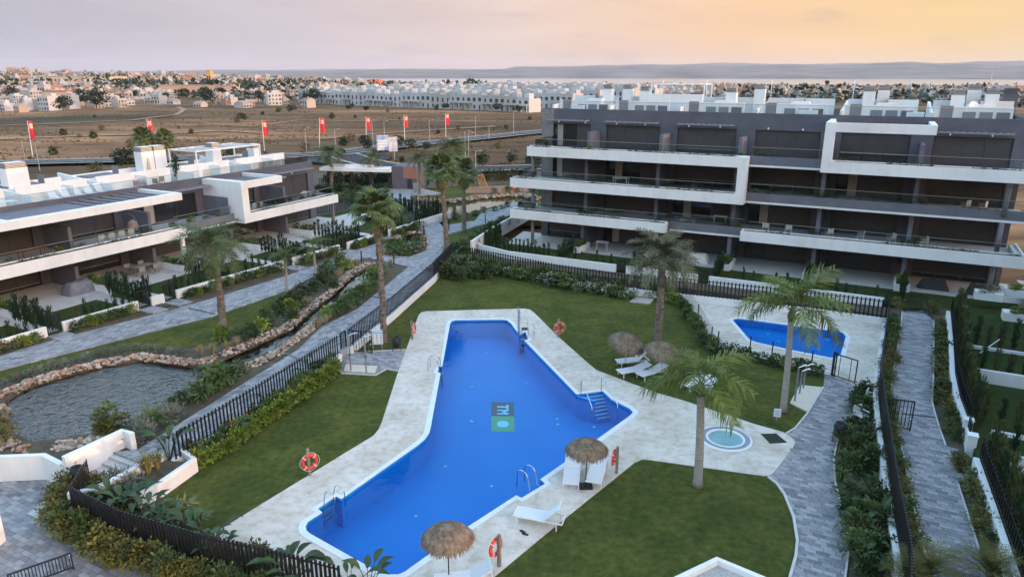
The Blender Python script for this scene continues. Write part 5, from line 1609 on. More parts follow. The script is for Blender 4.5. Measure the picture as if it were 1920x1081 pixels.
MB().box(-12.2, -1.25, -0.6, 2.4, 2.78, 3.25).box(-11.5, -4.6, 1.2, 1.7, 3.25, 3.55).build('canopy', WHITE, pv)
for x in (-11.6, -8.0, -5.0):
    MB().box(x - 0.12, x + 0.12, 0.9, 1.14, 0, 2.78).build('column', FRAME, pv)
st_ = thing('letterbox_wall', 'pale standing letterbox panel beside the entrance lodge', 'panel', at(781, 363, 0.2), A_U)
MB().box(-0.5, 0.5, -0.1, 0.1, 0, 1.5).box(-0.4, 0.4, -0.13, -0.103, 0.7, 1.35).build('panel', CONCRETE, st_)
fence('steel_fence', 'far black upright-bar fence behind the entrance hedge', [at(600, 353).xy, at(735, 352).xy], 0.0, 1.6, 0.28, 0.07)
fence('steel_fence', 'far black upright-bar fence behind the playground', [at(895, 345).xy, at(1000, 340).xy], 0.2, 1.3, 0.28, 0.07)
for i in range(14):
    x = 610 + i * 9.5
    p = at(x, 348, 0.0)
    shrub('dark', 'round dark shrub of the far hedge behind the entrance fence', (p.x, p.y + 1.2, 0), 2.4, 'far hedge behind the entrance fence')
for i in range(12):
    p = at(900 + i * 9, 342, 0.0)
    shrub('dark', 'round dark shrub of the hedge behind the playground', (p.x, p.y + 3.5, 0), 2.0, 'hedge behind the playground')
# far pond with stone bank
FP = ats([(800, 392), (845, 386), (905, 376), (985, 372), (1000, 378), (950, 384), (905, 392), (870, 402), (826, 410)], 0.22)
FPW = clear_mat('far_pond_water', (0.5, 0.5, 0.48), 1.3, 0.03, 1.33, 2.0, 0.12)
tag(MB().prism(FP, 0, 0.24, sides=False).build('far_pond', FPW), 'still far pond mirroring the stone bank and sky', None, None, 'structure')
tag(MB().prism([q for q in FP], 0, 0.215, sides=False).build('far_pond_bed', PBOT), None, None, None, 'structure')
# playground
pg_ = at(900, 352, 0.3)
YEL = mat('play_yellow', (0.36, 0.22, 0.06), rough=0.6)
pl = thing('climbing_frame', 'yellow A-shaped climbing frame on the playground', 'climbing frame', pg_, 1.1)
pl.scale = (0.8, 0.8, 0.8)
for s in (-1, 1):
    for x in (-1.4, 1.4):
        MB().tube([(x * 0.9, s * 1.0, 0), (x * 0.8, 0, 2.3)], 0.07, 6).build('leg', YEL, pl)
MB().tube([(-1.3, 0, 2.3), (1.3, 0, 2.3)], 0.07, 6).build('top_bar', YEL, pl)
for i in range(6):
    z = 0.3 + i * 0.33; y = -1.0 * (1 - z / 2.4)
    MB().tube([(-1.2, y, z), (1.2, y, z)], 0.04, 5).build('rung', YEL, pl)
PG = ats([(868, 362), (880, 350), (985, 347), (1010, 356), (960, 362)], 0.22)
tag(MB().prism(PG, 0, 0.24).build('play_surface', mat('play_surface_red', (0.24, 0.12, 0.07), rough=0.9)), 'reddish playground surface', None, None, 'structure')
pr = thing('spring_rider', 'small orange-red play rider beside the climbing frame', 'play equipment', at(962, 355, 0.25))
MB().lathe([(0.05, 0), (0.3, 0.15), (0.32, 0.5), (0.12, 0.85), (0, 0.9)], 10).build('body', mat('play_orange', (0.60, 0.13, 0.05), rough=0.6), pr, True)
MB().tube([(0, -0.25, 0.7), (0, 0.25, 0.7)], 0.03, 6).build('handle', YEL, pr)
# roads
def road(name, label, px, w, kerbs=True, lines=True):
    pts = [P(x, y).xy for x, y in px]
    mb = MB(); s = None
    def strip(off0, off1, dz, m, nm):
        q = MB(); prev = None
        dense = []
        for a, b in zip(pts, pts[1:]):
            n = max(1, int((b - a).length / 6))
            dense += [a.lerp(b, i / n) for i in range(n)]
        dense.append(pts[-1])
        for i, p in enumerate(dense):
            dd = (dense[min(i + 1, len(dense) - 1)] - dense[max(i - 1, 0)]).normalized()
            nn = Vector((-dd.y, dd.x))
            z = max(hgt(p.x, p.y), -0.4) + dz
            l, r = p + nn * off0, p + nn * off1
            cur = ((l.x, l.y, z), (r.x, r.y, z))
            if prev: q.quad(prev[1], cur[1], cur[0], prev[0])
            prev = cur
        o = q.build(nm, m)
        return tag(o, None, None, None, 'structure')
    o = strip(-w / 2, w / 2, 0.55, ASPHALT, name); o['label'] = label
    if kerbs:
        for s in (-1, 1):
            strip(s * (w / 2 + 0.0), s * (w / 2 + 0.9), 0.62, CONCRETE, 'pavement')
    if lines:
        strip(-0.12, 0.12, 0.556, PAINT, 'road_marking')
        strip(w / 2 - 0.5, w / 2 - 0.3, 0.556, PAINT, 'road_marking')
    return o
road('road', 'grey main road curving past the field below the flags', [(-140, 322), (0, 311), (230, 305), (420, 298), (560, 296), (640, 291), (720, 280), (840, 268), (1010, 250), (1130, 240)], 6.5)
road('side_road', 'grey side road passing behind the playground', [(640, 294), (700, 312), (790, 326), (890, 322), (1010, 319), (1150, 316)], 5.5, lines=False)
ROU = P(650, 300)
tag(MB().prism([(ROU.x + 9 * math.cos(i * math.pi / 16), ROU.y + 9 * math.sin(i * math.pi / 16)) for i in range(32)], 0, 0.25).build('junction', ASPHALT), 'asphalt junction beyond the entrance canopy', None, None, 'structure')
# parked stretch of pavement with flags
def flagpole(base, top, label, seed):
    t = thing('flagpole', label, 'flag', base, 0, 'red flags along the road')
    H_ = top.z - base.z
    MB().tube([(0, 0, 0), (top.x - base.x, 0, H_)], [0.09, 0.05], 8).build('pole', PLASTICW, t)
    f = MB(); n = 6
    fw, fh = 1.0, H_ * 0.48
    x0 = (top.x - base.x)
    rr = random.Random(seed)
    ph = rr.uniform(0, 3)
    cols = [(x0 * (1) + 0.05 + fw * i / n, 0.13 * math.sin(i * 1.1 + ph) * i / n) for i in range(n + 1)]
    for i in range(n):
        (xa, ya), (xb, yb) = cols[i], cols[i + 1]
        f.quad((xa, ya, H_ - 0.05 - fh), (xb, yb, H_ - 0.12 - fh), (xb, yb, H_ - 0.12), (xa, ya, H_ - 0.05))
    f.build('banner', FLAGRED, t, True)
    g = MB()
    for i in range(1, 5):
        (xa, ya), (xb, yb) = cols[i], cols[i + 1]
        g.quad((xa, ya - 0.02, H_ - fh * 0.42), (xb, yb - 0.02, H_ - fh * 0.42), (xb, yb - 0.02, H_ - fh * 0.14), (xa, ya - 0.02, H_ - fh * 0.14))
    g.build('banner_panel', mat('flag_panel', (0.74, 0.60, 0.55), (0.80, 0.55, 0.30), 0.8, 4.0), t)
    MB().tube([(x0, 0, H_), (x0 + fw, 0, H_ - 0.05)], 0.03, 5).build('arm', POSTGREY, t)
    return t
FLG = [((62, 296), (51, 227)), ((283, 284), (275, 223)), ((496, 284), (491, 226)), ((599, 277), (599, 221)), ((687, 265), (686, 219)), ((759, 263), (757, 216)), ((836, 257), (835, 212))]
names = ['red banner flag on a white pole beyond the chimneys of the two-storey block', 'red banner flag on a white pole rising behind the two fan palms', 'red banner flag on a white pole behind the pergola of the two-storey block', 'red banner flag on a white pole behind the small date palm at the junction', 'red banner flag on a white pole beside the billboard', 'red banner flag on a white pole beyond the billboard along the road', 'red banner flag on a white pole at the bend of the main road']
for i, (b, t_) in enumerate(FLG):
    bp = P(*b); flagpole(bp, over(bp, *t_), names[i], i)
def lamp(base, h, label, grp='street lamps along the roads'):
    t = thing('street_lamp', label, 'street lamp', base, 0, grp)
    MB().tube([(0, 0, 0), (0, 0, h)], [0.075, 0.045], 7).build('pole', POSTGREY, t)
    MB().tube([(0, 0, h), (0.75, 0, h + 0.12)], 0.03, 5).build('arm', POSTGREY, t)
    MB().box(0.55, 1.1, -0.11, 0.11, h + 0.09, h + 0.17).build('lamp_head', POSTGREY, t)
    return t
for b, ty in (((575, 283), 240), ((630, 288), 243), ((700, 282), 225), ((722, 275), 228), ((806, 266), 226), ((873, 315), 247), ((879, 314), 250), ((892, 262), 217), ((963, 254), 209), ((892, 320), 292), ((48, 303), 262), ((75, 320), 268), ((917, 262), 245), ((740, 300), 262)):
    p = P(*b); lamp(p, max(3.5, over(p, b[0], ty).z - p.z), 'thin grey street lamp standing along the road beyond the estate')
# billboard
bb = P(727, 300)
bt = thing('billboard', 'blue and white advertising billboard on dark posts by the junction', 'billboard', bb, 0.35)
for x in (-1.9, -0.6, 0.7, 1.9):
    MB().box(x - 0.07, x + 0.07, -0.07, 0.07, 0, 2.9).build('post', FRAME, bt)
SKYB = mat('billboard_blue', (0.10, 0.24, 0.52), (0.45, 0.55, 0.66), 0.6, 0.6, lo=0.4, hi=0.55)
MB().box(-2.1, 0.25, -0.14, -0.075, 2.0, 5.0).build('panel', SKYB, bt)
o = MB().box(0.3, 2.1, -0.14, -0.075, 1.7, 4.6).build('panel', mat('billboard_pale', (0.28, 0.36, 0.50), (0.6, 0.62, 0.64), 0.6, 0.8), bt)
BLW = mat('billboard_stripe_white', (0.7, 0.7, 0.7), rough=0.7)
for i in range(3):
    MB().box(-1.9, -0.1, -0.165, -0.143, 2.7 + i * 0.55, 2.88 + i * 0.55).build('picture_band', BLW, bt)

# ------------------------------------------------------------------ scrub on the field
TREES = [tree_mesh('field_tree', L_TREE, 5.0, 3.0, 620, 0.3, 0.7) for _ in range(3)]
def tree(base, s, label, group, sz=None, name='tree'):
    t = thing(name, label, 'tree', base, rnd.uniform(0, 6), group)
    t.scale = (s, s, sz or s)
    a, b = rnd.choice(TREES)
    link('trunk', a, t); link('crown', b, t)
    return t
for x, y, s in ((548, 212, .9), (455, 228, .75), (524, 195, 1.0), (545, 190, .8), (505, 187, .8), (420, 184, 1.0), (228, 190, .8), (310, 187, 1.2), (100, 186, 1.1), (30, 188, 1.2), (655, 208, .7), (686, 210, .7), (720, 196, .7), (760, 200, .8), (836, 206, .8), (870, 205, .7), (935, 210, 1.0), (970, 212, .9), (1000, 200, 1.6), (1012, 190, 1.9), (660, 203, .6), (590, 200, .7)):
    p = P(x, y); tree(p, s * 0.85, 'dark rounded scrub tree standing at the far edge of the dry field', 'scrub trees on the field', s * 0.7)
mb = MB()
fr_ = random.Random(5)
for i in range(9000):
    a = R(fr_.uniform(-38, 8)); r = 118 * (3.4 ** fr_.random())
    x, y = r * math.sin(a), r * math.cos(a)
    if noise.noise(Vector((x / 30, y / 14, 2))) < 0.02: continue
    z = hgt(x, y)
    for k in range(4):
        d_ = Vector((fr_.uniform(-1, 1), fr_.uniform(-1, 1), fr_.uniform(0.3, 1.1)))
        leaf(mb, Vector((x, y, z - 0.05)), d_, fr_.uniform(0.2, 0.5), fr_.uniform(0.25, 0.7), 0 if fr_.random() < 0.65 else 1)
tag(mb.build('dry_weeds', [mat('dry_weed', (0.12, 0.085, 0.05), (0.20, 0.14, 0.085), 0.95, 0.2), mat('green_weed', (0.07, 0.07, 0.035), rough=0.95)]), 'dry weeds and tufts scattered over the brown field', None, None, 'stuff')
TRACK = mat('dirt_track', (0.30, 0.19, 0.12), (0.40, 0.27, 0.18), 0.95, 0.3, spec=0.05)
def track(label, px, w):
    q = MB(); prev = None
    pts = [P(x, y).xy for x, y in px]; dense = []
    for a, b in zip(pts, pts[1:]):
        n = max(1, int((b - a).length / 5)); dense += [a.lerp(b, i / n) for i in range(n)]
    for i in range(len(dense)):
        p = dense[i]; dd = (dense[min(i + 1, len(dense) - 1)] - dense[max(i - 1, 0)]).normalized(); nn = Vector((-dd.y, dd.x)) * w * (0.6 + 0.5 * abs(noise.noise(Vector((p.x / 9, p.y / 9, 1)))))
        cur = [(r.x, r.y, hgt(r.x, r.y) + 0.22) for r in (p + nn, p - nn)]
        if prev: q.quad(prev[1], cur[1], cur[0], prev[0])
        prev = cur
    tag(q.build('dirt_track', TRACK), label, None, None, 'structure')
track('pale dirt track winding across the dry field', [(0, 236), (120, 232), (250, 226), (330, 216), (345, 206), (332, 200)], 1.6)
track('pale dirt track along the far middle of the field', [(380, 232), (470, 238), (560, 226), (680, 228), (800, 224), (930, 222)], 1.4)
track('pale dirt track near the flags', [(0, 262), (150, 256), (300, 252), (420, 246), (520, 252)], 2.2)
track('pale dirt track beside the main road', [(600, 262), (700, 252), (820, 244), (960, 236)], 1.5)
for i in range(46):
    a = R(fr_.uniform(-37, 3)); r = 130 * (2.8 ** fr_.random())
    x, y = r * math.sin(a), r * math.cos(a)
    o = link('field_bush', BUSH[fr_.choice(('dark', 'olive', 'olive'))][0], None, (x, y, hgt(x, y) - 0.1), (0, 0, a * 9), fr_.uniform(1.4, 3.4)); tag(o, 'low scrubby bush out on the dry field', 'bush', 'scrub bushes on the dry field')
# young street trees by the road
for x, y, s in ((433, 300, .4), (685, 275, .5), (690, 283, .45), (640, 296, .35), (770, 282, .45), (1005, 320, .45), (905, 316, .5), (960, 310, .4), (745, 277, .5), (800, 285, .4)):
    tree(P(x, y), s, 'small thin young street tree by the road', 'young street trees')

# ------------------------------------------------------------------ the town
def house_mat(name, ca, cb):
    m = bpy.data.materials.new(name); m.use_nodes = True
    nt = m.node_tree; N, L = nt.nodes, nt.links
    b = N['Principled BSDF']; b.inputs['Roughness'].default_value = 0.85
    oi = N.new('ShaderNodeObjectInfo'); r = N.new('ShaderNodeValToRGB')
    r.color_ramp.interpolation = 'CONSTANT'
    r.color_ramp.elements[0].color = (*ca, 1); r.color_ramp.elements[1].color = (*cb, 1); r.color_ramp.elements[1].position = 0.62
    e = r.color_ramp.elements.new(0.3); e.color = tuple((a + b_) / 2 for a, b_ in zip(ca, cb)) + (1,)
    L.new(oi.outputs['Random'], r.inputs[0]); L.new(r.outputs[0], b.inputs['Base Color'])
    return m
HW = house_mat('town_house_white', (0.40, 0.39, 0.38), (0.48, 0.48, 0.485))
HP = house_mat('town_house_cream', (0.36, 0.26, 0.20), (0.42, 0.37, 0.33))
HROOF = mat('town_roof', (0.30, 0.19, 0.14), (0.42, 0.36, 0.32), 0.9, 0.1)
HWIN = mat('town_window', (0.045, 0.05, 0.06), rough=0.3)
HBLUE = mat('town_awning_blue', (0.12, 0.20, 0.34), rough=0.7)
def house_mesh(name, wm, w, d, h, floors=2, kind=0, rr=rnd):
    mb = MB()
    mb.box(-w / 2, w / 2, 0, d, -1.5, h)
    for f in range(floors):
        z = 0.7 + f * (h / floors)
        n = max(2, int(w / 2.4))
        for i in range(n):
            x = -w / 2 + w * (i + 0.5) / n
            ww = 0.55 if rr.random() < 0.7 else 0.9
            zz = z if rr.random() < 0.6 else z - 0.6
            mb.box(x - ww, x + ww, -0.05, 0.0, zz, z + 1.5, 1)       # window
            mb.box(x - ww - 0.1, x + ww + 0.1, -0.16, -0.051, zz - 0.12, zz, 0)
    if kind == 0:       # flat roof, parapet and stair head
        mb.box(-w / 2 - 0.1, w / 2 + 0.1, -0.1, 0.15, h, h + 0.8)
        mb.box(-w / 2 - 0.1, -w / 2 + 0.15, 0.15, d, h, h + 0.8).box(w / 2 - 0.15, w / 2 + 0.1, 0.15, d, h, h + 0.8)
        mb.box(-w * 0.1, w * 0.4, d * 0.45, d * 0.85, h, h + 2.4)
        mb.box(-w * 0.42, -w * 0.3, d * 0.6, d * 0.7, h, h + 1.9)
    elif kind == 1:     # pitched tile roof
        n = len(mb.v)
        mb.v += [(-w / 2 - .3, -.3, h), (w / 2 + .3, -.3, h), (w / 2 + .3, d + .3, h), (-w / 2 - .3, d + .3, h), (-w / 2 - .3, d / 2, h + d * 0.22), (w / 2 + .3, d / 2, h + d * 0.22)]
        mb.f += [(n, n + 1, n + 5, n + 4), (n + 2, n + 3, n + 4, n + 5), (n, n + 4, n + 3), (n + 1, n + 2, n + 5)]; mb.m += [2, 2, 0, 0]
        mb.box(w * 0.2, w * 0.3, d * 0.3, d * 0.4, h, h + d * 0.22 + 0.8)
    else:               # porch with columns
        mb.box(-w / 2, w / 2, -1.8, 0, h * 0.5 - 0.2, h * 0.5)
        for x in (-w / 2 + 0.2, 0, w / 2 - 0.2): mb.box(x - 0.15, x + 0.15, -1.75, -1.45, -1, h * 0.5 - 0.2)
        mb.box(-w / 2, w / 2, -1.8, -1.7, h * 0.5, h * 0.5 + 0.8)
        mb.box(-w / 2 - 0.1, w / 2 + 0.1, -0.1, 0.15, h, h + 0.7)
        mb.box(-w * 0.3, w * 0.1, d * 0.4, d * 0.8, h, h + 2.3)
    return mesh_only(mb, name, [wm, HWIN, HROOF, HBLUE])
TERRACE = [house_mesh('terraced_house', HW, 7.0, 9.0, 6.3, 2, k) for k in (0, 2, 0)]
HOUSES = [house_mesh('town_house', HP, 9.0, 9.0, 6.5, 2, 0), house_mesh('town_house', HP, 8.0, 10.0, 6.2, 2, 1), house_mesh('town_house', HW, 8.0, 9.0, 6.8, 2, 2), house_mesh('town_house', HW, 11.0, 9.0, 9.2, 3, 0), house_mesh('town_house', HP, 7.0, 8.0, 9.5, 3, 0), house_mesh('town_house', HW, 9.0, 9.0, 3.6, 1, 1)]
# white terrace rows at the edge of the field
T0, T1 = P(560, 192).xy, P(992, 211).xy
td = (T1 - T0); tn = Vector((-td.y, td.x)).normalized()
if tn.y < 0: tn = -tn
ta = math.atan2(td.y, td.x)
for r_ in range(5):
    a, b = T0 + tn * (r_ * 30.0) - td * (0.05 * r_), T1 + tn * (r_ * 30.0) + td * (0.02 * (r_ % 2))
    n = int((b - a).length / 7.0)
    for i in range(n):
        if rnd.random() < 0.03: continue
        p = a.lerp(b, (i + 0.5) / n)
        o = link('terraced_house', TERRACE[rnd.randrange(3)], None, (p.x, p.y, hgt(p.x, p.y) + r_ * 0.55), (0, 0, ta), (1, 1, rnd.uniform(0.95, 1.12)))
        tag(o, 'white two-storey terraced house in the %s row beyond the field' % ('front', 'second', 'third', 'fourth', 'rear')[r_], 'house', 'white terrace, row %s' % 'abcde'[r_])
# houses of the town further left and behind
cr_ = random.Random(21)
placed = 0
TLAB = ['flat-roofed two-storey house of the town past the field', 'pitched-roof two-storey house of the town past the field', 'white porch-fronted house of the town past the field', 'wide three-storey flat-roofed house of the town', 'narrow three-storey flat-roofed house of the town', 'low one-storey pitched-roof house of the town']
tries = 0
while placed < 280 and tries < 6000:
    tries += 1
    a = R(cr_.uniform(-39, -15)); r = cr_.uniform(395, 1000)
    x, y = r * math.sin(a), r * math.cos(a)
    if Vector((x, y)).dot(tn) > T0.dot(tn) - 14 and Vector((x, y)).x > T0.x - 15: continue
    h_ = HOUSES[cr_.randrange(6)]
    o = link('town_house', h_, None, (x, y, hgt(x, y)), (0, 0, R(cr_.choice((-28, -20, 30, 62)) + cr_.uniform(-6, 6))), cr_.uniform(0.42, 0.68))
    tag(o, TLAB[HOUSES.index(h_)], 'house', 'town houses, ' + TLAB[HOUSES.index(h_)][:28])
    placed += 1
for i in range(44):
    a = R(cr_.uniform(-38, -13)); r = cr_.uniform(385, 900)
    tree(Vector((r * math.sin(a), r * math.cos(a), hgt(r * math.sin(a), r * math.cos(a)) - 0.3)), cr_.uniform(0.9, 1.7), 'dark tree standing among the near town houses', 'trees among the town houses')
# the mass of houses farther off
mb = MB()
def far_house(x, y, s, tall=1.0):
    z = hgt(x, y); w, d, h = s * cr_.uniform(4, 9), s * cr_.uniform(4, 8), cr_.uniform(2.8, 5.2) * tall
    M = Matrix.Translation((x, y, z)) @ Matrix.Rotation(R(cr_.choice((-30, 20, 62)) + cr_.uniform(-10, 10)), 4, 'Z')
    mi = cr_.choices((0, 1, 2), (5, 3, 1.2))[0]
    mb.box(-w / 2, w / 2, -d / 2, d / 2, -2, h, mi, M)
    mb.box(-w * 0.2, w * 0.2, -d * 0.2, d * 0.2, h, h + 2, mi, M)
    for i in range(3):
        xx = -w / 2 + w * (i + 0.5) / 3
        mb.box(xx - 0.7, xx + 0.7, -d / 2 - 0.1, -d / 2, h * 0.5, h * 0.5 + 1.6, 3, M)
    if cr_.random() < 0.3: mb.box(-w / 2 - 0.3, w / 2 + 0.3, -d / 2 - 0.3, d / 2 + 0.3, h, h + 0.5, 4, M)
for i in range(6500):
    az = cr_.uniform(-39, 39)
    r = 560 * ((4.6 if az < 0 else 3.6) ** cr_.random())
    if r < 1000 and az < -15 and cr_.random() < 0.4: continue
    if az > -4 and r < 620: continue
    a = R(az); x, y = r * math.sin(a), r * math.cos(a)
    if noise.noise(Vector((x / 260, y / 260, 4))) < -0.22: continue
    far_house(x, y, 1.0 if r < 1500 else 1.25, 1.0 if cr_.random() < 0.9 else 1.8)
for i in range(60):        # apartment blocks on the skyline at the left
    az = cr_.uniform(-38, -10); r = cr_.uniform(1700, 2900); a = R(az)
    far_house(r * math.sin(a), r * math.cos(a), 2.4, cr_.uniform(1.8, 3.4))
fw_ = [mat('town_mass_white', (0.42, 0.41, 0.40), rough=0.9), mat('town_mass_cream', (0.38, 0.28, 0.22), rough=0.9), mat('town_mass_rose', (0.33, 0.19, 0.14), rough=0.9), HWIN, HROOF]
tag(mb.build('distant_town', fw_), 'mass of distant white and cream town houses out to the lagoon', None, None, 'stuff')
mb = MB()
for i in range(5200):
    az = cr_.uniform(-39, 39); r = 480 * ((5.4 if az < 0 else 4.0) ** cr_.random()); a = R(az)
    x, y = r * math.sin(a), r * math.cos(a)
    if az > -15 and r < 560 and az < 4: continue
    if az > 3 and cr_.random() < 0.72: continue
    if noise.noise(Vector((x / 200, y / 200, 11))) < -0.05: continue
    s = cr_.uniform(2.5, 6.0); z = hgt(x, y)
    tall = cr_.uniform(0.7, 1.5)
    for k in range(14):
        d_ = rdir(cr_)
        leaf(mb, Vector((x + d_.x * s * 0.7, y + d_.y * s * 0.5, z + s * tall * (0.75 + 0.6 * d_.z))), d_, s * 0.6, s * 0.8)
tag(mb.build('distant_trees', L_TREE), 'dark trees scattered through the distant town', None, None, 'stuff')
# landmarks of the town
def block(name, label, x, y, w, h, m, cap=None, d=14):
    p = P(x, y)
    t = thing(name, label, 'building', p, R(-10))
    MB().box(-w / 2, w / 2, 0, d, -2, h).build('wall', m, t)
    mb = MB().box(-w / 2 - 0.3, w / 2 + 0.3, -0.3, d + 0.3, h, h + 0.6)
    mb.build('roof', cap or HROOF, t)
    q = MB()
    for i in range(max(2, int(w / 5))):
        xx = -w / 2 + w * (i + 0.5) / max(2, int(w / 5))
        q.box(xx - 1, xx + 1, -0.1, -0.003, h * 0.35, h * 0.65)
    q.build('window', HWIN, t)
    return t
block('church_tower', 'yellow church tower rising over the white houses', 393, 162, 6, 19, mat('ochre_wall', (0.55, 0.36, 0.15), rough=0.9), d=6)
block('shop_building', 'bright orange-red box-shaped shop rising above the terraces', 703, 166, 15, 12, mat('orange_wall', (0.72, 0.20, 0.10), rough=0.8))
block('market_hall', 'long low white hall behind the terraces', 640, 165, 85, 7, HW, CONCRETE)
block('market_hall', 'long pale grey hall in front of the orange shop', 610, 173, 60, 6.5, CONCRETE, CONCRETE)
block('warehouse', 'long beige warehouse with flat roof in the town', 140, 157, 95, 8, mat('beige_wall', (0.52, 0.45, 0.36), rough=0.9), CONCRETE, 30)
block('warehouse', 'blue walled warehouse beside the long beige one', 205, 160, 26, 8, mat('blue_wall', (0.10, 0.17, 0.28), rough=0.8), CONCRETE, 20)
block('apartment_block', 'row of tall salmon apartment fronts beside the dark trees', 370, 183, 60, 8.5, mat('salmon_wall', (0.56, 0.36, 0.27), rough=0.9), HROOF, 9)
block('white_hall', 'long flat white hall behind the last terrace row', 815, 172, 45, 6, HW, HW)
block('terracotta_house', 'large cream house with red roof at the field edge', 105, 189, 17, 5.5, mat('cream_wall', (0.60, 0.44, 0.33), rough=0.9), mat('terracotta', (0.42, 0.15, 0.08), rough=0.9), 10)
# ------------------------------------------------------------------ stones round the water
def stone_mesh(i):
    bm = bmesh.new(); bmesh.ops.create_icosphere(bm, subdivisions=2 if i < 3 else 1, radius=1)
    for v in bm.verts:
        k = 0.8 + 0.35 * noise.noise(v.co * 1.3 + Vector((i * 7, 0, 0)))
        v.co = Vector((v.co.x * 1.15, v.co.y * 0.9, v.co.z * 0.7)) * k
    me = bpy.data.meshes.new('stone'); bm.to_mesh(me); bm.free(); return me
def stone_border(name, label, line, z, width, n, smin, smax, parts=300, wts=(4, 4, 2)):
    pts = walk(line, 0.05)
    t = thing(name, label, 'stones', (0, 0, 0))
    rr = random.Random(n)
    lst = []
    for i in range(n):
        p, a = rr.choice(pts)
        o = rr.uniform(-1, 1) * width / 2
        s = rr.uniform(smin, smax)
        q = Vector((p.x - math.sin(a) * o, p.y + math.cos(a) * o))
        lst.append((q.length, q, s, rr.uniform(0, 6.3), rr.choices((0, 1, 2), wts)[0], rr.randrange(4), z + rr.uniform(-0.06, 0.10) + 0.12 * (1 - abs(o) / (width / 2 + 1e-6))))
    lst.sort(key=lambda k: k[0])
    mb = MB()
    for i, (dd, q, s, a, mi, v, zz) in enumerate(lst):
        if i < parts:
            link('stone', STN[v][mi], t, (q.x, q.y, zz), (rr.uniform(-.4, .4), rr.uniform(-.4, .4), a), s)
        else:
            M = Matrix.Translation((q.x, q.y, zz)) @ Matrix.Rotation(a, 4, 'Z') @ Matrix.Scale(s, 4)
            me = STN[v][mi]; n0 = len(mb.v)
            mb.v += [tuple(M @ w.co) for w in me.vertices]
            for f in me.polygons: mb.f.append(tuple(n0 + k for k in f.vertices)); mb.m.append(mi)
    if mb.v: tag(mb.build('stone_mass', ROCKS, t), None, None, None, 'stuff')
    return t
STN = []
for i in range(4):
    b = stone_mesh(i); row = []
    for m in ROCKS:
        c = b.copy(); c.materials.append(m); row.append(c)
    STN.append(row)
PT = ats([(-30, 752), (4, 740), (48, 719), (115, 699), (192, 679), (264, 667), (337, 677), (372, 681), (400, 672)], 0.3)
stone_border('stone_bank', 'curved bank of ochre stones along the far side of the pond', PT, 0.26, 0.85, 620, 0.07, 0.17, wts=(6, 3, 3))
stone_border('stone_bank', 'pale stone bank on the near side of the pond by the walkway', ats([(388, 722), (352, 744), (306, 773), (245, 800)], 0.3), 0.26, 0.7, 220, 0.07, 0.16, wts=(2, 6, 2))
stone_border('stone_bank', 'heap of pale stones where the pond meets the plaza wall', ats([(195, 822), (150, 832), (105, 836)], 0.3), 0.26, 0.9, 130, 0.09, 0.20, wts=(2, 6, 2))
stone_border('stone_bank', 'reddish stones on the left end of the pond', ats([(60, 842), (20, 838), (0, 820), (-5, 790), (0, 762)], 0.3), 0.26, 0.8, 150, 0.08, 0.19, wts=(6, 2, 2))
stone_border('stone_bank', 'long stone bank on the left side of the stream', ats([(400, 672), (466, 645), (541, 611), (577, 580), (621, 547), (652, 516), (683, 497), (702, 494)], 0.3), 0.28, 0.8, 620, 0.07, 0.17, wts=(4, 5, 2))
stone_border('stone_bank', 'stone bank on the right side of the stream beside the walkway', ats([(405, 708), (441, 697), (510, 668), (551, 640), (586, 611), (600, 600)], 0.3), 0.28, 0.8, 420, 0.07, 0.17, wts=(3, 6, 2))
stone_border('stone_bank', 'stone edging round the little basin among the palms', ats([(722, 464), (750, 438), (792, 437), (798, 462), (770, 474), (742, 478), (722, 464)], 0.3), 0.3, 0.7, 130, 0.10, 0.24)
stone_border('stone_bank', 'reddish stone bank sloping into the far pond by the boardwalk', ats([(776, 372), (795, 388), (826, 412)], 0.3), 0.3, 1.6, 160, 0.16, 0.34, 0, wts=(7, 2, 2))
stone_border('stone_bank', 'reddish stone bank behind the far pond', ats([(790, 376), (840, 380), (900, 370), (985, 366), (1000, 372)], 0.35), 0.42, 1.8, 330, 0.18, 0.36, 0, wts=(7, 2, 2))

# ------------------------------------------------------------------ palms
def pt(x, y, z=0.0): return at(x, y, z)
b = pt(418, 608, 0.34); palm('date_palm', 'date palm with rough trunk on the stream lawn beside the garden walkway', b, over(b, 399, 462), 0.24, 0.20, 'green', 30, 1.0, el=(-40, 70))
b = pt(720, 640, 0.0); palm('fan_palm', 'tall fan palm with skirt of dry leaves beside the shower court', b, over(b, 704, 405), 0.20, 0.16, 'fan', 46, 1.15, el=(-55, 80), skirt=16)
b = pt(838, 484, 0.2); palm('fan_palm', 'tall fan palm with dry skirt at the walkway bend', b, over(b, 827, 328), 0.24, 0.18, 'fan', 44, 1.3, el=(-55, 80), skirt=20)
b = pt(870, 432, 0.25); palm('fan_palm', 'fan palm with dry skirt in front of the far pond', b, over(b, 868, 330), 0.24, 0.18, 'fan', 42, 1.3, el=(-55, 80), skirt=14)
b = pt(1230, 668, 0.0); palm('date_palm', 'grey-green date palm with rough trunk on the lawn behind the parasols', b, over(b, 1241, 494), 0.24, 0.21, 'date', 36, 0.92, el=(-35, 80))
b = pt(1468, 772, 0.0); palm('queen_palm', 'queen palm with long arching fronds in front of the paddling pool', b, over(b, 1484, 588), 0.17, 0.13, 'queen', 11, 0.9, el=(-18, 84), boots=False, smooth=True, seed=3)
b = pt(1308, 910, 0.0); palm('queen_palm', 'queen palm with drooping fronds on the corner of the front lawn', b, over(b, 1314, 728), 0.19, 0.14, 'queen', 11, 0.78, el=(-14, 62), boots=False, smooth=True, seed=8)
b = pt(537, 548, 0.35); palm('queen_palm', 'small queen palm at the garden walkway edge beyond the date palm', b, over(b, 535, 488), 0.10, 0.08, 'green', 12, 0.55, el=(-25, 80), boots=False, smooth=True)
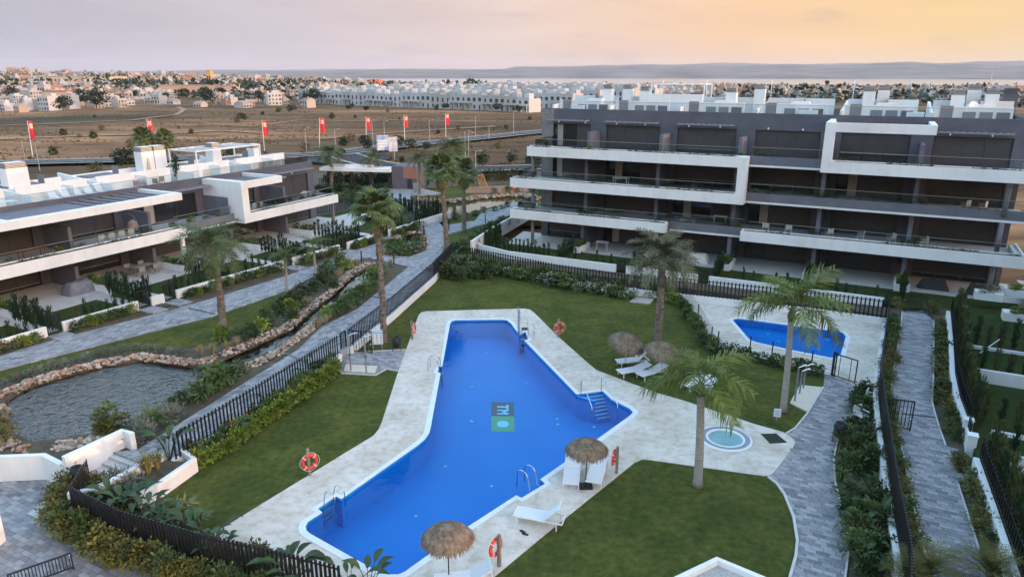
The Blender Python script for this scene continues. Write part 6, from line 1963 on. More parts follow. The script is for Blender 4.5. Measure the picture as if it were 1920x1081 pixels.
b = pt(592, 522, 0.35); palm('queen_palm', 'small queen palm next to the stream shrubs', b, over(b, 588, 470), 0.10, 0.08, 'green', 13, 0.6, el=(-25, 80), boots=False, smooth=True, seed=4)
b = pt(622, 352, 0.1); palm('date_palm', 'date palm in front of the entrance canopy', b, over(b, 619, 292), 0.26, 0.22, 'green', 30, 1.05, el=(-30, 75))
b = pt(698, 352, 0.1); palm('date_palm', 'slim date palm before the middle of the entrance canopy', b, over(b, 696, 303), 0.16, 0.13, 'green', 24, 0.8, el=(-30, 75))
b = pt(787, 368, 0.1); palm('date_palm', 'slim date palm beside the entrance lodge', b, over(b, 786, 302), 0.16, 0.13, 'green', 22, 0.75, el=(-30, 75))
b = pt(850, 350, 0.1); palm('date_palm', 'tall date palm behind the fan palms near the playground', b, over(b, 849, 282), 0.28, 0.22, 'green', 32, 1.15, el=(-30, 75), seed=2)
for i, (x, y, yt) in enumerate(((270, 318, 262), (310, 318, 266))):
    b = pt(x, y, -0.3); palm('fan_palm', ('fan palm behind the chimney of the two-storey block', 'fan palm between the chimneys of the two-storey block')[i], b, over(b, x, yt), 0.25, 0.2, 'fan', 44, 1.6, el=(-50, 80), skirt=8, seed=i)
b = pt(240, 322, -0.3)
tree(b, 0.75, 'dark bushy tree behind the roof of the two-storey block', None)
# small palms in the basin island and planting
for x, y, l in ((748, 462, 'cycad with arching leaves above the little stone basin'), (742, 480, 'cycad at the lower end of the island bed'), (733, 472, 'cycad beside the straw grass of the island bed'), (290, 796, 'cycad between the pond stones and the walkway'), (633, 498, 'blue-green cycad among the stream shrubs')):
    cycad(l, pt(x, y, 0.3), 18, 1.25)

# ------------------------------------------------------------------ shrubs
def hedge(kinds, label, px, z, step, s, jit=0.15, off=0.0, kind=None, name='hedge'):
    mats, mb = [L_DARK, L_MID, L_LIME, L_OLIVE, L_GREY, STEM], MB()
    idx = {'dark': 0, 'mid': 1, 'lime': 2, 'olive': 3, 'grey': 4, 'flower': 1}
    for p, a in walk(ats(px, z), step):
        k = rnd.choice(kinds); me = rnd.choice(BUSH[k]); sc_ = s * rnd.uniform(0.85, 1.15)
        q = p + Vector((-math.sin(a), math.cos(a))) * (off + rnd.uniform(-jit, jit))
        M = Matrix.Translation((q.x, q.y, z)) @ Matrix.Rotation(rnd.uniform(0, 6.3), 4, 'Z') @ Matrix.Scale(sc_, 4)
        n0 = len(mb.v); mb.v += [tuple(M @ w.co) for w in me.vertices]
        for f in me.polygons:
            mb.f.append(tuple(n0 + j for j in f.vertices)); mb.m.append(idx[k] if f.material_index == 0 else 5)
    return tag(mb.build(name, mats), label, None if kind else 'hedge', None, kind)
def line_shrubs(kinds, label, group, px, z, step, s, jit=0.15, off=0.0):
    for p, a in walk(ats(px, z), step):
        k = rnd.choice(kinds)
        q = p + Vector((-math.sin(a), math.cos(a))) * (off + rnd.uniform(-jit, jit))
        shrub(k, label, (q.x, q.y, z), s * rnd.uniform(0.85, 1.15), group)
def spots(kind, label, group, pts, z, s):
    for x, y in pts:
        p = pt(x, y, z); shrub(kind, label, p, s * rnd.uniform(0.88, 1.15), group)
spots('grey', 'grey-green lavender cushion in the row along the pond bank', 'lavender row along the pond', [(9, 722), (33, 712), (55, 705), (75, 700), (98, 692), (120, 686), (143, 679), (163, 674), (183, 669), (204, 664), (230, 661), (255, 657), (275, 657), (297, 659), (320, 662), (336, 664)], 0.32, 0.8)
spots('straw', 'straw-coloured grass tussock beside the stream bank', 'grass tussocks by the stream', [(379, 666), (400, 664), (426, 657), (557, 592), (576, 572), (596, 614), (612, 605), (636, 522), (733, 500), (667, 496), (610, 520), (445, 650), (720, 478)], 0.32, 1.05)
spots('lime', 'bright yellow-green shrub standing by the stream', 'lime shrubs by the stream', [(421, 640), (484, 620), (547, 582), (612, 598), (688, 548), (650, 505), (718, 512), (702, 520)], 0.32, 1.35)
spots('dark', 'dark spreading shrub massed on the stream lawn side', 'dark shrubs by the stream', [(535, 575), (552, 563), (570, 552), (585, 545), (600, 536), (612, 530), (560, 575), (520, 590), (500, 612), (470, 632), (545, 600), (622, 540), (450, 640)], 0.32, 1.35)
spots('mid', 'mid green shrub on the walkway side of the stream', 'green shrubs on the walkway side', [(650, 580), (640, 588), (665, 570), (682, 556), (700, 545), (628, 592), (655, 562), (672, 560), (690, 535), (712, 530), (630, 512), (615, 505), (605, 515), (640, 500)], 0.32, 1.15)
spots('mid', 'leafy green shrub where the stream enters the pond', 'shrubs at the stream mouth', [(388, 714), (402, 722), (410, 728), (395, 735), (375, 750), (420, 715)], 0.32, 1.2)
spots('olive', 'brownish green bush at the near edge of the pond', 'brownish bushes at the pond edge', [(188, 812), (208, 808), (228, 806), (4, 812), (-4, 800), (8, 822)], 0.32, 1.2)
spots('mid', 'round bright green bush hanging over the near pond edge', None, [(203, 800)], 0.4, 1.5)
spots('grey', 'grey-green shrub between the cycad and the stair wall', 'grey shrubs by the stair wall', [(262, 808), (275, 822), (258, 826), (318, 790), (330, 780)], 0.32, 1.3)
hedge(['dark', 'mid'], 'loose low green hedge along the walkway edge above the pond', [(345, 770), (400, 735), (470, 700)], 0.32, 0.7, 0.95, 0.2, 0.5)
hedge(['lime'], 'clipped low lime green hedge along the lower lawn', [(377, 872), (430, 840), (480, 806), (540, 762), (600, 718), (636, 692)], 0.0, 0.42, 0.95, 0.12)
hedge(['mid', 'dark', 'olive'], 'mixed green planting strip between the lime hedge and the fence', [(362, 862), (430, 822), (520, 762), (600, 705), (634, 680)], 0.05, 0.62, 0.95, 0.15, 0.15)
for x, y in ((440, 815), (505, 768), (575, 712), (595, 700)):
    paddle_plant('strelitzia_plant', 'paddle-leaved plant rising above the lime hedge', pt(x, y, 0.05), 7, 0.75, 'paddle plants behind the lime hedge')
for x, y in ((435, 812), (545, 738)):
    shrub('flax', 'yellowish flax clump behind the lime hedge', pt(x, y, 0.05), 0.8, 'flax behind the lime hedge')
# the big-leaved bed above the plaza
for i, (x, y, s) in enumerate(((212, 955, 1.1), (236, 968, 1.2), (258, 962, 1.15), (282, 985, 1.1), (306, 998, 1.1), (330, 1008, 1.15), (365, 1018, 1.1), (395, 1030, 1.05), (250, 945, 0.9), (345, 1000, 0.9), (420, 1045, 0.9))):
    paddle_plant('strelitzia_plant', 'big paddle-leaved plant in the bed behind the plaza fence', pt(x, y, 0.03), 11, s * 0.8, 'paddle plants above the plaza')
for x, y, s in ((540, 1092, 1.1), (556, 1100, 1.0), (655, 1108, 0.9), (690, 1110, 0.95)):
    paddle_plant('strelitzia_plant', 'paddle-leaved plant at the foot of the pool deck', pt(x, y, 0.0), 9, s, 'paddle plants at the deck edge')
paddle_plant('strelitzia_plant', 'paddle-leaved plant in the white planter by the steps', pt(318, 862, 0.42), 9, 1.15)
shrub('flax', 'large yellow flax clump in the white planter by the steps', pt(278, 888, 0.42), 1.25)
shrub('flax', 'smaller yellow flax clump leaning over the planter wall', pt(296, 880, 0.42), 0.9)
for x, y in ((345, 968), (372, 990), (330, 975)):
    shrub('flax', 'pale striped flax in the bed beside the lower lawn', pt(x, y, 0.03), 0.95, 'pale flax beside the lower lawn')
spots('olive', 'yellowish olive bush inside the plaza fence corner', 'olive bushes in the fence corner', [(188, 915), (200, 925), (212, 935), (190, 935), (178, 925), (222, 918)], 0.1, 1.1)
spots('grey', 'soft grey-green bush beside the plaza fence corner', 'grey bushes in the fence corner', [(225, 905), (240, 910), (255, 915)], 0.2, 1.1)
hedge(['olive'], 'olive ground cover on the slope between plaza and fence', [(150, 905), (128, 945), (118, 985), (170, 1018), (230, 1040), (330, 1072), (430, 1098)], -0.15, 0.42, 1.15, 0.25, -0.2)
hedge(['olive', 'dark'], 'low dark hedge pressed against the outside of the plaza fence', [(140, 965), (235, 1022), (380, 1068), (500, 1098)], 0.0, 0.5, 1.0, 0.15, -0.35)
hedge(['olive', 'olive', 'mid'], 'olive bushes spilling over the corner between bin and plaza', [(150, 900), (132, 930), (122, 965), (128, 990), (180, 1020), (260, 1048)], -0.35, 0.36, 1.25, 0.3, 0.0)
hedge(['olive', 'dark'], 'bushes along the inner side of the plaza fence', [(165, 920), (150, 955), (240, 1000), (330, 1032), (430, 1062), (520, 1085)], 0.03, 0.5, 1.0, 0.2, 0.3)
# hedge round the paddling pool
hedge(['dark', 'dark', 'mid'], 'dark leafy hedge curving round the paddling pool fence', [(1272, 566), (1298, 602), (1324, 646), (1345, 662), (1405, 672), (1446, 682), (1520, 699), (1540, 702)], 0.0, 0.45, 0.88, 0.12)
spots('lime', 'yellowish shrub at the start of the paddling pool hedge', 'yellow shrubs at the hedge start', [(1262, 568), (1272, 572), (1255, 564)], 0.0, 1.1)
# planting under the back fence
line_shrubs(['flower', 'flower', 'mid'], 'white-flowering shrub in front of the back fence', 'flowering shrubs before the back fence', [(925, 512), (990, 525), (1060, 540), (1110, 548), (1185, 560)], 0.0, 0.62, 1.1, 0.3)
line_shrubs(['mid', 'dark'], 'green shrub close under the back fence', 'green shrubs under the back fence', [(895, 498), (960, 514), (1042, 530), (1110, 540), (1180, 552)], 0.0, 0.8, 1.2, 0.15)
for x, y, s in ((828, 505, 1.1), (840, 512, 1.2), (852, 500, 1.2), (868, 495, 1.2), (862, 515, 1.1), (882, 508, 1.2), (900, 502, 1.2), (915, 512, 1.0), (845, 490, 1.2), (936, 508, 1.0)):
    shrub('strap', 'strap-leaved clump in the corner bed at the end of the long fence', pt(x, y, 0.05), s * 1.35, 'strap-leaved clumps in the corner bed')
for x, y in ((835, 498), (858, 488), (876, 500), (905, 498), (1015, 522), (1090, 538)):
    paddle_plant('strelitzia_plant', 'paddle-leaved plant in the corner bed by the back fence', pt(x, y, 0.05), 8, 0.95, 'paddle plants by the back fence')
spots('dark', 'dark shrub filling the corner bed between fences', 'dark shrubs in the corner bed', [(822, 515), (832, 520), (848, 522), (866, 524), (884, 518), (900, 520), (916, 520), (842, 478), (856, 474), (870, 478)], 0.03, 1.4)
spots('mid', 'green shrub under the date palm by the paddling pool wall', 'shrubs by the paddling pool corner', [(1248, 560), (1240, 556), (1225, 556)], 0.0, 1.2)
hedge(['dark', 'mid'], 'broad dark hedge in the long bed beside the end garden wall', [(868, 470), (900, 448), (940, 425), (985, 400), (1000, 392)], 0.22, 0.8, 1.3, 0.5)
line_shrubs(['dark', 'mid'], 'shrub on the near shore of the far pond', 'shrubs on the near shore of the far pond', [(838, 416), (880, 406), (915, 400), (955, 390), (1000, 384)], 0.22, 1.6, 0.9, 0.3)
line_shrubs(['mid', 'olive'], 'shrub on the slope beyond the far pond', 'shrubs beyond the far pond', [(930, 366), (985, 364), (1040, 372)], 0.3, 1.6, 1.5, 1.2)
spots('mid', 'shrub in the island bed beside the little basin', 'shrubs of the island bed', [(758, 478), (768, 474), (780, 470), (730, 468), (752, 470), (742, 466), (785, 458), (765, 432), (750, 428), (780, 428), (735, 440)], 0.3, 1.15)
spots('grey', 'grey cushion shrub at the boardwalk end of the island', 'grey shrubs by the boardwalk', [(762, 420), (772, 418), (780, 422), (755, 424), (788, 424)], 0.3, 1.5)
hedge(['dark', 'mid'], 'dark hedge at the end of the two-storey block gardens', [(655, 372), (690, 388), (716, 408), (722, 422)], 0.3, 0.7, 1.5, 0.4)
hedge(['dark'], 'dark hedge along the fence between block end and entrance canopy', [(595, 362), (640, 360), (690, 362), (728, 362)], 0.2, 0.9, 1.6, 0.3)
spots('mid', 'green shrub on the ground between the block end and the forecourt', 'shrubs between block end and forecourt', [(640, 378), (660, 385), (680, 378), (700, 380), (715, 388), (725, 400), (650, 368), (735, 412), (705, 370), (690, 398)], 0.3, 1.4)
# bed between pool path and retaining wall
bedp = [(1600, 760), (1612, 740), (1622, 730), (1634, 752)]
for i in range(64):
    t_ = rnd.random(); y = 735 + 350 * t_
    l = 1600 - 34 * math.sin(min(1, (y - 740) / 130) * math.pi / 2) + max(0, (y - 880) / 200) * 28
    r = 1638 + 52 * t_
    x = rnd.uniform(l + 6, r - 6)
    k = rnd.choices(('dark', 'mid', 'olive', 'strap'), (5, 3, 1, 2))[0]
    shrub(k, {'dark': 'dark shrub in the dense bed beside the pool path', 'mid': 'mid green shrub in the dense bed beside the pool path', 'olive': 'olive shrub in the dense bed beside the pool path', 'strap': 'strap-leaved clump in the dense bed beside the pool path'}[k], pt(x, y, 0.0), 1.0, 'bed beside the pool path, ' + k)
for x, y, s in ((1622, 800, 1.1), (1634, 822, 1.0), (1612, 850, 0.9), (1640, 880, 1.1), (1650, 925, 1.0), (1625, 975, 1.1), (1645, 992, 1.2), (1610, 1010, 1.1), (1632, 1040, 1.1), (1650, 1060, 1.1), (1612, 1060, 1.0), (1660, 1000, 0.9), (1622, 770, 0.9), (1640, 790, 0.9)):
    paddle_plant('strelitzia_plant', 'paddle-leaved plant in the dense bed beside the pool path', pt(x, y, 0.0), 9, s * 0.62, 'paddle plants beside the pool path')
shrub('strap', 'spiky clump at the paddling pool end of the path bed', pt(1617, 745, 0), 1.3)
# strips beside the hedge walkway
hedge(['olive', 'olive', 'mid'], 'narrow olive green hedge between the tall fence and the paved walkway', [(1676, 600), (1668, 670), (1658, 735), (1664, 790), (1672, 830), (1688, 920), (1702, 985), (1714, 1030)], 0.5, 0.5, 0.85, 0.12)
hedge(['olive', 'olive', 'dark'], 'olive hedge below the far white wall of the right walkway'.replace('right ', 'paved '), [(1764, 612), (1768, 690), (1768, 745), (1786, 800), (1796, 830)], 0.5, 0.45, 0.95, 0.15)
hedge(['olive', 'dark'], 'olive hedge below the near white wall of the paved walkway', [(1818, 905), (1840, 960), (1868, 1040)], 0.5, 0.42, 1.0, 0.15)
spots('olive', 'olive shrub in the small square bed by the garden gate', 'shrubs in the square bed by the garden gate', [(1802, 868), (1806, 874), (1798, 874)], 0.55, 0.8)
spots('olive', 'olive shrub beside the end gate of the hedge walkway', 'shrubs by the end gate', [(1740, 578), (1748, 582), (1685, 572), (1690, 580), (1756, 586)], 0.55, 0.9)
# grassy palms at the very front
BIGG = [pinnate_mesh('young_palm_leaf', L_OLIVE, 1.7, 0.75, 0.85, 30, 0.34, 0.022, 0.3, 0.6) for _ in range(2)]
for i, (x, y, s) in enumerate(((1738, 1090, 0.8), (1852, 1092, 0.95), (1700, 1098, 0.7))):
    b = pt(x, y, 0.5)
    t = thing('young_palm', ('young feathery palm growing beside the near end of the hedge walkway', 'young feathery palm below the near white garden wall', 'young feathery palm against the tall fence')[i], 'palm', b)
    for k in range(22):
        q = Matrix.Rotation(k * 2.4, 4, 'Z') @ Matrix.Rotation(-R(5 + 65 * k / 22), 4, 'Y')
        link('frond', BIGG[k % 2], t, (0, 0, 0.2), q.to_euler(), s * rnd.uniform(0.8, 1.1))
    MB().tube([(0, 0, -0.02), (0, 0, 0.35)], [0.1, 0.08], 7).build('trunk', BARK, t)
# ------------------------------------------------------------------ parasols and loungers
def thatch_meshes():
    dome, fr = MB(), MB()
    prof = [(0.02, 0.52), (0.25, 0.49), (0.5, 0.40), (0.72, 0.26), (0.88, 0.06)]
    dome.lathe(prof, 20)
    rr = random.Random(3)
    for i in range(900):
        k = rr.random() ** 0.6; a = rr.uniform(0, 6.283)
        r = 0.1 + 0.78 * k
        z = 0.53 - 0.46 * (r / 0.88) ** 2
        o = Vector((math.cos(a), math.sin(a), 0)); s = Vector((-o.y, o.x, 0)) * rr.uniform(0.006, 0.016)
        p = o * r + Vector((0, 0, z + rr.uniform(0.0, 0.035)))
        sl = -1.2 * r
        d_ = (o * 1.0 + Vector((0, 0, sl)) + Vector((-o.y, o.x, 0)) * rr.uniform(-0.35, 0.35)).normalized() * rr.uniform(0.10, 0.2)
        dome.quad(p - s, p + s, p + d_ + s * 0.5, p + d_ - s * 0.5)
    for i in range(330):
        a = rr.uniform(0, 6.283); r = rr.uniform(0.80, 0.90)
        o = Vector((math.cos(a), math.sin(a), 0)); s = Vector((-o.y, o.x, 0)) * rr.uniform(0.006, 0.016)
        p = o * r + Vector((0, 0, 0.10)); l = rr.uniform(0.09, 0.2)
        e = p + o * 0.05 + Vector((0, 0, -l)) + s * rr.uniform(-2, 2)
        fr.quad(p - s, p + s, e + s * 0.4, e - s * 0.4)
    return mesh_only(dome, 'thatch_canopy', STRAW), mesh_only(fr, 'thatch_fringe', STRAW)
TH, THF = thatch_meshes()
def parasol(label, base, h=2.05, tilt=(0, 0), black=True, s=1.0):
    t = thing('straw_parasol', label, 'parasol', base)
    pm = BLACK if black else POSTGREY
    MB().tube([(0, 0, 0.05), (0, 0, h + 0.1)], 0.022, 8).build('pole', pm, t)
    MB().box(-0.28, 0.28, -0.22, 0.22, 0.0, 0.07).box(-0.05, 0.05, -0.05, 0.05, 0.07, 0.3).build('base', RUBBER, t)
    c = link('canopy', TH, t, (0, 0, h - 0.35), (tilt[0], tilt[1], 0), s)
    link('fringe', THF, c)
    r = MB()
    for i in range(8):
        a = i * math.pi / 4
        r.tube([(0, 0, h + 0.02), (0.75 * s * math.cos(a), 0.75 * s * math.sin(a), h - 0.22)], 0.008, 4)
    r.build('rib_frame', pm, t)
    return t
parasol('straw parasol on a black pole between the two loungers by the pool', at(1098, 912), 2.0, s=1.0)
parasol('straw parasol nearest the fenced bed at the pool corner, with a lounger under it', at(842, 1092), 2.05, s=1.0)
parasol('straw parasol over the outer pair of loungers on the lawn', at(1172, 690), 1.8, (0.18, 0.28), False, 1.22)
parasol('straw parasol close to the rough date palm on the lawn', at(1240, 706), 1.75, (0.12, 0.2), False, 1.22)
def lounger(label, p, ang, back=38, group=None):
    """Foot end at p, head towards ang."""
    t = thing('sun_lounger', label, 'sun lounger', (p[0], p[1], p[2] if len(p) > 2 else 0), ang, group)
    fr = MB()
    for s in (-0.32, 0.32):
        fr.box(0.0, 1.95, s - 0.022, s + 0.022, 0.30, 0.345)
    fr.box(0.0, 0.045, -0.298, 0.298, 0.30, 0.345).box(1.905, 1.95, -0.298, 0.298, 0.30, 0.345)
    fr.build('frame', PLASTICW, t)
    for x in (0.16, 1.72):
        for s in (-0.32, 0.32):
            MB().box(-0.02, 0.02, -0.02, 0.02, 0, 0.30).build('leg', PLASTICW, t, loc=(x, s, 0))
    MB().box(0.05, 1.22, -0.29, 0.29, 0.335, 0.35).build('seat', SLING, t)
    a = R(back); cx, sz = math.cos(a), math.sin(a)
    M = Matrix.Translation((1.22, 0, 0.345)) @ Matrix.Rotation(-a, 4, 'Y')
    bk = MB().box(0, 0.74, -0.29, 0.29, 0.0, 0.015, 0, M).build('backrest', SLING, t)
    MB().box(0, 0.76, -0.325, -0.292, -0.015, 0.03, 0, M).box(0, 0.76, 0.292, 0.325, -0.015, 0.03, 0, M).box(0.745, 0.78, -0.325, 0.325, -0.015, 0.03, 0, M).build('frame', PLASTICW, bk)
    sp_ = MB()
    for s in (-0.25, 0.25):
        sp_.tube([(1.22 + 0.5 * cx, s, 0.345 + 0.5 * sz), (1.7, s, 0.33)], 0.012, 5)
    sp_.build('prop', PLASTICW, t)
    return t
def lg(label, foot, head, back=38):
    a, b = at(*foot, 0.3), at(*head, 0.3)
    d_ = (b - a)
    lounger(label, (a.x, a.y, 0), math.atan2(d_.y, d_.x), back)
lg('white sun lounger lying alone near the pool ladder', (966, 958), (1040, 972), 45)
lg('white sun lounger with lifted back on the pool side of the black parasol pole', (1070, 908), (1074, 870), 20)
lg('white sun lounger beside the lifebuoy post under the straw parasol', (1112, 905), (1124, 868), 12)
lg('white sun lounger with raised back under the tilted lawn parasol', (1157, 678), (1210, 672), 42)
lg('white sun lounger standing lower in front of the tilted lawn parasol', (1160, 697), (1215, 688), 15)
lg('white sun lounger half under the parasol close to the date palm', (1198, 703), (1244, 690), 15)
lg('white sun lounger half hidden behind the queen palm fronds', (1282, 722), (1310, 712), 30)
lg('white sun lounger with raised back beside the queen palm crown', (1318, 732), (1332, 712), 45)
lg('white sun lounger under the parasol at the pool corner', (815, 1090), (868, 1084), 30)
def chair(label, p, ang, group=None, m=PLASTICW):
    t = thing('garden_chair', label, 'chair', p, ang, group)
    MB().box(-0.26, 0.26, -0.25, 0.25, 0.42, 0.45).build('seat', m, t)
    MB().box(-0.26, 0.26, 0.23, 0.26, 0.47, 0.88).build('backrest', m, t)
    for x in (-0.24, 0.24):
        for y in (-0.23, 0.23): MB().box(x - 0.02, x + 0.02, y - 0.02, y + 0.02, 0, 0.42).build('leg', m, t)
        MB().box(x - 0.025, x + 0.025, -0.25, 0.23, 0.62, 0.65).build('armrest', m, t)
    return t
chair('white garden chair in the bed beside the litter bin', at(1612, 792, 0.0), 0.4)
chair('white garden chair leaning against the retaining wall above the bin', at(1632, 760, 0.0), 0.9)
for x, y, l in ((1607, 752, 'white plastic bench seat among the path bed plants'),):
    t = thing('lounge_chair_stack', 'folded white lounger stood on edge in the path bed', 'lounger', at(1614, 772, 0), 0.5)
    M = Matrix.Rotation(R(68), 4, 'Y')
    MB().box(0, 1.3, -0.3, 0.3, -0.02, 0.02, 0, M).build('seat', SLING, t)
    for s in (-0.31, 0.31):
        MB().box(0, 1.4, s - 0.02, s + 0.02, -0.03, 0.03, 0, M).build('rail', PLASTICW, t)
# ------------------------------------------------------------------ lifebuoys, ladders, showers, bins, signs
def torus(r0, r1, n=28, m=8):
    mb = MB()
    for i in range(n):
        a = 2 * math.pi * i / n
        for j in range(m):
            b = 2 * math.pi * j / m
            mb.v.append(((r0 + r1 * math.cos(b)) * math.cos(a), r1 * math.sin(b) * 0.8, (r0 + r1 * math.cos(b)) * math.sin(a)))
    for i in range(n):
        for j in range(m):
            mb.f.append((i * m + j, i * m + (j + 1) % m, ((i + 1) % n) * m + (j + 1) % m, ((i + 1) % n) * m + j)); mb.m.append(0)
    return mb
RING = mesh_only(torus(0.30, 0.075), 'ring', RED, True)
def lifebuoy(label, base, ang, s=1.0, pale=False):
    t = thing('lifebuoy_post', label, 'lifebuoy', base, ang)
    MB().box(-0.055, 0.055, -0.055, 0.055, 0, 1.28).build('post', WOODPOST, t)
    r = link('ring', RING, t, (0, -0.15, 0.72), None, s)
    b = MB()
    for k in range(4):
        a = math.pi / 4 + k * math.pi / 2
        M = Matrix.Rotation(-a, 4, 'Y')
        b.box(0.218, 0.382, -0.068, 0.068, -0.014, 0.014, 0, M)
    b.build('white_band', PLASTICW, r)
    rp = MB()
    for k in range(4):
        a0, a1 = math.pi / 4 + k * math.pi / 2, math.pi / 4 + (k + 1) * math.pi / 2
        pts = [(0.40 * math.cos(a0 + (a1 - a0) * i / 6) * (1 + 0.08 * math.sin(math.pi * i / 6)), -0.02, 0.40 * math.sin(a0 + (a1 - a0) * i / 6) * (1 + 0.08 * math.sin(math.pi * i / 6))) for i in range(7)]
        rp.tube(pts, 0.008, 4)
    rp.build('grab_rope', PLASTICW, r)
    MB().box(-0.02, 0.02, -0.12, -0.056, 0.86, 0.92).build('hook', STEEL, t)
    return t
lifebuoy('red lifebuoy with white bands on a post by the lower lawn and pool ladder', at(581, 890), R(35))
lifebuoy('red lifebuoy on a wooden post near the lone sun lounger', at(936, 1060), R(-125))
lifebuoy('red lifebuoy on a wooden post beside the parasol with two loungers', at(1156, 886), R(-110))
lifebuoy('red lifebuoy on a pale post at the shower court side of the pool', at(773, 636), R(80))
lifebuoy('red lifebuoy on a pale post at the upper lawn corner of the pool deck', at(1047, 632), R(20))
def ladder(label, p, ang, h=0.85, treads=3):
    t = thing('pool_ladder', label, 'pool ladder', p, ang)
    for s in (-0.26, 0.26):
        pts = [(s, -0.55, 0)] + [(s, -0.55 + 0.0 + 0.28 * (1 - math.cos(i * math.pi / 10)) , h - 0.28 + 0.28 * math.sin(i * math.pi / 10)) for i in range(1, 10)] + [(s, 0.06, h - 0.42), (s, 0.16, -0.3), (s, 0.18, -1.0)]
        MB().tube(pts, 0.021, 7).build('rail', STEEL, t, True)
    for i in range(treads):
        MB().box(-0.25, 0.25, 0.11, 0.22, -0.22 - 0.26 * i, -0.19 - 0.26 * i).build('tread', STEEL, t)
    return t
n_ = lambda a, b: math.atan2((b - a).y, (b - a).x)
p1, p2 = at(604, 958).xy, at(636, 936).xy
ladder('steel pool ladder in the notch beside the lower lawn lifebuoy', ((p1 + p2) / 2).to_3d(), n_(p2, p1) + math.pi)
p1, p2 = at(1016, 900).xy, at(975, 930).xy
ladder('steel pool ladder in the notch near the lone sun lounger', ((p1 + p2) / 2).to_3d(), n_(p1, p2))
ladder('steel pool ladder at the shower court side where the palm is reflected', at(822, 692).to_3d() if False else at(822, 692), R(-98))
ladder('steel pool ladder at the far corner beside the pool lift', at(986, 630), R(140))
lf = thing('pool_lift', 'tall steel pool lift post with seat arms at the far pool corner', 'pool lift', at(972, 628))
MB().tube([(0, 0, 0), (0, 0, 1.9)], 0.05, 10).build('post', STEEL, lf)
MB().tube([(0.09, 0, 0), (0.09, 0, 1.7)], 0.025, 8).build('guide_rod', STEEL, lf)
MB().tube([(0, 0, 0.75), (0.35, 0, 1.0), (0.55, 0, 0.9)], 0.025, 6).build('arm', STEEL, lf)
MB().box(0.2, 0.6, -0.2, 0.2, 0.42, 0.47).build('seat', RUBBER, lf)
for i, (a, b) in enumerate((((1089, 741), (1110, 765)), ((1127, 735), (1158, 760)))):
    pa_, pb_ = at(*a), at(*b)
    t = thing('step_handrail', ('steel handrail on the deep side of the pool steps', 'steel handrail on the deck side of the pool steps')[i], 'handrail', pa_)
    dd = pb_ - pa_
    MB().tube([(0, 0, -0.2), (0, 0, 0.85), (dd.x * 0.1, dd.y * 0.1, 0.9), (dd.x, dd.y, 0.05), (dd.x, dd.y, -0.8)], 0.021, 7).build('rail', STEEL, t, True)
def shower(label, p, h=2.2, ang=0.0, group=None):
    t = thing('outdoor_shower', label, 'shower', p, ang, group)
    MB().tube([(0, 0, 0), (0, 0, h)], 0.045, 8).build('post', FRAMEG, t)
    MB().tube([(0, 0, h), (0.4, 0, h + 0.12)], 0.02, 6).build('arm', STEEL, t)
    MB().lathe([(0.1, 0), (0.1, 0.025), (0.02, 0.05)], 12).build('shower_head', STEEL, t, loc=(0.4, 0, h + 0.06))
    MB().box(-0.06, 0.06, -0.075, -0.046, 0.95, 1.05).build('tap', STEEL, t)
    return t
sa, sb = at(658, 695), at(687, 699)
tray = ats([(649, 684), (708, 687), (703, 700), (644, 696)])
tag(MB().prism(tray, 0, 0.05).build('shower_tray', BEIGE), 'beige shower tray slab on the small paved court', 'shower tray')
shower('outdoor shower post at the gate end of the small court', (sa.x, sa.y, 0.05), 2.15, 0.3)
shower('outdoor shower post at the pool end of the small court', (sb.x, sb.y, 0.05), 2.15, 0.3)
tray = ats([(1500, 722), (1541, 726), (1514, 772), (1481, 755)])
tag(MB().prism(tray, -0.1, 0.035).build('shower_tray', BEIGE), 'beige shower tray slab beside the queen palm', 'shower tray')
for i, (x, y) in enumerate(((1490, 752), (1499, 738), (1506, 728))):
    p = at(x, y); shower(('outdoor shower post at the lawn corner of the beige tray', 'middle outdoor shower post of the three on the beige tray', 'outdoor shower post at the hedge end of the beige tray')[i], (p.x, p.y, 0.03), 1.3 if i else 1.9, 0.2)
def bin_(label, p):
    t = thing('litter_bin', label, 'litter bin', p)
    MB().lathe([(0.0, 0.28), (0.19, 0.28), (0.21, 0.95), (0.19, 0.95), (0.17, 0.4), (0, 0.4)], 18).build('bucket', RUBBER, t, True)
    for s in (-0.26, 0.26): MB().tube([(s, 0, 0), (s, 0, 0.9)], 0.025, 6).build('post', FRAME, t)
    MB().box(-0.26, 0.26, -0.015, 0.015, 0.78, 0.82).build('bracket', FRAME, t)
    return t
bin_('black round litter bin on posts at the edge of the shower court', at(744, 658))
bin_('black litter bin at the edge of the pool path beside the white chairs', at(1571, 826))
bin_('black litter bin at the corner of the plaza fence', at(150, 912, 0.0))
BLUEP = mat('sign_blue', (0.05, 0.28, 0.62), rough=0.5)
SIGNB = mat('sign_pale_blue', (0.36, 0.60, 0.74), rough=0.5)
sg = thing('rules_sign', 'white pool rules sign with blue header and small pictograms', 'sign', at(708, 655), R(5))
for x in (-0.28, 0.28): MB().tube([(x, 0.03, 0), (x, 0.03, 0.8)], 0.02, 6).build('post', POSTGREY, sg)
MB().box(-0.36, 0.36, -0.012, 0.012, 0.35, 1.3).build('board', PLASTICW, sg)
MB().box(-0.36, 0.36, -0.018, -0.0125, 1.17, 1.3).build('header', SIGNB, sg)
MB().box(-0.36, 0.36, -0.018, -0.0125, 1.07, 1.125).build('header', BLUEP, sg)
PIC = mat('pictogram_blue', (0.20, 0.36, 0.55), rough=0.6)
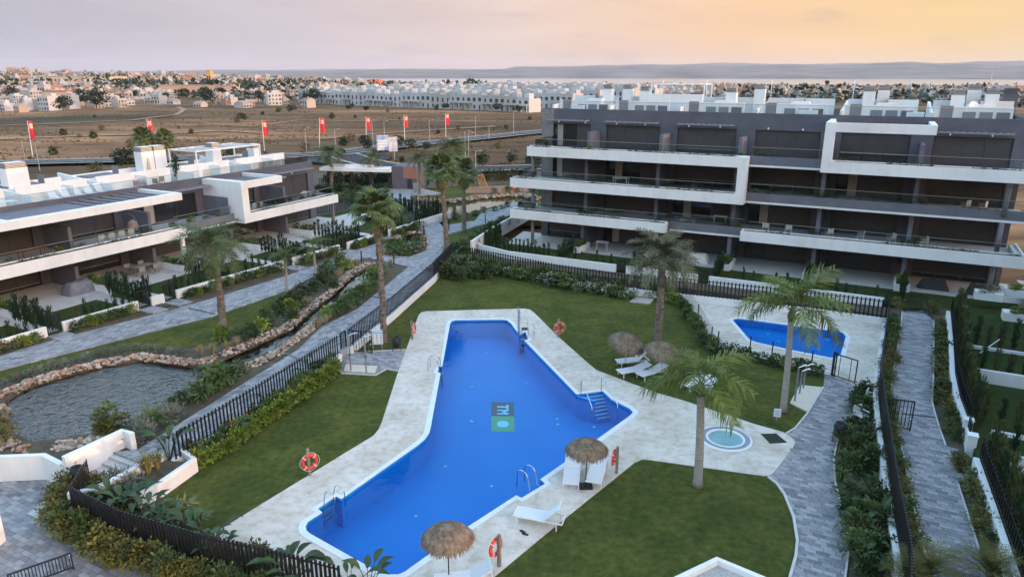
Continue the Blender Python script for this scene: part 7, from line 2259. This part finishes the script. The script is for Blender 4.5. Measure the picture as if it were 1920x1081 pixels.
for r_ in range(4):
    for c_ in range(3):
        x, z = -0.24 + 0.24 * c_, 0.46 + 0.165 * r_
        m_ = PIC if r_ > 1 else mat('pictogram_grey', (0.42, 0.46, 0.52), rough=0.6)
        MB().lathe([(0.0, 0.0), (0.052, 0.0), (0.052, 0.004)], 10).build('pictogram', m_ if (r_ + c_) % 4 else mat('pictogram_red', (0.5, 0.15, 0.13), rough=0.6), sg, loc=(x, -0.0165, z)).rotation_euler = (R(90), 0, 0)
        MB().box(x - 0.06, x + 0.06, -0.017, -0.0125, z - 0.083, z - 0.07).build('text_line', PIC, sg)
sg = thing('rules_sign', 'small white notice sign at the foot of the paddling pool queen palm', 'sign', at(1456, 787), R(-15))
MB().tube([(0, 0.03, 0), (0, 0.03, 0.55)], 0.02, 6).build('post', POSTGREY, sg)
MB().box(-0.17, 0.17, -0.012, 0.012, 0.18, 0.62).build('board', PLASTICW, sg)
for i in range(3):
    MB().box(-0.11, 0.11, -0.017, -0.0125, 0.28 + 0.1 * i, 0.32 + 0.1 * i).build('text_line', PIC, sg)
hp = ats([(1426, 813), (1455, 812), (1476, 829), (1444, 831)])
tag(MB().prism(hp, -0.05, 0.012).build('access_cover', mat('cover_green', (0.014, 0.022, 0.012), (0.022, 0.032, 0.016), 0.9, 30.0)), 'dark green square access cover set in the deck by the whirlpool', 'cover')
hp = ats([(1180, 566), (1192, 557), (1226, 561), (1218, 570)], 0)
tag(MB().prism(hp, -0.05, 0.05).build('access_slab', CONCRETE), 'pale concrete slab in the lawn below the date palm fence', 'slab')
for i, (x, y) in enumerate(((980, 996), (985, 1001))):
    p = at(x, y); o = MB().prism([(-0.05, -0.12), (0.05, -0.12), (0.055, 0.05), (0.03, 0.14), (-0.03, 0.14), (-0.055, 0.05)], 0.0, 0.02).ribbon([(-0.05, 0.02), (0, 0.06), (0.05, 0.02)], 0.03, 0.02, 0.045).build('flip_flop', BLACK, loc=(p.x, p.y, 0.001))
    o.rotation_euler = (0, 0, 0.9 + 0.3 * i); tag(o, 'dark flip-flop lying on the deck beside the lone lounger', 'flip-flop', 'pair of flip-flops')
# linear drains across the paths
for i, (a, b, z) in enumerate((((534, 662), (600, 690), ZP), ((700, 556), (728, 560), ZP), ((1693, 775), (1755, 782), ZR), ((1750, 1032), (1802, 1047), ZR), ((354, 577), (402, 588), ZP), ((1742, 588), (1752, 600), ZR))):
    tag(MB().ribbon([at(*a, z).xy, at(*b, z).xy], 0.13, z - 0.02, z + 0.016).build('drain_channel', FRAME), ('black drain channel across the stream walkway near the pool gate', 'black drain channel across the stream walkway by the tall fan palm', 'black drain channel across the hedge walkway behind the open gate', 'black drain channel across the near end of the hedge walkway', 'black drain channel across the garden walkway by a gate', 'black drain channel by the end gate')[i], 'drain')
# bollards
def bollard(p, label, group, h=0.95):
    t = thing('bollard_light', label, 'bollard', p, 0, group)
    MB().box(-0.05, 0.05, -0.05, 0.05, 0, h).build('post', BLACK, t)
    MB().box(-0.055, 0.055, -0.055, 0.055, h, h + 0.03).build('cap', FRAME, t)
for x, y in ((678, 490), (739, 496), (713, 477), (787, 425), (762, 428), (795, 440), (799, 462), (910, 418), (842, 432)):
    bollard(at(x, y, ZP), 'slim dark bollard light beside the walkway junction', 'bollard lights at the walkway junction')
for i in range(8):
    for (a, b), s in (((BW[0], BW[3]), 0), ((BW[1], BW[2]), 1)):
        q = a.lerp(b, (i + 0.5) / 8); bollard((q.x, q.y, ZP), 'thin dark post along the edge of the timber boardwalk', 'boardwalk edge posts', 0.9)
# ------------------------------------------------------------------ things on terraces, balconies and roofs
COVER = mat('furniture_cover_grey', (0.13, 0.13, 0.15), (0.18, 0.18, 0.20), 0.9, 3.0, bump=0.8)
COVERD = mat('furniture_cover_dark', (0.035, 0.03, 0.03), (0.05, 0.045, 0.045), 0.9, 3.0, bump=0.8)
COVERP = mat('furniture_cover_pale', (0.48, 0.44, 0.40), (0.55, 0.51, 0.47), 0.9, 3.0, bump=0.8)
def covered(label, p, ang, l, w, h, m):
    t = thing('covered_furniture', label, 'covered furniture', p, ang)
    bm = bmesh.new(); bmesh.ops.create_grid(bm, x_segments=14, y_segments=10, size=1)
    for v in bm.verts:
        x, y = v.co.x, v.co.y
        e = max(abs(x), abs(y))
        nz_ = noise.noise(Vector((x * 3, y * 3, l))) + 0.5 * noise.noise(Vector((x * 7, y * 7, w)))
        hh = h * (1 if e < 0.72 else max(0.0, 1 - (e - 0.72) / 0.26)) * (1 + 0.10 * nz_) + 0.06 * nz_ * (1 - e)
        v.co = Vector((x * l / 2 * (1 if e < 0.8 else 0.93 + 0.07 * e + 0.05 * nz_), y * w / 2, max(0.005, hh)))
    me = bpy.data.meshes.new('cover'); bm.to_mesh(me); bm.free(); me.materials.append(m)
    for f in me.polygons: f.use_smooth = True
    link('cover', me, t)
    for sx_, sy_ in ((-1, -1), (1, -1), (1, 1), (-1, 1)):
        MB().box(-0.03, 0.03, -0.03, 0.03, 0, 0.1).build('foot', BLACK, t, loc=(sx_ * l * 0.3, sy_ * w * 0.3, 0))
    return t
covered('garden furniture under a grey cover on a terrace of the two-storey block', lb(5.5, 0.8, ZG), A_V, 2.3, 1.4, 0.85, COVER)
covered('daybed under a pale cover on the terrace behind the grey date palm', rb(18.2, 1.6, G0), A_U, 2.0, 1.3, 0.75, COVERP)
covered('long dark covered sofa on the end terrace of the block', rb(36.6, 1.8, G0), A_U, 2.2, 1.0, 0.7, COVERD)
covered('dark covered table set on the end terrace near the column', rb(39.6, 1.6, G0), A_U, 1.6, 1.0, 0.75, COVERD)
def table(label, p, ang, l=1.6, w=0.85, h=0.74, m=PLASTICW, lm=None):
    t = thing('garden_table', label, 'table', p, ang)
    MB().box(-l / 2, l / 2, -w / 2, w / 2, h - 0.04, h).build('tabletop', m, t)
    for x in (-l / 2 + 0.06, l / 2 - 0.06):
        for y in (-w / 2 + 0.06, w / 2 - 0.06): MB().box(x - 0.025, x + 0.025, y - 0.025, y + 0.025, 0, h - 0.04).build('leg', lm or m, t)
    return t
GWD = mat('grey_wood', (0.22, 0.19, 0.17), rough=0.8); RWD = mat('red_wood', (0.22, 0.08, 0.05), rough=0.7)
table('dark dining table on the shaded terrace beyond the grey cover', lb(11.2, 1.2, ZG), A_V, 1.8, 0.9, 0.74, GWD)
for i in range(4):
    chair('dining chair round the dark table on the shaded terrace', lb(10.5 + (i % 2) * 1.3, 0.5 if i < 2 else 1.95, ZG), A_V + (math.pi if i < 2 else 0), 'chairs round the dark terrace table', GWD)
table('reddish wooden table on the balcony of the two-storey block', lb(3.4, 2.2, 3.4), A_V, 1.7, 0.8, 0.74, RWD)
for i in range(4):
    chair('light chair in the row on the balcony of the two-storey block', lb(8.4 + i * 0.85, 1.8, 3.4), A_V + math.pi, 'light balcony chairs of the two-storey block', COVERP)
chair('white armchair on the balcony by the reddish table', lb(0.2, 1.8, 3.4), A_V + 2.6, None)
for i in range(3):
    chair('white chair behind the glass rail in the white framed balcony', lb(23.5 + i * 0.9, 2.0, 3.4), A_V + math.pi, 'white chairs in the framed balcony')
for i in range(3):
    chair('white armchair on the end balcony of the two-storey block', lb(31.2 + i * 1.0, 1.8, 3.4), A_V + math.pi, 'white armchairs on the end balcony')
sw = thing('hanging_egg_chair', 'hanging egg chair with curved stand on the balcony of the two-storey block', 'egg chair', lb(11.9, 2.6, 3.4), A_V)
MB().tube([(0.5 * math.cos(R(-60 + 20 * i)), 0, 1.0 + 0.95 * math.sin(R(-90 + 20 * i))) for i in range(10)], 0.03, 6).build('stand', FRAMEG, sw)
MB().lathe([(0.05, 0.35), (0.35, 0.5), (0.42, 0.8), (0.36, 1.15), (0.1, 1.4)], 12).build('basket', GWD, sw)
# roof terraces of the two-storey block
for i in range(5):
    q = lb(8.8 + i * 1.0, 6.4, 6.36); lounger('folded grey sun lounger in the row behind the roof rail of the two-storey block', q, A_V + math.pi / 2, 55, 'roof loungers of the two-storey block')
table('white garden table on the first roof terrace of the two-storey block', lb(4.6, 6.9, 6.36), A_V, 1.6, 0.8)
for i in range(5):
    chair('dark chair of the furniture group on the middle roof terrace', lb(16.0 + i * 0.95, 7.0 + 0.7 * (i % 2), 6.36), A_V + i, 'chairs of the middle roof terrace', GWD)
fp = thing('closed_parasol', 'closed beige parasol beside the twin chimney on the roof', 'parasol', lb(19.2, 9.6, 6.36))
MB().tube([(0, 0, 0), (0, 0, 2.4)], 0.03, 7).build('pole', PLASTICW, fp)
MB().lathe([(0.26, 0.7), (0.22, 1.2), (0.12, 2.0), (0.03, 2.45)], 10).build('furled_canopy', mat('beige_canvas', (0.48, 0.38, 0.26), rough=0.9), fp)
MB().lathe([(0.3, 0), (0.3, 0.08), (0.04, 0.1)], 12).build('base', CONCRETE, fp)
o = link('cypress_sapling', CYP[0], None, lb(21.7, 9.0, 6.36), None, (2.2, 2.2, 1.7)); tag(o, 'potted dark conifer beside the twin chimney on the roof', 'cypress')
# balconies of the four-storey block
def drying(p, label):
    t = thing('drying_rack', label, 'drying rack', p, A_U)
    for s in (-0.5, 0.5):
        MB().tube([(s, -0.35, 0), (s, 0.35, 0.95)], 0.015, 5).build('leg', PLASTICW, t); MB().tube([(s, 0.35, 0), (s, -0.35, 0.95)], 0.015, 5).build('leg', PLASTICW, t)
    for i in range(6):
        MB().tube([(-0.6, -0.4 + i * 0.16, 0.96), (0.6, -0.4 + i * 0.16, 0.96)], 0.008, 4).build('rod', PLASTICW, t)
drying(rb(19.6, 2.8, 3.4), 'white drying rack on the grey-fronted first floor balcony')
drying(rb(9.2, 1.2, G0), 'dark drying rack on the second ground terrace')
table('low white table on the grey-fronted first floor balcony', rb(16.8, 2.6, 3.4), A_U, 1.3, 0.7, 0.42)
for i, (x, f) in enumerate(((23.6, 3.4), (25.4, 3.4), (28.6, 3.4), (37.8, 6.45), (38.9, 6.45), (31.0, 3.4), (35.5, 3.4), (33.2, 3.4))):
    chair('pale chair on a balcony of the right part of the four-storey block', rb(x, 2.4, f), A_U + math.pi + 0.3 * i, 'pale balcony chairs of the four-storey block', COVERP)
table('white table on the second floor balcony with open curtains', rb(10.2, 3.0, 6.45), A_U, 1.4, 0.8)
for x, f in ((7.3, 9.5), (14.2, 9.5), (21.1, 9.5), (22.6, 9.5), (28.9, 9.5), (34.1, 9.5), (34.9, 9.5), (22.3, 6.45), (27.3, 6.45), (28.1, 6.45), (34.0, 6.45), (34.9, 6.45), (6.6, 3.4), (7.4, 3.4), (14.0, 3.4), (20.4, 3.4), (21.2, 3.4), (27.2, 3.4), (34.0, 3.4), (34.8, 3.4), (13.6, 6.45), (17.0, 3.4)):
    k = rnd.choice(('lime', 'mid', 'olive'))
    shrub(k, 'potted balcony shrub beside a partition of the four-storey block', rb(x, 2.3 + rnd.uniform(-.4, .3), f), 0.85, 'balcony shrubs of the four-storey block')
for x in (1.6, 5.0, 6.6, 12.6, 15.6, 17.4, 19.0, 20.6, 27.0, 29.0, 30.6, 32.4):
    shrub(rnd.choice(('lime', 'mid', 'olive')), 'potted balcony shrub on the two-storey block', lb(x, 1.6 if not 15 < x < 21.5 else 2.4, 3.4), 0.85, 'balcony shrubs of the two-storey block')
pt_ = thing('potted_plant', 'dark potted plant at the end of the top balcony', 'potted plant', rb(3.2, 1.6, 9.5))
MB().lathe([(0.0, 0), (0.2, 0), (0.26, 0.42), (0.22, 0.42), (0.2, 0.36), (0, 0.36)], 14).build('pot', COVERP, pt_, True)
link('foliage', BUSH['dark'][0], pt_, (0, 0, 0.35), None, 0.8)
# ------------------------------------------------------------------ evening air
hz = MB().box(-16500, 16500, -300, 16500, -32, 290)
hm = bpy.data.materials.new('evening_haze'); hm.use_nodes = True
N = hm.node_tree.nodes; N.remove(N['Principled BSDF'])
pv_ = N.new('ShaderNodeVolumePrincipled')
pv_.inputs['Color'].default_value = (0.90, 0.86, 0.95, 1)
pv_.inputs['Density'].default_value = 0.000038
hm.node_tree.links.new(pv_.outputs[0], N['Material Output'].inputs['Volume'])
ho = hz.build('haze', hm)
tag(ho, 'thin evening haze over land and lagoon', None, None, 'stuff')
